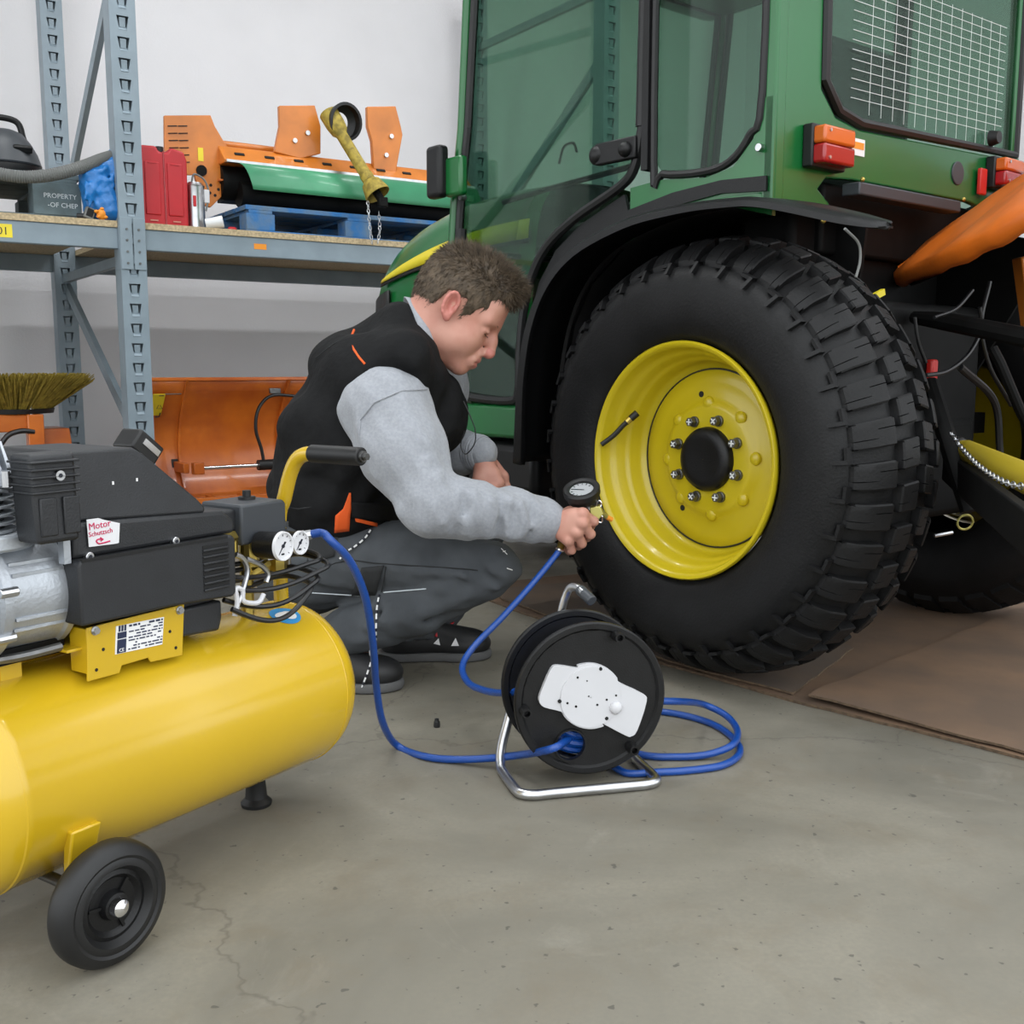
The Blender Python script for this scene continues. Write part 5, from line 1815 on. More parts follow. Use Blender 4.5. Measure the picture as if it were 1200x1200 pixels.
ga, gb = RE.on(1, YB + 0.028, 657, 722), RE.on(1, YB + 0.020, 666, 692)
gc = RE.on(1, YB - 0.002, 676, 688.5)
hp = [Vector((ctr.x - 0.03, YB + 0.028, zc + 0.02)), ga, gb, gc, RE.on(1, YB - 0.025, 684, 695)]
MB().tube(smooth_pts(hp, 6), 0.0078, 12).build('handle', 'zinc', reel, smooth=50)
MB().tube([RE.on(1, YB - 0.008, 679, 690.5), RE.on(1, YB - 0.045, 694, 704.5)], 0.0105, 16).build('handle_grip', 'plastic_grey', reel, bevel=0.002)
MB().bar((xl + 0.034, YB + 0.030, zc - 0.01), (xr - 0.054, YB + 0.030, zc - 0.01), 0.02, 0.03).build('axle_plate', 'zinc', reel)
MB().cyl((ctr.x, YB, zc), (ctr.x, YB + 0.035, zc), 0.02, n=18).build('axle', 'steel_dark', reel)

# ================================================================== hoses
HR_ = 0.0072
def W3(px, py, Y):
    return pix(px, py, Y)
hin = RE.m @ Vector((hc.x + 0.004, YF + 0.022, hc.z + 0.004))
pts = [HOSE_START, HOSE_START + Vector((0.022, -0.004, 0.003)), W3(388, 634, 1.74), W3(410, 658, 1.77), W3(428, 700, 1.82), W3(437, 755, 1.88), W3(441, 805, 1.94), W3(449, 848, 1.99), flo(466, 874, HR_), flo(500, 887, HR_), flo(545, 890, HR_ + 0.004), W3(600, 886, 1.94), W3(645, 878, RE.w(hc.x, YF - 0.03, 0).y - 0.02), hin]
b = MB().tube(smooth_pts(pts, 10), HR_, 12)
hose1 = single(b, 'air_hose', 'hose_blue', 'blue air hose hanging from the yellow compressor and running into the reel window', 'hose', smooth=60)
HAND_HOSE = W3(656, 644, 2.40)
rl = RE.m @ Vector((ctr.x - 0.088, YF + 0.055, ctr.z + 0.01))
pts = [HAND_HOSE, W3(648, 655, 2.39), W3(625, 683, 2.36), W3(590, 722, 2.31), W3(556, 757, 2.25), W3(542, 781, 2.20), W3(550, 801, 2.13), W3(575, 811, 2.04), W3(600, 811, 1.96), rl]
b = MB().tube(smooth_pts(pts, 10), HR_, 12)
hose2 = single(b, 'air_hose', 'hose_blue', "blue air hose rising in a curve from the reel to the man's right hand", 'hose', smooth=60)
rr0 = RE.m @ Vector((ctr.x + 0.085, YF + 0.06, ctr.z - 0.03))
lp = [rr0, W3(790, 822, 2.0), flo(822, 825, 0.05), flo(850, 838, 0.03), flo(864, 856, HR_ + 0.016), flo(858, 873, HR_ + 0.016), flo(830, 884, HR_ + 0.004), flo(795, 887, HR_), flo(755, 885, HR_), flo(715, 872, HR_), flo(715, 845, HR_), flo(760, 834, HR_), flo(800, 838, HR_),
      flo(838, 850, HR_), flo(862, 868, HR_), flo(866, 884, HR_), flo(846, 897, HR_), flo(805, 903, HR_), flo(770, 905, HR_), flo(735, 906, HR_), flo(715, 895, HR_ + 0.002)]
b = MB().tube(smooth_pts(lp, 10), HR_, 12)
single(b, 'air_hose', 'hose_blue', 'slack blue air hose lying in two loops on the floor right of the reel', 'hose', smooth=60)

# ================================================================== tire inflator in the man's hand
INF = W3(700, 606, 2.42)
inf = root('tire_inflator', 'brass tire inflator with round black rubber-cased gauge held at the wheel rim', 'tire inflator', INF, 0)
gq = W3(682, 577, 2.41) - INF
gd = Vector((-0.18, -0.45, 0.87)).normalized()
MB().lathe([(-0.022, 0.001), (-0.022, 0.030), (-0.018, 0.036), (-0.008, 0.038), (-0.005, 0.0385), (-0.003, 0.042), (0.010, 0.0425), (0.013, 0.040), (0.014, 0.034), (0.012, 0.029), (0.006, 0.028), (0.006, 0.001)], gq, gd, 40).build('gauge_case', 'rubber_black', inf, smooth=40)
MB().disc(gq + gd * 0.0065, gd, 0.0275, 28).build('dial', 'plastic_white', inf, smooth=0)
u_, v_, d_ = basis(gd)
mb = MB()
mb.bar(gq + gd * 0.0078 - u_ * 0.006, gq + gd * 0.0078 + u_ * 0.022, 0.0014, 0.001, up=gd)
for k in range(10):
    a = math.radians(-130 + 26 * k)
    e_ = u_ * math.cos(a) + v_ * math.sin(a)
    mb.bar(gq + gd * 0.0075 + e_ * 0.020, gq + gd * 0.0075 + e_ * 0.025, 0.0012, 0.001, up=gd)
mb.build('dial_marks', 'ink_dark', inf, smooth=0)
MB().disc(gq + gd * 0.0105, gd, 0.0285, 28).build('dial_glass', 'gauge_glass', inf, smooth=0)
w1 = [W3(px, py, 2.405) - INF for px, py in ((691, 594), (703, 592), (708, 601), (699, 611), (692, 606))]
b = MB()
ax_ = Vector((0.1, 1, 0.1)).normalized()
n_ = len(w1)
b.add([p - ax_ * 0.009 for p in w1] + [p + ax_ * 0.012 for p in w1], [tuple(range(n_)), tuple(range(2 * n_ - 1, n_ - 1, -1))] + [(i, n_ + i, n_ + (i + 1) % n_, (i + 1) % n_) for i in range(n_)])
b.build('valve_body', 'brass_pale', inf, bevel=0.002)
MB().cyl(gq - gd * 0.02, W3(693, 598, 2.41) - INF, 0.008, n=10).build('gauge_neck', 'zinc', inf)
MB().tube([W3(660, 628, 2.44) - INF, W3(676, 618, 2.43) - INF, W3(693, 602, 2.42) - INF], [0.008, 0.0095, 0.009], 12).build('grip_tube', 'zinc', inf)
MB().tube([HAND_HOSE - INF + Vector((0, 0, -0.002)), W3(658, 638, 2.41) - INF, W3(662, 628, 2.43) - INF], [0.0085, 0.009, 0.008], 12).build('hose_tail', 'brass', inf)
MB().torus(HAND_HOSE - INF, (0.3, 0, 0.9), 0.009, 0.0028, 16, 6).build('hose_clip', 'chrome', inf)
lk = [W3(px, py, 2.40) - INF for px, py in ((698, 594), (700, 588), (703, 587), (705, 591), (703, 596))]
MB().tube(smooth_pts(lk, 4), 0.0018, 6).build('hanging_ring', 'chrome', inf)
lk = [W3(px, py, 2.398) - INF for px, py in ((699, 605), (701, 611), (705, 612), (706, 606), (703, 603))]
MB().tube(smooth_pts(lk, 4), 0.0018, 6).build('hanging_ring', 'chrome', inf)
mb = MB(); mb.cyl(W3(706, 601, 2.41) - INF, W3(711, 606, 2.415) - INF, 0.0075, 0.0055, n=12)
mb.build('nozzle', 'brass_pale', inf)
mb = MB(); mb.cyl(W3(711, 606, 2.415) - INF, W3(717, 609, 2.42) - INF, 0.0058, n=10)
mb.build('chuck', 'label_orange', inf)

# ================================================================== small valve cap on the floor
q = flo(512, 852)
b = MB(); b.lathe([(0, 0.0005), (0, 0.0068), (0.004, 0.0072), (0.012, 0.0065), (0.013, 0.0050), (0.018, 0.0046), (0.019, 0.0005)], q + Vector((0, 0, 0.0003)), (0, 0, 1), 16)
single(b, 'valve_cap', 'rubber_black', 'tiny black valve cap standing alone on the concrete floor', 'valve cap', smooth=40)

# ================================================================== things on and under the rack
def K(px, py, y):
    return RK.on(1, y, px, py)
def rroot(name, label, cat, x, y, z=None, group=None):
    p = RK.w(x, y, ZD if z is None else z)
    o = root(name, label, cat, p, RK.rz, group)
    # parts are given in rack coordinates
    PM[o.name] = RK.m
    o['_'] = 0
    del o['_']
    return o
def rk(mb, o, name, m, **kw):
    """part given in rack coordinates under a root standing in the rack"""
    off = RK.inv @ Vector(o.location)
    mb.v = [p - off for p in mb.v]
    return mb.build(name, m, o, **kw)
def rsub(mb, ro, par, name, m, **kw):
    off = RK.inv @ Vector(ro.location)
    mb.v = [p - off for p in mb.v]
    return mb.build(name, m, par, **kw)
def xzp(L, y0, y1, b=None):
    return depth_poly([Vector((x, 0, z)) for x, z in L], y0, y1, b)

# ---- grey-blue pallet at the left end
py0 = 0.11
xr_ = K(95, 230, py0).x
zt = K(60, 203, py0).z
HP = zt - ZD
def pallet(o, x0, x1, y0, y1, z0, hh, m, nblk=3):
    tb, bh = 0.022, hh - 0.022 - 0.016 - 0.022
    for k in range(5):
        w_ = (y1 - y0) / 5 - 0.012
        yy = y0 + w_ / 2 + k * ((y1 - y0) - w_) / 4
        rk(MB().box(((x0 + x1) / 2, yy, z0 + hh - 0.011), (x1 - x0, w_, 0.022)), o, 'deck_plank', m, bevel=0.002)
    xs = [x0 + 0.075, (x0 + x1) / 2, x1 - 0.075]
    for x in xs:
        rk(MB().box((x, (y0 + y1) / 2, z0 + hh - 0.030), (0.12, y1 - y0, 0.016)), o, 'stringer_board', m, bevel=0.002)
    for yy in (y0 + 0.05, (y0 + y1) / 2, y1 - 0.05):
        rk(MB().box(((x0 + x1) / 2, yy, z0 + 0.011 + 0.0005), (x1 - x0, 0.10, 0.021)), o, 'bottom_plank', m, bevel=0.002)
        for x in xs:
            rk(MB().box((x, yy, z0 + 0.022 + bh / 2), (0.145, 0.10, bh)), o, 'block', m, bevel=0.003)
    return xs, z0 + 0.022, bh
p1_ = rroot('pallet', 'worn grey-blue wooden pallet with stencilled lettering at the left end of the shelf', 'pallet', xr_ - 0.6, 0.4)
xs, zbk, bh = pallet(p1_, xr_ - 1.15, xr_, py0, 0.86, ZD + 0.0005, HP, 'pallet_grey')
bw = 0.20
rk(MB().box((xr_ - bw / 2, py0 + 0.049, zbk + bh / 2), (bw, 0.104, bh)), p1_, 'block', 'pallet_grey', bevel=0.003)
for (s_, px, py, sz) in (('PROPERTY', 51, 231, 0.029), ('-OF CHEP', 56, 242, 0.029)):
    q = K(px, py, py0 - 0.004)
    mm = frame_m((q.x, py0 - 0.0038, q.z), (1, 0, 0), (0, 0, 1))
    mm = Matrix.Translation(-(RK.inv @ Vector(p1_.location))) @ mm
    text(s_, 'lettering', 'ink_grey', p1_, mm, sz, thick=0.0004)
# ---- vacuum cleaner on that pallet
vx = K(8, 190, 0.32).x
va = rroot('vacuum_cleaner', 'dark domed vacuum cleaner standing on the grey-blue pallet', 'vacuum cleaner', vx, 0.40, ZD + HP + 0.0005)
z0 = ZD + HP + 0.001
c = Vector((vx, 0.40, z0))
rk(MB().lathe([(0, 0.001), (0, 0.155), (0.02, 0.165), (0.05, 0.165), (0.055, 0.150)], c, (0, 0, 1), 40), va, 'base', 'plastic_black', smooth=40)
rk(MB().lathe([(0.055, 0.155), (0.062, 0.160), (0.11, 0.145), (0.16, 0.118), (0.20, 0.085), (0.215, 0.05), (0.22, 0.001)], c, (0, 0, 1), 40), va, 'dome', 'plastic_grey', smooth=40)
rk(MB().tube(smooth_pts([c + Vector((-0.09, 0, 0.18)), c + Vector((-0.06, 0, 0.26)), c + Vector((0.06, 0, 0.26)), c + Vector((0.09, 0, 0.18))]), 0.014, 10), va, 'carry_handle', 'plastic_black')
rk(MB().box(c + Vector((0.06, -0.125, 0.12)), (0.08, 0.03, 0.03), Matrix.Rotation(0.5, 3, 'X')), va, 'clip', 'plastic_black', bevel=0.005)
# ---- ribbed grey hose lying in front, its end in a blue bag
hp = [K(px, py, y) for px, py, y in ((-30, 196, 0.10), (-5, 203, 0.03), (30, 207.5, 0.0), (65, 204, -0.005), (98, 195, 0.0), (118, 187.5, 0.02), (131, 183.5, 0.04))]
HPT = smooth_pts(hp, 26)
rr_ = [0.026 + (0.0022 if k % 2 else -0.0012) for k in range(len(HPT))]
b = MB().tube([RK.w(*p) for p in HPT], rr_, 14)
single(b, 'suction_hose', 'hose_grey', 'ribbed grey suction hose lying across the front of the pallet', 'hose', smooth=60)
bg = Soft(0.03)
def KW(px, py, y): return RK.w(*K(px, py, y))
bx0 = RK.w(K(112, 250, 0.03).x, 0.05, ZD)
zdir = Vector((0, 0, 1))
rkx = Vector((math.cos(RK.rz), math.sin(RK.rz), 0))
bg.ell(KW(119, 237, 0.035), (0.085, 0.055, 0.080))
bg.ell(KW(110, 216, 0.03), (0.066, 0.045, 0.062))
bg.cap(KW(106, 203, 0.03), KW(131, 198, 0.035), 0.042, 0.042)
bg.cap(KW(131, 196, 0.035), KW(134, 181, 0.045), 0.040, 0.026)
bg.ell(KW(124, 250, 0.035), (0.085, 0.055, 0.045))
for k in range(14):
    rs = random.Random(40 + k)
    a_, c_ = KW(rs.uniform(98, 138), rs.uniform(195, 250), -0.012), KW(rs.uniform(98, 138), rs.uniform(195, 250), -0.012)
    bg.cap(a_, c_, 0.008, 0.003, k=0.012)
def bagm(G, d):
    x, y, z = G[..., 0], G[..., 1], G[..., 2]
    n = np.abs(np.sin(x * 70 + z * 40)) + np.abs(np.sin(z * 66 - x * 35 + y * 30)) - 1.2
    return np.maximum(d + 0.0032 * n, ZD + 0.001 - z)
bagv, bagf = bg.mesh(0.006, bagm)
lo_ = Vector((float(bagv[:, 0].mean()), float(bagv[:, 1].mean()), ZD + 0.001))
bag = net_obj('plastic_bag', (bagv - np.array(lo_), bagf), 'bag_blue', None)
bag.location = lo_
tag(bag, 'crumpled blue plastic bag at the hose end beside the rack post', 'bag')
# ---- orange knob and black fitting near the shelf edge
q = K(119, 253, -0.005)
ob = rroot('plastic_stopper', 'small orange plastic stopper lying at the shelf edge below the blue bag', 'stopper', q.x, -0.008)
b = MB()
zq = ZD + 0.027
b.ball((q.x, -0.008, zq), (0.022, 0.020, 0.026), 14, 10)
kb = rk(b, ob, 'stopper_body', 'label_orange')
for k in range(5):
    a = 2 * math.pi * k / 5 + 0.3
    rsub(MB().ball((q.x + 0.024 * math.cos(a), -0.016, zq + 0.019 * math.sin(a) + 0.002), (0.011, 0.011, 0.0075), 10, 8), ob, ob, 'lobe', 'label_orange')
q = K(105, 249, 0.0)
ob = rroot('pipe_fitting', 'small square black fitting with grey rim beside the orange stopper', 'fitting', q.x, 0.01)
rk(MB().box((q.x, 0.01, ZD + 0.027), (0.042, 0.035, 0.05), Matrix.Rotation(0.35, 3, 'Y')), ob, 'fitting_rim', 'hose_grey', bevel=0.004)
rk(MB().box((q.x + 0.001, -0.008, ZD + 0.029), (0.028, 0.004, 0.034), Matrix.Rotation(0.35, 3, 'Y')), ob, 'fitting_bore', 'black_void', bevel=0.002)
rk(MB().cyl((q.x - 0.05, 0.02, ZD + 0.014), (q.x - 0.01, 0.015, ZD + 0.014), 0.013, n=14), ob, 'fitting_tail', 'rubber_black')
# ---- red jerry can
jy = 0.10
xa, xb = K(164, 220, jy).x, K(220, 220, jy).x
ztop = K(190, 172, jy).z
jc = rroot('jerry_can', 'red plastic jerry can with a black cap standing right of the rack post', 'jerry can', (xa + xb) / 2, jy + 0.09)
z0 = ZD + 0.001
hj = ztop - z0
cxm = (xa + xb) / 2
outl = [(xa + 0.008, z0), (xb - 0.008, z0), (xb, z0 + 0.012), (xb + 0.002, z0 + hj - 0.05), (xb - 0.012, z0 + hj - 0.012), (cxm + 0.045, z0 + hj), (cxm + 0.035, z0 + hj - 0.002), (cxm + 0.022, z0 + hj - 0.022), (cxm - 0.016, z0 + hj - 0.022), (cxm - 0.030, z0 + hj + 0.002), (xa + 0.014, z0 + hj), (xa - 0.002, z0 + hj - 0.02), (xa, z0 + 0.012)]
rk(xzp(outl, jy, jy + 0.17), jc, 'can_body', 'can_red', bevel=0.010, seg=3)
for s_ in (-1, 1):
    xx = cxm + s_ * 0.052
    rk(MB().box((xx, jy + 0.002, z0 + hj * 0.48), (0.072, 0.014, hj * 0.66)), jc, 'can_panel', 'can_red', bevel=0.006, seg=3)
    rk(MB().box((xx, jy - 0.005, z0 + hj * 0.79), (0.040, 0.004, 0.006)), jc, 'can_rib', 'can_red', bevel=0.001)
    rk(MB().box((xx, jy - 0.005, z0 + 0.030), (0.036, 0.003, 0.005)), jc, 'can_mark', 'skin', smooth=0)
rk(MB().tube([(cxm + 0.002, jy - 0.001, z0 + hj - 0.02), (cxm + 0.004, jy - 0.002, z0 + 0.004)], 0.0035, 8), jc, 'can_seam', 'lens_red')
rk(MB().cyl((cxm + 0.004, jy + 0.07, z0 + hj - 0.025), (cxm + 0.004, jy + 0.07, z0 + hj + 0.012), 0.020, n=16), jc, 'can_cap', 'rubber_black', bevel=0.003)
# ---- silver oil can with a wire handle and white box label
sy = 0.10
xa, xb = K(222, 240, sy).x, K(243, 240, sy).x
zt_ = K(232, 213, sy).z
oc = rroot('oil_can', 'shiny silver metal can with wire handle beside the red jerry can', 'can', (xa + xb) / 2, sy + 0.05)
rc = (xb - xa) / 2
cx_ = (xa + xb) / 2
cc = Vector((cx_, sy + rc, ZD + 0.001))
hh = zt_ - ZD
rk(MB().lathe([(0, 0.001), (0, rc), (hh * 0.90, rc), (hh * 0.93, rc + 0.002), (hh * 0.96, rc * 0.9), (hh, rc * 0.75), (hh, 0.001)], cc, (0, 0, 1), 36), oc, 'can_body', 'zinc', smooth=40)
rk(MB().tube(smooth_pts([cc + Vector((-rc * 0.5, -rc * 0.5, hh)), cc + Vector((-rc * 0.2, -rc * 0.6, hh + 0.035)), cc + Vector((rc * 0.9, -rc * 0.6, hh + 0.012)), cc + Vector((rc * 1.35, -rc * 0.6, hh - 0.05)), cc + Vector((rc * 0.95, -rc * 0.6, hh - 0.13))]), 0.0045, 8), oc, 'wire_handle', 'hose_grey')
rk(MB().box(cc + Vector((rc * 1.1, -rc * 0.5, hh - 0.062)), (0.026, 0.02, 0.062)), oc, 'side_box', 'plastic_white', bevel=0.004)
rk(MB().box(cc + Vector((-rc * 0.4, -rc * 0.97, hh - 0.09)), (0.014, 0.01, 0.05)), oc, 'can_label', 'can_red', bevel=0.002)
# ---- upturned clear cup and red cap
q = K(253, 262, 0.04)
b = MB()
for (ang, r_) in ((0, 0),):
    pass
cc = Vector((q.x, 0.06, ZD + 0.0355))
axd = Vector((0.85, -0.35, 0.15)).normalized()
b.lathe([(-0.04, 0.024), (0.04, 0.0285), (0.041, 0.0265), (-0.036, 0.022), (-0.036, 0.001)], cc, axd, 28)
cup = MB()
cup.v = [RK.w(*p) for p in b.v]; cup.f = b.f; cup.fm = b.fm
single(cup, 'clear_cup', 'clear_plastic', 'small clear plastic cup lying on its side next to the silver can', 'cup', smooth=40)
q = K(273, 269, 0.0)
b = MB().lathe([(0, 0.001), (0, 0.020), (0.010, 0.020), (0.014, 0.015), (0.014, 0.001)], RK.w(q.x, 0.01, ZD + 0.0005), (0, 0, 1), 20)
single(b, 'red_cap', 'can_red', 'flat red screw cap at the shelf edge left of the blue pallet', 'cap', smooth=40)

# ---- blue pallet carrying the mower
by0 = 0.10
x0 = K(293, 258, by0).x - 0.02
zp = K(310, 241.5, by0).z
p2_ = rroot('pallet', 'bright blue wooden pallet under the orange and green flail mower', 'pallet', x0 + 0.6, 0.5)
pallet(p2_, x0, x0 + 1.2, by0, 0.9, ZD + 0.0005, zp - ZD, 'pallet_blue')
# ---- flail mower
MY = 0.16
mo = rroot('flail_mower', 'orange flail mower with long green hood resting on the blue pallet', 'mower', x0 + 0.5, 0.45, zp + 0.0005)
zlow = zp + 0.001
# left end plate
xl0, xl1 = K(194, 200, MY + 0.1).x, K(262, 200, MY + 0.1).x
L = [K(px, py, MY + 0.12) for px, py in ((193, 148), (252, 148), (262, 165), (280, 190), (268, 205), (262, 228), (247, 243), (236, 240), (228, 205), (193, 205))]
pts_up = [(p.x, p.z) for p in L]
ep = rk(xzp([(L[0].x, L[0].z + 0.05), (L[1].x - 0.02, L[1].z + 0.05)] + pts_up[1:], MY + 0.12, MY + 0.14), mo, 'end_plate', 'orange_machine', bevel=0.003)
for r_ in range(6):
    for c_ in range(2):
        q = K(202 + c_ * 12 + r_ * 0.6, 152 + r_ * 8.5, MY + 0.12)
        rsub(MB().bar((q.x - 0.022, MY + 0.1195, q.z + 0.014), (q.x + 0.022, MY + 0.1195, q.z - 0.014 + 0.034 - 0.0), 0.004, 0.008, up=(0, 1, 0)), mo, ep, 'slot', 'black_void', smooth=0)
q = K(235, 181, MY + 0.12)
rsub(MB().box((q.x, MY + 0.1185, q.z), (0.026, 0.002, 0.062)), mo, ep, 'yellow_sticker', 'label_yellow', smooth=0)
q = K(236, 200, MY + 0.12)
rsub(MB().cyl((q.x, MY + 0.122, q.z), (q.x, MY + 0.112, q.z), 0.026, n=20), mo, ep, 'bearing_cover', 'black_iron')
for (px, py) in ((256, 222), (259, 214), (252, 229), (247, 217), (246, 226)):
    q = K(px, py, MY + 0.12)
    rsub(MB().cyl((q.x, MY + 0.121, q.z), (q.x, MY + 0.1185, q.z), 0.0075, n=10), mo, ep, 'hole', 'black_void')
# main beam: sloped plate with dark slots
xe = x0 + 1.35
bA, bB = K(262, 170, MY + 0.10), K(280, 190, MY)
b = MB()
zA, zB = bA.z, bB.z
xs0 = K(257, 168, MY + 0.1).x
b.hexa([Vector((xs0, MY + 0.02, zB)), Vector((xe, MY + 0.02, zB)), Vector((xe, MY + 0.30, zB)), Vector((xs0, MY + 0.30, zB)), Vector((xs0, MY + 0.12, zA)), Vector((xe, MY + 0.12, zA)), Vector((xe, MY + 0.30, zA)), Vector((xs0, MY + 0.30, zA))])
bm_ = rk(b, mo, 'beam', 'orange_machine', bevel=0.005)
for k in range(8):
    x = xs0 + 0.09 + k * 0.155
    u = 0.55
    rsub(MB().box((x, MY + 0.02 + 0.10 * u - 0.002, zB + (zA - zB) * u), (0.05, 0.01, 0.016), Matrix.Rotation(-0.75, 3, 'X')), mo, bm_, 'slot', 'black_void', bevel=0.002)
rk(MB().cyl((xs0 - 0.01, MY + 0.22, zA + 0.028), (xs0 + 0.33, MY + 0.22, zA + 0.028), 0.018, n=14), mo, 'tube_bar', 'orange_machine')
rk(MB().bar((xs0, MY + 0.018, zB + 0.004), (xe, MY + 0.018, zB + 0.004), 0.03, 0.012), mo, 'edge_strip', 'zinc')
# green hood, a bowed sheet
zg = K(287, 222, MY - 0.03).z
xg = K(281, 200, MY).x
rows = []
for k in range(9):
    u = k / 8
    y = MY + 0.015 - 0.075 * math.sin(u * 1.45)
    z = zB + (zg - zB) * (1 - math.cos(u * 1.5)) / (1 - math.cos(1.5))
    rows.append([Vector((xg + 0.045 * u, y, z)), Vector((xg + 0.5, y, z)), Vector((xe, y, z))])
rk(MB().grid(rows), mo, 'hood', 'mower_green', smooth=60, thick=0.005)
# rotor and roller below
zr = zp + 0.055
rk(MB().cyl((xg + 0.02, MY + 0.08, zr + 0.012), (xe, MY + 0.08, zr + 0.012), 0.062, n=20), mo, 'roller', 'black_iron')
rk(MB().cyl((xg - 0.055, MY + 0.16, zr + 0.075), (xe, MY + 0.16, zr + 0.075), 0.085, n=24), mo, 'rotor', 'black_iron')
for k in range(6):
    a = k * 1.047
    rk(MB().bar((xg - 0.06, MY + 0.16, zr + 0.075), (xg - 0.06, MY + 0.16 + 0.075 * math.cos(a), zr + 0.075 + 0.075 * math.sin(a)), 0.008, 0.02, up=(1, 0, 0)), mo, 'rotor_arm', 'orange_paint', smooth=0)
rk(MB().box(((xg + xe) / 2, MY + 0.28, (zr + zA) / 2), (xe - xg, 0.12, zA - zr)), mo, 'rear_casing', 'black_iron')
# coupling brackets
for (pxs, pys, yy) in ((((328, 148), (376, 148), (376, 180), (352, 186), (322, 178)), None, MY + 0.10), (((431, 148), (470, 148), (472, 158), (464, 202), (438, 198), (436, 165)), None, MY + 0.08)):
    pp = [K(px, py, yy) for px, py in pxs]
    pp = [(p.x, p.z) for p in pp]
    pp = [(pp[0][0], pp[0][1] + 0.10), (pp[1][0] - 0.03, pp[1][1] + 0.10)] + pp[1:] + [pp[0]] if True else pp
    bk = rk(xzp(pp[:-1] if pp[-1] == pp[2] else pp, yy, yy + 0.03), mo, 'coupling_bracket', 'orange_machine', bevel=0.004)
for (px, py, yy) in ((360, 156, MY + 0.10), (345, 165, MY + 0.10), (458, 160, MY + 0.08), (452, 182, MY + 0.08)):
    q = K(px, py, yy)
    rk(MB().cyl((q.x, yy + 0.01, q.z), (q.x, yy - 0.012, q.z), 0.012, n=12), mo, 'pin', 'zinc')
# drive guard and cardan shaft
ga = K(400, 148, MY + 0.02)
rk(MB().lathe([(-0.02, 0.05), (0.0, 0.085), (0.05, 0.095), (0.052, 0.08)], Vector((ga.x, MY + 0.02, ga.z + 0.02)), (0.1, -0.9, -0.1), 28), mo, 'drive_guard', 'rubber_black', smooth=40)
s0, s1 = K(393, 146, MY + 0.0), K(433, 212, MY - 0.17)
s2 = K(446, 233, MY - 0.22)
rk(MB().tube([s0 + (s0 - s1) * 0.2, s0, s0.lerp(s1, 0.12), s0.lerp(s1, 0.18), s0.lerp(s1, 0.88), s0.lerp(s1, 0.90), s1], [0.05, 0.05, 0.044, 0.030, 0.030, 0.034, 0.034], 18), mo, 'shaft_tube', 'brass_pale' if False else 'bristle', smooth=40)
dn = (s2 - s1).normalized()
rk(MB().lathe([(0, 0.034), (0.015, 0.050), (0.075, 0.066), (0.085, 0.066), (0.085, 0.062), (0.02, 0.045), (0.02, 0.001)], s1, dn, 28), mo, 'shaft_cone', 'label_yellow' if False else 'bristle', smooth=40)
rk(MB().tube([s1, s2 + dn * 0.02], [0.022, 0.020], 10), mo, 'yoke', 'black_iron')
rk(MB().box(s2 + dn * 0.02, (0.05, 0.03, 0.05)), mo, 'yoke_fork', 'black_iron', bevel=0.006)
q0 = RK.inv @ Vector(mo.location)
for (pa_, pb_, pc_) in (((431, 238), (433, 262), (436, 285)), ((444, 250), (445, 268), (443, 283))):
    chain('chain', [K(*pa_, -0.03) - q0, K(*pb_, -0.07) - q0, K(*pc_, -0.075) - q0], mo, 'zinc', 0.009, 0.0018)

# ================================================================== below the shelf
# ---- snow plough blade
PYB = 0.42
sp_x0, sp_x1 = K(176, 500, PYB).x - 0.03, K(470, 500, PYB).x
ztp = K(250, 445, PYB).z
pb_ = K(250, 585, PYB - 0.10).z
sp = rroot('snow_plough', 'orange curved snow plough blade stored on the floor under the shelf', 'snow plough', (sp_x0 + sp_x1) / 2, PYB + 0.1, 0.0)
rows = []
NBk = 12
zbt = 0.03
for k in range(NBk + 1):
    u = k / NBk
    z = ztp + (zbt - ztp) * u
    y = PYB + 0.20 * math.sin(math.pi * (u * 0.92)) - 0.02 * u
    rows.append([Vector((sp_x0 + (sp_x1 - sp_x0) * j / 6, y, z)) for j in range(7)])
bl = rk(MB().grid(rows), sp, 'blade', 'orange_paint', smooth=60, thick=0.012)
rk(MB().box(((sp_x0 + sp_x1) / 2, PYB - 0.005, ztp + 0.004), (sp_x1 - sp_x0, 0.035, 0.018)), sp, 'top_flange', 'orange_paint', bevel=0.003)
rk(MB().box(((sp_x0 + sp_x1) / 2, PYB - 0.01, 0.035), (sp_x1 - sp_x0, 0.025, 0.07)), sp, 'cutting_edge', 'steel_dark', bevel=0.003)
for px in (219, 338):
    xx = K(px, 480, PYB).x
    b = MB()
    prof_ = []
    for k in range(NBk + 1):
        u = k / NBk
        z = ztp + (zbt - ztp) * u
        prof_.append((PYB + 0.20 * math.sin(math.pi * (u * 0.92)) - 0.02 * u, z))
    vs = []
    for (y, z) in prof_: vs += [Vector((xx - 0.006, y, z)), Vector((xx - 0.006, y - 0.035, z)), Vector((xx + 0.006, y - 0.035, z)), Vector((xx + 0.006, y, z))]
    fs = []
    for k in range(NBk):
        for j in range(3): fs.append((4 * k + j, 4 * k + j + 1, 4 * k + 5 + j, 4 * k + 4 + j))
    b.add(vs, fs)
    rk(b, sp, 'rib', 'orange_paint', smooth=0)
def on_blade(px, py):
    q = K(px, py, PYB + 0.12)
    u = max(0, min(1, (ztp - q.z) / (ztp - zbt)))
    y = PYB + 0.20 * math.sin(math.pi * (u * 0.92)) - 0.02 * u
    return K(px, py, y - 0.004)
q = on_blade(182, 476)
stc = rsub(MB().box((q.x, q.y - 0.022, q.z), (0.062, 0.004, 0.17), Matrix.Rotation(0.75, 3, 'X')), sp, bl, 'warning_sticker', 'label_yellow', smooth=0)
b = MB()
tq = Vector((q.x + 0.012, q.y - 0.030, q.z + 0.0))
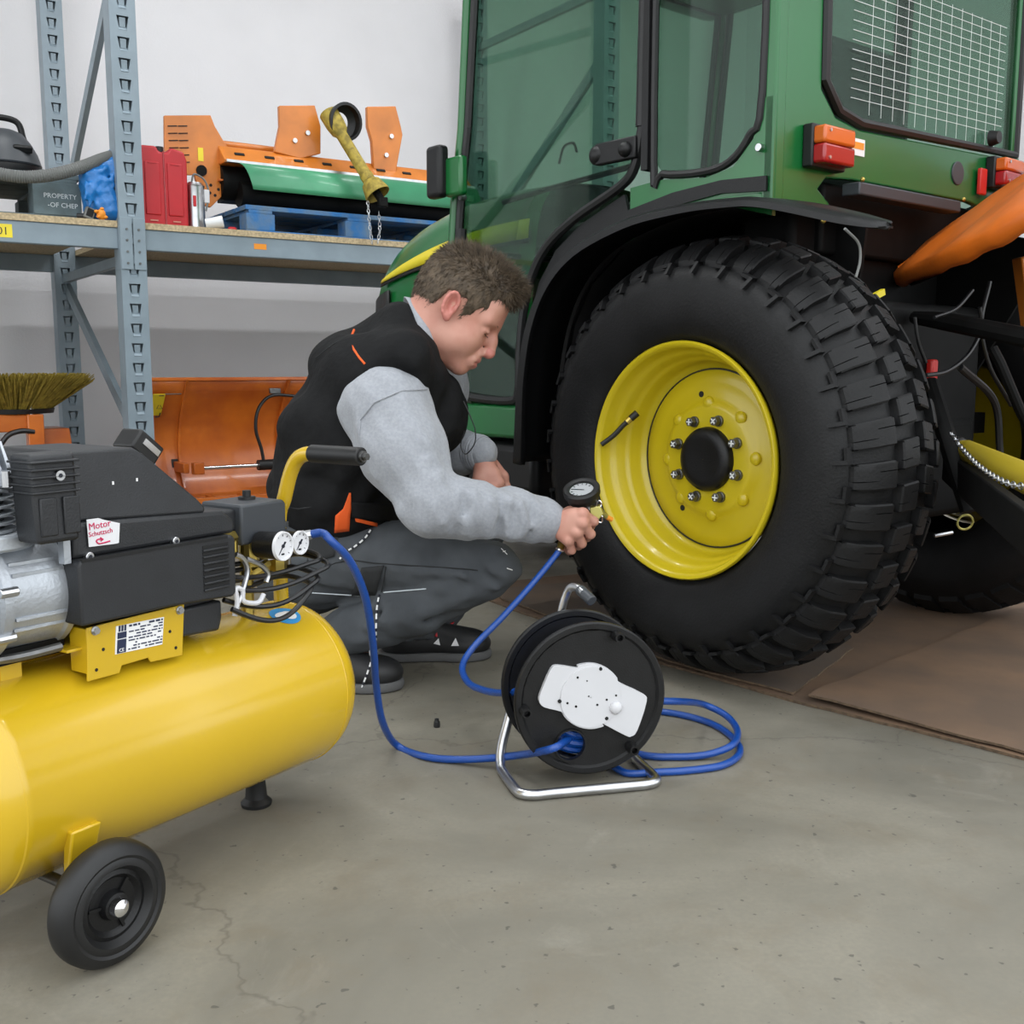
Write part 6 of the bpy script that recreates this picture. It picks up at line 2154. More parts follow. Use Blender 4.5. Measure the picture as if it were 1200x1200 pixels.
b.tube([tq + Vector((-0.014, 0, -0.012)), tq + Vector((0.014, 0, -0.012)), tq + Vector((0, 0, 0.014))], 0.002, 6, closed=True)
b.tube([tq + Vector((-0.012, -0.045, 0.055)), tq + Vector((0.012, -0.045, 0.055))], 0.003, 6)
b.tube([tq + Vector((-0.012, 0.045, -0.055)), tq + Vector((0.008, 0.045, -0.055)), tq + Vector((0.012, 0.03, -0.035))], 0.003, 6)
rsub(b, sp, stc, 'sticker_print', 'ink_dark')
q = on_blade(202, 460)
rsub(MB().box((q.x, q.y - 0.004, q.z), (0.085, 0.003, 0.022), Matrix.Rotation(-0.6, 3, 'X')), sp, bl, 'white_label', 'hose_grey', smooth=0)
q = on_blade(205, 549)
rsub(MB().box((q.x, q.y - 0.004, q.z), (0.034, 0.012, 0.10), Matrix.Rotation(-0.1, 3, 'X')), sp, bl, 'rubber_pad', 'rubber_black', bevel=0.003)
# hydraulic cylinder and hose in front of the blade
cy = PYB - 0.04
ca, cb_ = K(232, 549, cy), K(340, 543, cy)
rk(MB().cyl(ca, ca.lerp(cb_, 0.66), 0.011, n=14), sp, 'piston_rod', 'chrome')
rk(MB().cyl(ca.lerp(cb_, 0.64), cb_, 0.028, n=18), sp, 'hydraulic_cylinder', 'rubber_black')
rk(MB().box(ca, (0.055, 0.05, 0.06)), sp, 'clevis', 'orange_paint', bevel=0.004)
rk(MB().bar(ca + Vector((-0.05, 0.03, 0.0)), ca + Vector((-0.05, 0.24, 0.0)), 0.03, 0.05), sp, 'clevis_arm', 'orange_paint', bevel=0.003)
rk(MB().bar(cb_ + Vector((0, 0.0, 0.0)), cb_ + Vector((0.02, 0.26, 0.0)), 0.03, 0.05), sp, 'clevis_arm', 'orange_paint', bevel=0.003)
hp = [K(px, py, cy) for px, py in ((309, 540), (306, 525), (300, 505), (301, 485), (309, 470), (322, 463), (345, 464))]
rk(MB().tube(smooth_pts(hp), 0.009, 10), sp, 'hydraulic_hose', 'cable_black')
q = K(323, 459, cy)
rk(MB().box((q.x, cy + 0.01, q.z + 0.004), (0.06, 0.02, 0.03)), sp, 'hose_clamp', 'steel_dark', bevel=0.004)
za_ = K(280, 584, PYB - 0.16).z
rk(MB().box(((K(225, 584, PYB - 0.16).x + sp_x1) / 2, PYB - 0.16, za_), (sp_x1 - K(225, 584, PYB - 0.16).x, 0.03, 0.03)), sp, 'frame_bar', 'orange_paint', bevel=0.003)
for px in (233, 258, 296, 335):
    q = K(px, 590, PYB - 0.16)
    rk(MB().box((q.x, PYB - 0.16, za_ / 2), (0.022, 0.03, za_)), sp, 'frame_post', 'orange_paint', bevel=0.003)
    rk(MB().box((q.x, PYB - 0.06, za_ - 0.005), (0.022, 0.20, 0.02)), sp, 'frame_arm', 'orange_paint', bevel=0.002)
# ---- sweeping machine with a disc brush
SYB = 0.25
swx = K(25, 500, SYB).x
sm = rroot('sweeper', 'orange sweeping attachment with a yellow bristle brush under the left shelf bay', 'sweeper', swx, SYB + 0.2, 0.0)
zt1 = K(20, 486, SYB).z
zt2 = K(70, 503, SYB).z
xq0, xq1 = K(-60, 500, SYB).x, K(50, 500, SYB).x
rk(MB().box(((xq0 + xq1) / 2, SYB + 0.18, zt1 - 0.04), (xq1 - xq0, 0.30, 0.08)), sm, 'top_plate', 'orange_paint', bevel=0.006)
rk(MB().box((K(42, 505, SYB).x, SYB + 0.02, zt1 / 2), (0.07, 0.07, zt1)), sm, 'column', 'orange_paint', bevel=0.005)
rk(MB().box((K(-50, 505, SYB).x, SYB + 0.02, zt1 / 2), (0.07, 0.07, zt1)), sm, 'column', 'orange_paint', bevel=0.005)
rk(MB().hexa([Vector((K(50, 520, SYB).x, SYB + 0.05, 0.02)), Vector((K(98, 520, SYB).x, SYB + 0.05, 0.02)), Vector((K(98, 520, SYB).x, SYB + 0.32, 0.02)), Vector((K(50, 520, SYB).x, SYB + 0.32, 0.02)),
              Vector((K(52, 503, SYB).x, SYB + 0.08, zt2)), Vector((K(86, 503, SYB).x, SYB + 0.08, zt2)), Vector((K(84, 503, SYB).x, SYB + 0.30, zt2)), Vector((K(52, 503, SYB).x, SYB + 0.30, zt2))]), sm, 'side_casing', 'orange_paint', bevel=0.006)
rk(MB().cyl((K(38, 480, SYB).x, SYB + 0.03, zt1), (K(38, 480, SYB).x, SYB + 0.03, zt1 + 0.04), 0.012, n=10), sm, 'bolt', 'zinc')
rk(MB().tube(smooth_pts([K(0, 522, SYB - 0.02), K(10, 510, SYB - 0.02), K(25, 505, SYB - 0.02), K(40, 506, SYB - 0.01)]), 0.012, 8), sm, 'hose', 'cable_black')
bc = K(18, 480, SYB + 0.15)
rk(MB().lathe([(0.0, 0.001), (0.0, 0.17), (0.022, 0.175), (0.022, 0.001)], Vector((bc.x, SYB + 0.18, zt1 + 0.001)), (0, 0, 1), 40), sm, 'brush_plate', 'rubber_black')
b = MB()
rb = random.Random(3)
vs, fs = [], []
zb0 = zt1 + 0.022
for k in range(2600):
    a = rb.uniform(0, 2 * math.pi)
    r0_ = 0.05 + 0.115 * math.sqrt(rb.random())
    spread = 0.05 + 0.13 * (r0_ / 0.165)
    L_ = rb.uniform(0.125, 0.165)
    d = Vector((math.cos(a) * spread, math.sin(a) * spread, L_)) + Vector((rb.gauss(0, 0.012), rb.gauss(0, 0.012), 0))
    p = Vector((bc.x + r0_ * math.cos(a), SYB + 0.18 + r0_ * math.sin(a), zb0))
    u_, v_, _ = basis(d)
    n0 = len(vs)
    for q in (p, p + d):
        for j in range(3):
            vs.append(q + (u_ * math.cos(2.094 * j) + v_ * math.sin(2.094 * j)) * 0.0021)
    for j in range(3):
        j2 = (j + 1) % 3
        fs.append((n0 + j, n0 + j2, n0 + 3 + j2, n0 + 3 + j))
b.add(vs, fs)
rk(b, sm, 'bristles', 'bristle', smooth=0, kind='stuff')
# ---- black tilted box on a stalk at the back of the compressor
b = MB()
qa = CP.on(1, 0.12, 162, 524)
Rb = Matrix.Rotation(math.radians(40), 3, 'Y')
b.box(qa, (0.055, 0.05, 0.036), Rb)
bx = b.build('rear_plug', 'rubber_black', comp, bevel=0.004)
MB().box(qa + Vector((0.006, -0.0255, 0.0)) , (0.036, 0.002, 0.010), Rb).build('plug_face', 'zinc', bx)
MB().tube([qa + Vector((0, 0, -0.01)), qa + Vector((-0.01, -0.045, -0.10))], 0.008, 8).build('plug_stalk', 'rubber_black', comp)

# ================================================================== implement under an orange cover at the right edge
def r1_(px, py, f_): return TR.m @ TR.on(1, f_, px, py)
cw = r1_(1270, 186, -0.50)
spd = root('covered_implement', 'orange tarpaulin cover jutting up behind the tractor at the right edge', 'cover', (cw.x + 0.04, cw.y, 0), 0)
rd_ = ray(1150, 265).normalized()
uu = (Vector((0.84, 0, 0.54)) - rd_ * 0.05).normalized()
ni = Vector((-0.54, 0, 0.84))
vv_ = rd_ + ni * 0.055
vv_ = (vv_ - uu * vv_.dot(uu)).normalized()
nn_ = uu.cross(vv_).normalized()
if nn_.z < 0: nn_ = -nn_
RC = 0.49
def tw(mb, name, m, **kw):
    o_ = Vector(spd.location)
    mb.v = [p - o_ for p in mb.v]
    return mb.build(name, m, spd, **kw)
rows = []
for (rf, hgt) in ((0.985, -0.040), (1.004, -0.025), (1.0, -0.006), (0.985, 0.004), (0.92, 0.010), (0.8, 0.018), (0.6, 0.027), (0.4, 0.034), (0.2, 0.038), (0.02, 0.040)):
    row = []
    for k in range(97):
        a = 2 * math.pi * k / 96
        wr = (0.006 * math.sin(a * 7 + 1) + 0.004 * math.sin(a * 15 + 0.6)) * (1 - abs(rf - 0.6)) * (hgt > 0.005) + (0.003 * math.sin(a * 23) if hgt < 0 else 0)
        ca_ = math.copysign(abs(math.cos(a)) ** 0.6, math.cos(a))
        row.append(cw + (uu * ca_ * 0.95 + vv_ * (math.copysign(abs(math.sin(a)) ** 0.75, math.sin(a)) * (0.92 - 0.38 * ca_))) * (RC * rf) + nn_ * (hgt + wr))
    rows.append(row)
cov = tw(MB().grid(rows), 'cover', 'orange_tarp', smooth=60, thick=0.004)
for a0_ in (2.72, 3.9):
    P_ = []
    for k in range(9):
        u = k / 8
        rf = 0.98 - 0.75 * u
        P_.append(cw + (uu * math.cos(a0_) + vv_ * math.sin(a0_)) * RC * rf + nn_ * (0.010 + 0.028 * u))
    tw(MB().tube(P_, 0.003, 6), 'cover_seam', 'orange_tarp')
pa_, pb_ = r1_(1203, 300, -0.46), r1_(1225, 470, -0.50)
pc_ = Vector((pb_.x + 0.35, pb_.y + 0.05, 0.02))
tw(MB().bar(pa_, pb_, 0.05, 0.05, up=(0, 1, 0)), 'post', 'orange_machine', bevel=0.004)
tw(MB().bar(pb_, pc_, 0.05, 0.05, up=(0, 1, 0)), 'post', 'orange_machine', bevel=0.004)
tw(MB().box((pc_.x, pc_.y, 0.020), (0.16, 0.16, 0.010)), 'foot_plate', 'orange_machine')
tw(MB().tube([cw - nn_ * 0.035, cw - nn_ * 0.03 - uu * RC * 0.9], 0.012, 8), 'stay', 'black_iron')
tw(MB().lathe([(-0.042, RC * 0.97), (-0.046, 0.3), (-0.05, 0.001)], cw, nn_, 40), 'frame_plate', 'black_iron')

# ================================================================== the man
per = root('person', 'man in a grey sweatshirt, black vest and dark grey work trousers squatting beside the tire', 'person', (-0.42, 2.60, 0), 0)
fv = Vector((math.sin(math.radians(76)), math.cos(math.radians(76)), 0))
rv = Vector((fv.y, -fv.x, 0))
Pv, Nb = W3(366, 640, 2.64), W3(474, 398, 2.60)
ut = (Nb - Pv).normalized()
ut = (ut - rv * ut.dot(rv)).normalized()
ft_ = ut.cross(rv).normalized()
if ft_.dot(fv) < 0: ft_ = -ft_
RT = np.array([list(ft_), list(rv), list(ut)]).T

def trace(soft, px, py, off=0.0, mod=None):
    d = np.array(ray(px, py), dtype=np.float32)
    d /= np.linalg.norm(d)
    o = np.array(EYE, dtype=np.float32)
    t = 1.0
    for _ in range(160):
        p = o + d * t
        q = float(soft.dist(p[None])[0])
        if q < 0.0006: break
        t += q * 0.7
        if t > 6: return None
    e = 0.002
    g = np.array([float(soft.dist((p + np.eye(3, dtype=np.float32)[i] * e)[None])[0]) - q for i in range(3)])
    g /= np.linalg.norm(g) + 1e-9
    return Vector(p + g * off)

def patch(soft, rows_px, m, nm, par, off=0.004, n=8, thick=0.003):
    """cloth patch lying on a soft body; rows_px: list of rows of picture points"""
    rows = []
    for r in rows_px:
        row = []
        for a, c in zip(r, r[1:]):
            for k in range(n):
                row.append((a[0] + (c[0] - a[0]) * k / n, a[1] + (c[1] - a[1]) * k / n))
        row.append(r[-1])
        rows.append(row)
    full = []
    for a, c in zip(rows, rows[1:]):
        for k in range(n):
            full.append([(p[0] + (q[0] - p[0]) * k / n, p[1] + (q[1] - p[1]) * k / n) for p, q in zip(a, c)])
    full.append(rows[-1])
    G = []
    last = None
    for r in full:
        g = []
        for p in r:
            h_ = trace(soft, p[0], p[1], off)
            if h_ is None: h_ = last if last is not None else W3(p[0], p[1], 2.5)
            last = h_
            g.append(h_)
        G.append(g)
    return MB().grid(G).build(nm, m, par, world=True, smooth=60, thick=thick)

def seam(soft, pts_px, r, m, nm, par, off=0.001, n=6):
    P = []
    for a, c in zip(pts_px, pts_px[1:]):
        for k in range(n):
            h_ = trace(soft, a[0] + (c[0] - a[0]) * k / n, a[1] + (c[1] - a[1]) * k / n, off)
            if h_ is not None: P.append(h_)
    h_ = trace(soft, *pts_px[-1], off)
    if h_ is not None: P.append(h_)
    return MB().tube(P, r, 6).build(nm, m, par, world=True)

# ---- joints
rsh, relb, rwri = W3(452, 480, 2.44), W3(506, 592, 2.33), W3(646, 611, 2.415)
lsh, lelb, lwri = W3(512, 450, 2.80), W3(506, 528, 2.88), W3(566, 531, 2.755)
rhip, rkne, rank = W3(385, 650, 2.55), W3(576, 665, 2.48), W3(372, 757, 2.50)
lhip, lkne, lank = W3(388, 640, 2.74), W3(566, 612, 2.84), W3(503, 738, 2.80)

# ---- trousers
def folds(seed, amp, f):
    rs = np.random.default_rng(seed)
    K = [(rs.normal(size=3) * f, rs.uniform(0, 6.28)) for _ in range(5)]
    def mod(G, d):
        s = 0
        for kv, ph in K:
            s = s + np.sin(G @ kv.astype(np.float32) + ph)
        return d + (amp / 3) * s
    return mod
tro = Soft(0.035)
tro.ell(W3(360, 655, 2.64), (0.150, 0.185, 0.135), RT)
tro.chain([rhip, rhip.lerp(rkne, 0.5) + Vector((0, 0, 0.004)), rkne], [0.105, 0.086, 0.064])
tro.chain([rkne + Vector((0.0, 0, -0.006)), rkne.lerp(rank, 0.45) + Vector((0, 0, -0.010)), rank], [0.060, 0.070, 0.055], k=0.012)
tro.chain([lhip, lhip.lerp(lkne, 0.5), lkne], [0.105, 0.088, 0.066])
tro.chain([lkne, lkne.lerp(lank, 0.5), lank + Vector((0, 0, -0.005))], [0.064, 0.066, 0.058], k=0.012)
# bunched folds behind and above the knee, at the shin
for a_, c_, r0_, r1_ in (((552, 655), (596, 700), 0.012, 0.010), ((545, 672), (585, 690), 0.011, 0.008), ((450, 662), (545, 676), 0.010, 0.008), ((430, 735), (545, 702), 0.012, 0.010), ((420, 752), (520, 745), 0.010, 0.012), ((400, 705), (520, 690), 0.012, 0.009), ((575, 640), (608, 668), 0.012, 0.010)):
    A, B_ = trace(tro, *a_, -0.004), trace(tro, *c_, -0.004)
    if A and B_: tro.cap(A, B_, r0_, r1_, k=0.016)
for a_, c_ in (((470, 686), (600, 702)), ((548, 664), (590, 686)), ((415, 722), (530, 722)), ((360, 690), (430, 700))):
    A, B_ = trace(tro, *a_, 0.004), trace(tro, *c_, 0.004)
    if A and B_: tro.cap(A, B_, 0.008, 0.006, k=0.02, op=-1)
trousers = net_obj('trousers', tro.mesh(0.0075, folds(3, 0.004, 55)), 'trouser_grey', per, smooth_it=2)
# cargo pocket and dark inset on the near thigh
seam(tro, [(356, 662), (375, 668), (392, 660), (410, 656), (440, 660), (500, 664), (560, 668)], 0.0014, 'trouser_dark', 'seam', trousers)
seam(tro, [(352, 694), (420, 698), (452, 694), (500, 690)], 0.0014, 'ink_grey', 'seam', trousers, off=0.0002)
seam(tro, [(452, 664), (450, 680), (446, 698)], 0.0016, 'trouser_dark', 'seam', trousers)
patch(tro, [[(424, 665), (450, 663)], [(412, 697), (440, 698)]], 'trouser_dark', 'pocket_inset', trousers, off=0.003, n=5)
patch(tro, [[(362, 622), (398, 622)], [(360, 662), (392, 652)]], 'trouser_dark', 'hip_panel', trousers, off=0.004, n=6)
for (q0, q1) in (((587, 643), (594, 650)), ((594, 666), (600, 668)), ((589, 647), (592, 646))):
    A, B_ = trace(tro, *q0, 0.001), trace(tro, *q1, 0.001)
    if A and B_: MB().tube([A, B_], 0.0014, 5).build('paint_spot', 'label_white', trousers, world=True)
# trouser cuff of the far leg with its red tag
patch(tro, [[(520, 733), (531, 728)], [(508, 745), (515, 749)]], 'can_red', 'red_tag', trousers, off=0.006, n=4)

# ---- shoes
def shoe(toe, heel, w, nm, lift=0.0):
    d = (toe - heel); L = d.length; d.normalize()
    s_ = Vector((d.y, -d.x, 0)).normalized()
    R_ = np.array([list(d), list(s_), [0, 0, 1]]).T
    z = Vector((0, 0, 1))
    sf = Soft(0.03)
    sf.ell(heel + d * (L * 0.76) + z * 0.040, (L * 0.25, w * 0.52, 0.040), R_)
    sf.ell(heel + d * (L * 0.40) + z * 0.050, (L * 0.36, w * 0.43, 0.050), R_)
    sf.ell(heel + d * (L * 0.16) + z * 0.055, (L * 0.165, w * 0.42, 0.055), R_)
    sf.cap(heel + d * (L * 0.22) + z * 0.06, heel + d * (L * 0.20) + z * 0.115, 0.045, 0.046)
    def flat(G, dd):
        return np.maximum(dd, 0.013 - G[..., 2])
    so = Soft(0.02)
    so.ell(heel + d * (L * 0.73) + z * 0.013, (L * 0.285, w * 0.56, 0.05), R_)
    so.ell(heel + d * (L * 0.35) + z * 0.013, (L * 0.36, w * 0.46, 0.05), R_)
    so.ell(heel + d * (L * 0.16) + z * 0.013, (L * 0.175, w * 0.46, 0.05), R_)
    def slab(G, dd):
        return np.maximum(dd, np.abs(G[..., 2] - 0.0125) - 0.0115)
    o = net_obj('shoe', sf.mesh(0.006, flat), 'shoe_black', per, smooth_it=1)
    net_obj('sole', so.mesh(0.005, slab), 'sole_grey', o, smooth_it=1)
    return o, sf
rs_o, rs_s = shoe(Vector((-0.262, 2.478, 0.0)), Vector((-0.552, 2.470, 0.0)), 0.105, 'right')
ls_o, ls_s = shoe(Vector((-0.058, 2.752, 0.0)), Vector((-0.345, 2.735, 0.0)), 0.105, 'left')
for (q0, q1, q2) in (((508, 754), (514, 748), (516, 756)), ((529, 757), (534, 748), (538, 757))):
    T_ = [trace(ls_s, *q, 0.002) for q in (q0, q1, q2)]
    if all(T_): MB().add(T_, [(0, 1, 2)]).build('reflective_patch', 'label_white', ls_o, world=True, thick=0.002, smooth=0)

# ---- sweatshirt: sleeves and the trunk under the vest
sw_ = Soft(0.03)
sw_.ell(W3(425, 500, 2.61), (0.13, 0.18, 0.20), RT)
sw_.ell(W3(400, 585, 2.62), (0.14, 0.17, 0.12), RT)
sw_.chain([rsh + Vector((0.0, 0.05, 0.03)), rsh, rsh.lerp(relb, 0.45) + Vector((-0.006, 0, 0)), relb], [0.095, 0.098, 0.094, 0.066])
sw_.chain([relb, relb.lerp(rwri, 0.30) + Vector((0, 0, 0.002)), relb.lerp(rwri, 0.68) + Vector((0, 0, 0.003)), relb.lerp(rwri, 0.91), rwri + (relb - rwri).normalized() * 0.002], [0.068, 0.062, 0.054, 0.046, 0.041], k=0.03)
sw_.chain([lsh, lelb], [0.085, 0.066])
sw_.chain([lelb, lelb.lerp(lwri, 0.6), lwri], [0.064, 0.054, 0.041])
for a_, c_, r0_ in (((512, 560), (470, 600), 0.012), ((540, 575), (520, 612), 0.010), ((556, 580), (545, 626), 0.010), ((575, 588), (572, 628), 0.009), ((597, 590), (596, 628), 0.010), ((612, 590), (610, 630), 0.009),
                    ((500, 540), (486, 585), 0.010), ((470, 470), (500, 520), 0.010), ((420, 500), (440, 560), 0.010)):
    A, B_ = trace(sw_, *a_, -0.005), trace(sw_, *c_, -0.005)
    if A and B_: sw_.cap(A, B_, r0_, r0_ * 0.8, k=0.016)
for a_, c_ in (((549, 578), (536, 622)), ((587, 590), (584, 628)), ((605, 590), (603, 629)), ((621, 592), (619, 631))):
    A, B_ = trace(sw_, *a_, 0.004), trace(sw_, *c_, 0.004)
    if A and B_: sw_.cap(A, B_, 0.006, 0.005, k=0.016, op=-1)
sweat = net_obj('sweatshirt', sw_.mesh(0.007, folds(8, 0.003, 60)), 'sweat_grey', per, smooth_it=2)
# shoulder seam, ribbed cuffs
seam(sw_, [(421, 510), (422, 492), (438, 472), (470, 458), (505, 456), (524, 468)], 0.0022, 'sweat_grey', 'sleeve_seam', sweat, off=0.001)
for (wr, el, rr_) in ((rwri, relb, 0.0435), (lwri, lelb, 0.0435)):
    d = (wr - el).normalized()
    pr = []
    for k in range(19):
        t = -0.052 + 0.054 * k / 18
        pr.append((t, rr_ + 0.003 + 0.0012 * math.sin(k * 2.2) + 0.006 * (1 - k / 18) * (0.4 + 0.6 * math.sin(k / 18 * math.pi)) - (0.004 if k == 18 else 0)))
    pr += [(0.0005, rr_ - 0.004), (-0.02, rr_ - 0.010)]
    MB().lathe(pr, wr, d, 36).build('cuff', 'sweat_grey', sweat, world=True, smooth=60)

# ---- vest
ve = Soft(0.05)
ve.ell(W3(392, 585, 2.63), (0.165, 0.205, 0.125), RT)
ve.ell(W3(412, 520, 2.62), (0.185, 0.220, 0.150), RT)
ve.ell(W3(438, 452, 2.60), (0.150, 0.215, 0.120), RT)
ve.ell(W3(500, 490, 2.66), (0.085, 0.150, 0.120), RT)
shl, shr = Nb + rv * -0.15 + ut * -0.055, Nb + rv * 0.15 + ut * -0.055
ve.cap(shl, shr, 0.066, 0.066, k=0.06)
ve.cap(Nb + ut * -0.05, Nb + ut * -0.025, 0.082, 0.070, k=0.04)
ve.cap(W3(464, 394, 2.56), W3(497, 438, 2.545), 0.050, 0.040, k=0.04)
ve.cap(W3(452, 418, 2.50), W3(500, 448, 2.51), 0.042, 0.036, k=0.04)
ve.cap(W3(466, 378, 2.62), W3(396, 428, 2.62), 0.042, 0.060, k=0.05)
ve.cap(W3(500, 445, 2.60), W3(520, 500, 2.60), 0.045, 0.050, k=0.04)
ve.cap(W3(474, 374, 2.57), W3(489, 408, 2.535), 0.036, 0.036, k=0.03)
# armholes
ve.ell(rsh + Vector((0.012, -0.10, 0.01)), (0.100, 0.085, 0.115), RT, k=0.015, op=-1)
def vfold(G, d):
    m = folds(21, 0.006, 34)(G, d)
    return m
for a_, c_, r0_ in (((330, 480), (375, 560), 0.014), ((318, 530), (390, 590), 0.014), ((352, 450), (400, 500), 0.012), ((312, 600), (370, 570), 0.014), ((330, 620), (400, 600), 0.014), ((345, 540), (400, 560), 0.012)):
    A, B_ = trace(ve, *a_, -0.008), trace(ve, *c_, -0.008)
    if A and B_: ve.cap(A, B_, r0_, r0_ * 0.8, k=0.025)
vest = net_obj('vest', ve.mesh(0.008, vfold), 'vest_black', per, smooth_it=2)
seam(ve, [(415, 387), (411, 397), (415, 410), (421, 419), (428, 427)], 0.0028, 'orange_cloth', 'piping', vest, off=0.001, n=4)
seam(ve, [(411, 394), (390, 404), (370, 420)], 0.0014, 'trouser_dark', 'seam', vest)
patch(ve, [[(409, 577), (411, 577)], [(402, 596), (411, 596)], [(393, 604), (410, 604)], [(392, 623), (409, 621)]], 'orange_cloth', 'orange_gusset', vest, off=0.005, n=4)
patch(ve, [[(415, 606), (440, 612)], [(416, 610), (440, 616)]], 'orange_cloth', 'orange_gusset', vest, off=0.008, n=4)
patch(ve, [[(411, 588), (472, 590)], [(412, 606), (474, 612)]], 'vest_black', 'pocket_flap', vest, off=0.009, n=6, thick=0.006)
seam(ve, [(318, 590), (350, 596), (395, 590)], 0.002, 'trouser_dark', 'seam', vest)

# ---- dotted lanyard cord hanging from the pocket
def cord(P, nm):
    P = smooth_pts(P, 10)
    b1 = MB().tube(P, 0.0022, 6)
    o = b1.build(nm, 'label_white', per, world=True)
    b2 = MB()
    for k in range(0, len(P) - 2, 5):
        b2.tube([P[k], P[k + 1], P[k + 2]], 0.0027, 6)
    b2.build('cord_marks', 'ink_dark', o, world=True)
def tr_(s, L, off):
    return [q for q in (trace(s, *p, off) for p in L) if q]
cord(tr_(tro, [(436, 621), (428, 632), (415, 642), (404, 648), (399, 655)], 0.006), 'lanyard')
cord(tr_(tro, [(446, 698), (443, 715), (441, 735), (440, 750)], 0.006) + [W3(436, 772, 2.42), W3(430, 790, 2.42), W3(423, 808, 2.42)], 'lanyard')
MB().box(W3(435, 765, 2.418), (0.009, 0.006, 0.014)).build('cord_lock', 'plastic_white', per, world=True, bevel=0.002)

# ---- head
HS = 1.055
HC = W3(536, 363, 2.60)
hyaw = math.radians(91)
hp_ = math.radians(36)
fh = Vector((math.sin(hyaw), math.cos(hyaw), 0))
hX = fh * math.cos(hp_) - Vector((0, 0, 1)) * math.sin(hp_)
hZ = fh * math.sin(hp_) + Vector((0, 0, 1)) * math.cos(hp_)
hY = hZ.cross(hX)
HM = Matrix((hX, hY, hZ)).transposed().to_4x4()
HM = Matrix.Translation(HC) @ HM @ Matrix.Scale(HS, 4)
HI = HM.inverted()
nb_l = HI @ (Nb + ut * -0.01)
hs = Soft(0.022)
hs.ell((-0.012, 0, 0.036), (0.097, 0.077, 0.088))
hs.ell((-0.045, 0, 0.000), (0.055, 0.060, 0.058))
hs.ell((0.036, 0, -0.022), (0.058, 0.062, 0.080))
hs.ell((0.030, 0, -0.068), (0.058, 0.056, 0.044))
hs.ell((0.076, 0, -0.100), (0.023, 0.026, 0.021), k=0.03)
for s in (-1, 1):
    hs.ell((0.056, s * 0.034, -0.038), (0.028, 0.027, 0.032))
    hs.ell((0.010, s * 0.050, -0.062), (0.035, 0.014, 0.028))
    hs.cap((0.088, s * 0.012, 0.022), (0.074, s * 0.046, 0.022), 0.014, 0.011, k=0.02)
hs.ell((0.066, 0, 0.055), (0.032, 0.055, 0.040))
for s in (-1, 1):
    hs.ell((0.101, s * 0.033, -0.002), (0.016, 0.020, 0.013), k=0.014, op=-1)
    hs.ell((0.078, s * 0.033, -0.003), (0.015, 0.0165, 0.0125), k=0.006)
    hs.cap((0.092, s * 0.020, -0.006), (0.085, s * 0.048, -0.006), 0.0022, 0.0018, k=0.005, op=-1)
hs.chain([(0.092, 0, 0.012), (0.106, 0, -0.012), (0.118, 0, -0.035)], [0.008, 0.0095, 0.0115], k=0.016)
hs.ell((0.112, 0, -0.042), (0.011, 0.011, 0.0085), k=0.01)
for s in (-1, 1):
    hs.ell((0.103, s * 0.0125, -0.043), (0.011, 0.0075, 0.0085), k=0.007)
    hs.ell((0.110, s * 0.007, -0.0515), (0.006, 0.0038, 0.004), k=0.004, op=-1)
    hs.cap((0.098, s * 0.020, -0.045), (0.090, s * 0.030, -0.068), 0.003, 0.002, k=0.012, op=-1)
hs.ell((0.092, 0, -0.070), (0.014, 0.026, 0.018), k=0.016)
for s in (-1, 1):
    hs.cap((0.097, s * 0.018, -0.0675), (0.1015, 0, -0.0655), 0.0050, 0.0060, k=0.010)
    hs.cap((0.0955, s * 0.016, -0.0775), (0.0995, 0, -0.0780), 0.0058, 0.0068, k=0.012)
hs.cap((0.103, -0.023, -0.0728), (0.110, 0, -0.0722), 0.0018, 0.0018, k=0.004, op=-1)
hs.cap((0.103, 0.023, -0.0728), (0.110, 0, -0.0722), 0.0018, 0.0018, k=0.004, op=-1)
# neck
hs.cap((-0.036, 0, -0.040), Vector(nb_l) * 1.0, 0.057, 0.064, k=0.03)
hs.cap((0.005, 0, -0.085), Vector(nb_l) + Vector((0.03, 0, -0.02)), 0.045, 0.05, k=0.03)
# ears
for s in (-1, 1):
    er = Matrix.Rotation(math.radians(-12), 3, 'Y') @ Matrix.Rotation(s * math.radians(-24), 3, 'Z')
    ec = Vector((-0.012, s * 0.083, 0.000))
    hs.ell(ec, (0.0185, 0.0065, 0.0315), np.array(er), k=0.008)
    hs.ell(ec + er @ Vector((0.003, s * 0.008, 0.002)), (0.0110, 0.0105, 0.0195), np.array(er), k=0.003, op=-1)
    ring = []
    for k in range(11):
        a = math.radians(-60 + 24 * k)
        ring.append(ec + er @ Vector((-0.0165 * math.sin(a) * -1 * -1 if False else 0.0165 * math.cos(a + 1.2), s * 0.004, 0.0285 * math.sin(a + 1.2))))
    hs.chain(ring, [0.0035] * 11, k=0.003)
    hs.ell(ec + er @ Vector((0.003, s * 0.002, -0.029)), (0.009, 0.005, 0.009), np.array(er), k=0.006)
    hs.ell(ec + er @ Vector((0.013, s * 0.002, -0.004)), (0.005, 0.005, 0.008), np.array(er), k=0.004)
HV, HF = hs.mesh(0.0026)
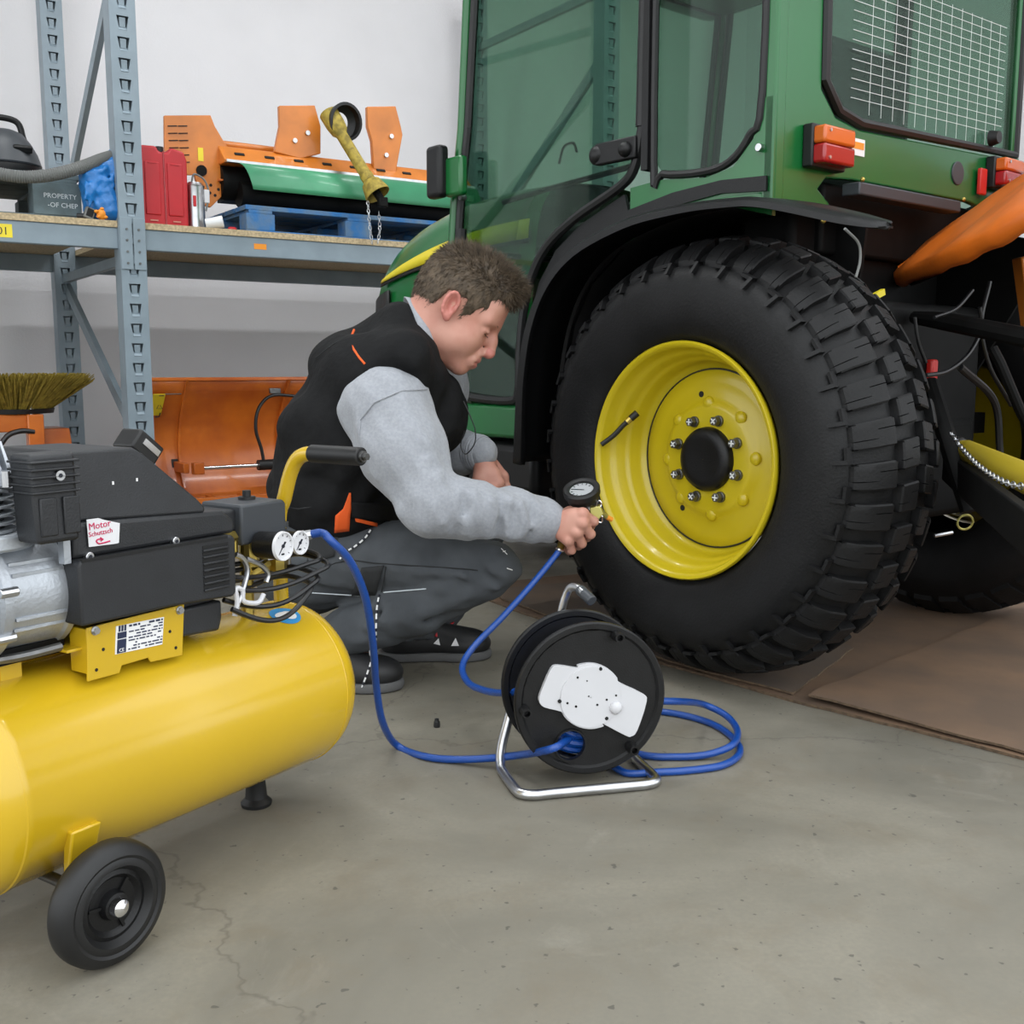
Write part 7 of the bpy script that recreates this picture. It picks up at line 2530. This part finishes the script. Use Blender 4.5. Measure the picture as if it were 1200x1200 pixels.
# hidden trunk and limbs of the body, inside the clothes
bd = Soft(0.03)
bd.chain([Pv + Vector((0, 0, 0.02)), Pv.lerp(Nb, 0.5), Nb + ut * -0.04], [0.11, 0.115, 0.06])
bd.cap(Nb + rv * -0.12 + ut * -0.06, Nb + rv * 0.12 + ut * -0.06, 0.05)
bd.chain([rsh, relb, rwri], [0.05, 0.042, 0.027])
bd.chain([Nb + rv * 0.10 + ut * -0.06, rsh], [0.05, 0.05])
bd.chain([Nb + rv * -0.10 + ut * -0.06, lsh], [0.05, 0.05])
bd.chain([lsh, lelb, lwri], [0.05, 0.042, 0.027])
bd.chain([Pv, rhip, rkne, rank], [0.10, 0.075, 0.045, 0.036])
bd.chain([Pv, lhip, lkne, lank], [0.10, 0.075, 0.045, 0.036])
bd.cap(rank, Vector((-0.31, 2.476, 0.045)), 0.034, 0.026)
bd.cap(lank, Vector((-0.11, 2.749, 0.045)), 0.034, 0.026)
bdm = bd.mesh(0.011)
# hands
def hand(wr, mcp, pip, dip, tip, thumb, rad, res=0.0026, root_r=0.021):
    s = Soft(0.012)
    c = sum((Vector(m) for m in mcp), Vector()) / 4
    s.cap(wr + (wr - c).normalized() * 0.03, wr, 0.027, 0.026, k=0.02)
    for m in mcp:
        s.cap(wr.lerp(m, 0.12), m, root_r, 0.0125, k=0.014)
    s.cap(mcp[0].lerp(wr, 0.3), mcp[3].lerp(wr, 0.3), 0.013, 0.012, k=0.02)
    for i in range(4):
        r_ = rad[i]
        s.cap(mcp[i], pip[i], r_ * 1.12, r_, k=0.005)
        s.cap(pip[i], dip[i], r_ * 1.03, r_ * 0.9, k=0.004)
        s.cap(dip[i], tip[i], r_ * 0.92, r_ * 0.78, k=0.004)
        s.ell(mcp[i], (r_ * 1.25,) * 3, k=0.006)
    s.chain(thumb, [0.017, 0.0125, 0.0105, 0.009], k=0.008)
    return s
def L3(L): return [W3(*q) for q in L]
rh = hand(W3(648, 610, 2.412), L3([(683, 602, 2.368), (683, 613, 2.362), (676, 624, 2.366), (666, 633, 2.374)]), L3([(696, 611, 2.382), (692, 626, 2.378), (682, 637, 2.384), (670, 645, 2.390)]),
          L3([(692, 617, 2.418), (688, 630, 2.414), (678, 640, 2.418), (667, 646, 2.420)]), L3([(682, 615, 2.436), (679, 627, 2.432), (671, 636, 2.434), (662, 641, 2.436)]),
          L3([(655, 606, 2.425), (668, 600, 2.445), (681, 598, 2.450), (692, 601, 2.446)]), [0.0105, 0.0108, 0.0102, 0.0092])
lh = hand(W3(566, 537, 2.752), L3([(585, 566, 2.722), (578, 572, 2.714), (569, 574, 2.712), (560, 572, 2.716)]), L3([(590, 584, 2.728), (584, 592, 2.720), (575, 594, 2.718), (564, 590, 2.722)]),
          L3([(590, 594, 2.742), (585, 602, 2.736), (576, 604, 2.734), (565, 598, 2.738)]), L3([(588, 601, 2.756), (583, 609, 2.752), (574, 610, 2.75), (564, 604, 2.752)]),
          L3([(578, 545, 2.765), (590, 558, 2.775), (594, 572, 2.775), (594, 582, 2.77)]), [0.0102, 0.0106, 0.0100, 0.0088])
rhm, lhm = rh.mesh(0.0026), lh.mesh(0.003)
HMn = np.array(HM)
HW = HV @ HMn[:3, :3].T + HMn[:3, 3]
allv, allf = join_nets([(HW, HF), bdm, rhm, lhm])
# lips, ears and finger knuckles are redder than the rest of the skin
cen = HV[HF].mean(1)
lip = (cen[:, 0] > 0.094) & (np.abs(cen[:, 1]) < 0.021) & (cen[:, 2] < -0.0615) & (cen[:, 2] > -0.086) & ((cen[:, 0] - 0.094) > -0.35 * 0 )
lip &= (cen[:, 0] > 0.1000 - 6.0 * cen[:, 1] ** 2 - 0.0) | (np.abs(cen[:, 2] + 0.0725) < 0.006)
ear = (np.abs(cen[:, 1]) > 0.0795) & (cen[:, 0] < 0.02) & (cen[:, 0] > -0.05) & (np.abs(cen[:, 2]) < 0.045)
pk = np.zeros(len(allf), dtype=np.int32)
pk[:len(HF)][lip] = 2
pk[:len(HF)][ear] = 1
nose = (cen[:, 0] > 0.109) & (cen[:, 2] < -0.026) & (cen[:, 2] > -0.056)
pk[:len(HF)][nose] = 1
body = net_obj('body', (allv, allf), ['skin', 'skin_red', 'lips'], per, picks=pk.tolist(), smooth_it=1)
# closed lids: lash line and brows
for s in (-1, 1):
    lp = [HM @ Vector(q) for q in ((0.0915, s * 0.021, -0.0085), (0.0940, s * 0.029, -0.0100), (0.0920, s * 0.038, -0.0100), (0.0840, s * 0.047, -0.0075))]
    MB().tube(smooth_pts(lp, 4), [0.0009] * 13, 6).build('eyelashes', 'eye_dark', body, world=True)
    bp_ = [HM @ Vector(q) for q in ((0.1000, s * 0.014, 0.017), (0.0975, s * 0.026, 0.0225), (0.0900, s * 0.038, 0.0245), (0.0800, s * 0.047, 0.021))]
    MB().tube(smooth_pts(bp_, 4), [0.0016] * 9 + [0.001] * 4, 6).build('eyebrow', 'hair', body, world=True)

# ---- hair: a cap over the scalp with short strands
ha = Soft(0.02)
ha.ell((-0.014, 0, 0.040), (0.1035, 0.0825, 0.0945))
ha.ell((-0.047, 0, 0.000), (0.0590, 0.0645, 0.062))
ha.ell((0.062, 0, 0.092), (0.040, 0.056, 0.038))
ha.ell((0.015, 0, 0.112), (0.062, 0.056, 0.028))
def hairline(G, d):
    x, y, z = G[..., 0], np.abs(G[..., 1]), G[..., 2]
    hx_ = np.array([-0.12, -0.085, -0.052, -0.032, 0.012, 0.018, 0.034, 0.040, 0.056, 0.075, 0.12], dtype=np.float32)
    hz_ = np.array([-0.072, -0.070, -0.046, 0.026, 0.032, -0.010, -0.012, 0.026, 0.046, 0.066, 0.080], dtype=np.float32)
    line = np.interp(x, hx_, hz_)
    line = line - 0.012 * np.clip((y - 0.03) / 0.04, 0, 1) * (x > 0.05)
    n = np.sin(x * 260 + z * 70) * np.sin(y * 300 + 1.3) + 0.6 * np.sin(x * 520 + y * 410 + z * 300)
    return np.maximum(d + 0.0011 * n, (line - z) * 0.8)
hv, hf = ha.mesh(0.0034, hairline)
HMW = hv @ HMn[:3, :3].T + HMn[:3, 3]
hair = net_obj('hair', (HMW, hf), 'hair', per, smooth_it=1)
rg = np.random.default_rng(5)
fc_ = rg.integers(0, len(hf), 9000)
b = MB()
vv, ffs = [], []
for i in fc_:
    q = hv[hf[i]]
    c = Vector(q.mean(0))
    nrm = Vector(np.cross(q[2] - q[0], q[3] - q[1]))
    if nrm.length < 1e-9: continue
    nrm.normalize()
    if nrm.z < -0.75: continue
    top_ = max(0.0, min(1.0, (c.z - 0.06) / 0.06))
    front = max(0.0, min(1.0, (c.x - 0.0) / 0.08))
    comb = Vector((-0.5 + 1.3 * top_ * front, 0, -0.75 + 1.0 * top_)) + Vector(rg.normal(size=3) * 0.28)
    d = (comb - nrm * comb.dot(nrm) * 0.8) + nrm * (0.16 + 0.55 * top_)
    d.normalize()
    L_ = (0.010 + 0.015 * top_ + 0.008 * top_ * front) * rg.uniform(0.6, 1.25)
    u_, v_, _ = basis(d)
    w_ = 0.00075
    base_ = c - nrm * 0.001
    mid_ = base_ + d * L_ * 0.6
    tip_ = base_ + d * L_ + Vector((0, 0, -0.0025)) * (1 - top_)
    n0 = len(vv)
    for k in range(3):
        a = 2.094 * k
        vv.append(HM @ (base_ + (u_ * math.cos(a) + v_ * math.sin(a)) * w_))
    for k in range(3):
        a = 2.094 * k
        vv.append(HM @ (mid_ + (u_ * math.cos(a) + v_ * math.sin(a)) * w_ * 0.8))
    vv.append(HM @ tip_)
    for k in range(3):
        k2 = (k + 1) % 3
        ffs.append((n0 + k, n0 + k2, n0 + 3 + k2, n0 + 3 + k))
        ffs.append((n0 + 3 + k, n0 + 3 + k2, n0 + 6))
b.add(vv, ffs)
st_ = b.build('hair_strands', 'hair', hair, world=True, smooth=0, kind='stuff')

# ---- pale collar standing around the neck
cB, cF = W3(482, 352, 2.63), W3(517, 442, 2.575)
cC = (cB + cF) / 2
e1 = (cF - cB); R1c = e1.length / 2; e1.normalize()
e2 = (rv - e1 * rv.dot(e1)).normalized()
cn_ = e1.cross(e2)
if cn_.dot(HC - cC) < 0: cn_ = -cn_
rows = []
for k in range(49):
    a = math.radians(10 + 340 * k / 48)
    d_ = e1 * math.cos(a) * R1c + e2 * math.sin(a) * 0.074
    fr_ = 0.5 + 0.5 * math.cos(a)
    rows.append([cC + d_ * 0.93 + cn_ * 0.004, cC + d_ * 1.00 + cn_ * 0.002, cC + d_ * (1.10 + 0.08 * fr_) - cn_ * (0.016 + 0.012 * fr_)])
MB().grid(rows).build('collar', 'sweat_grey', per, world=True, smooth=60, thick=0.003)
# thin black ear-piece cord dangling at the chest
cd = [W3(px, py, 2.56) for px, py in ((543, 470), (552, 490), (557, 505), (556, 520), (546, 532), (540, 522), (544, 505))]
MB().tube(smooth_pts(cd, 6), 0.0016, 6).build('neck_cord', 'cable_black', per, world=True)
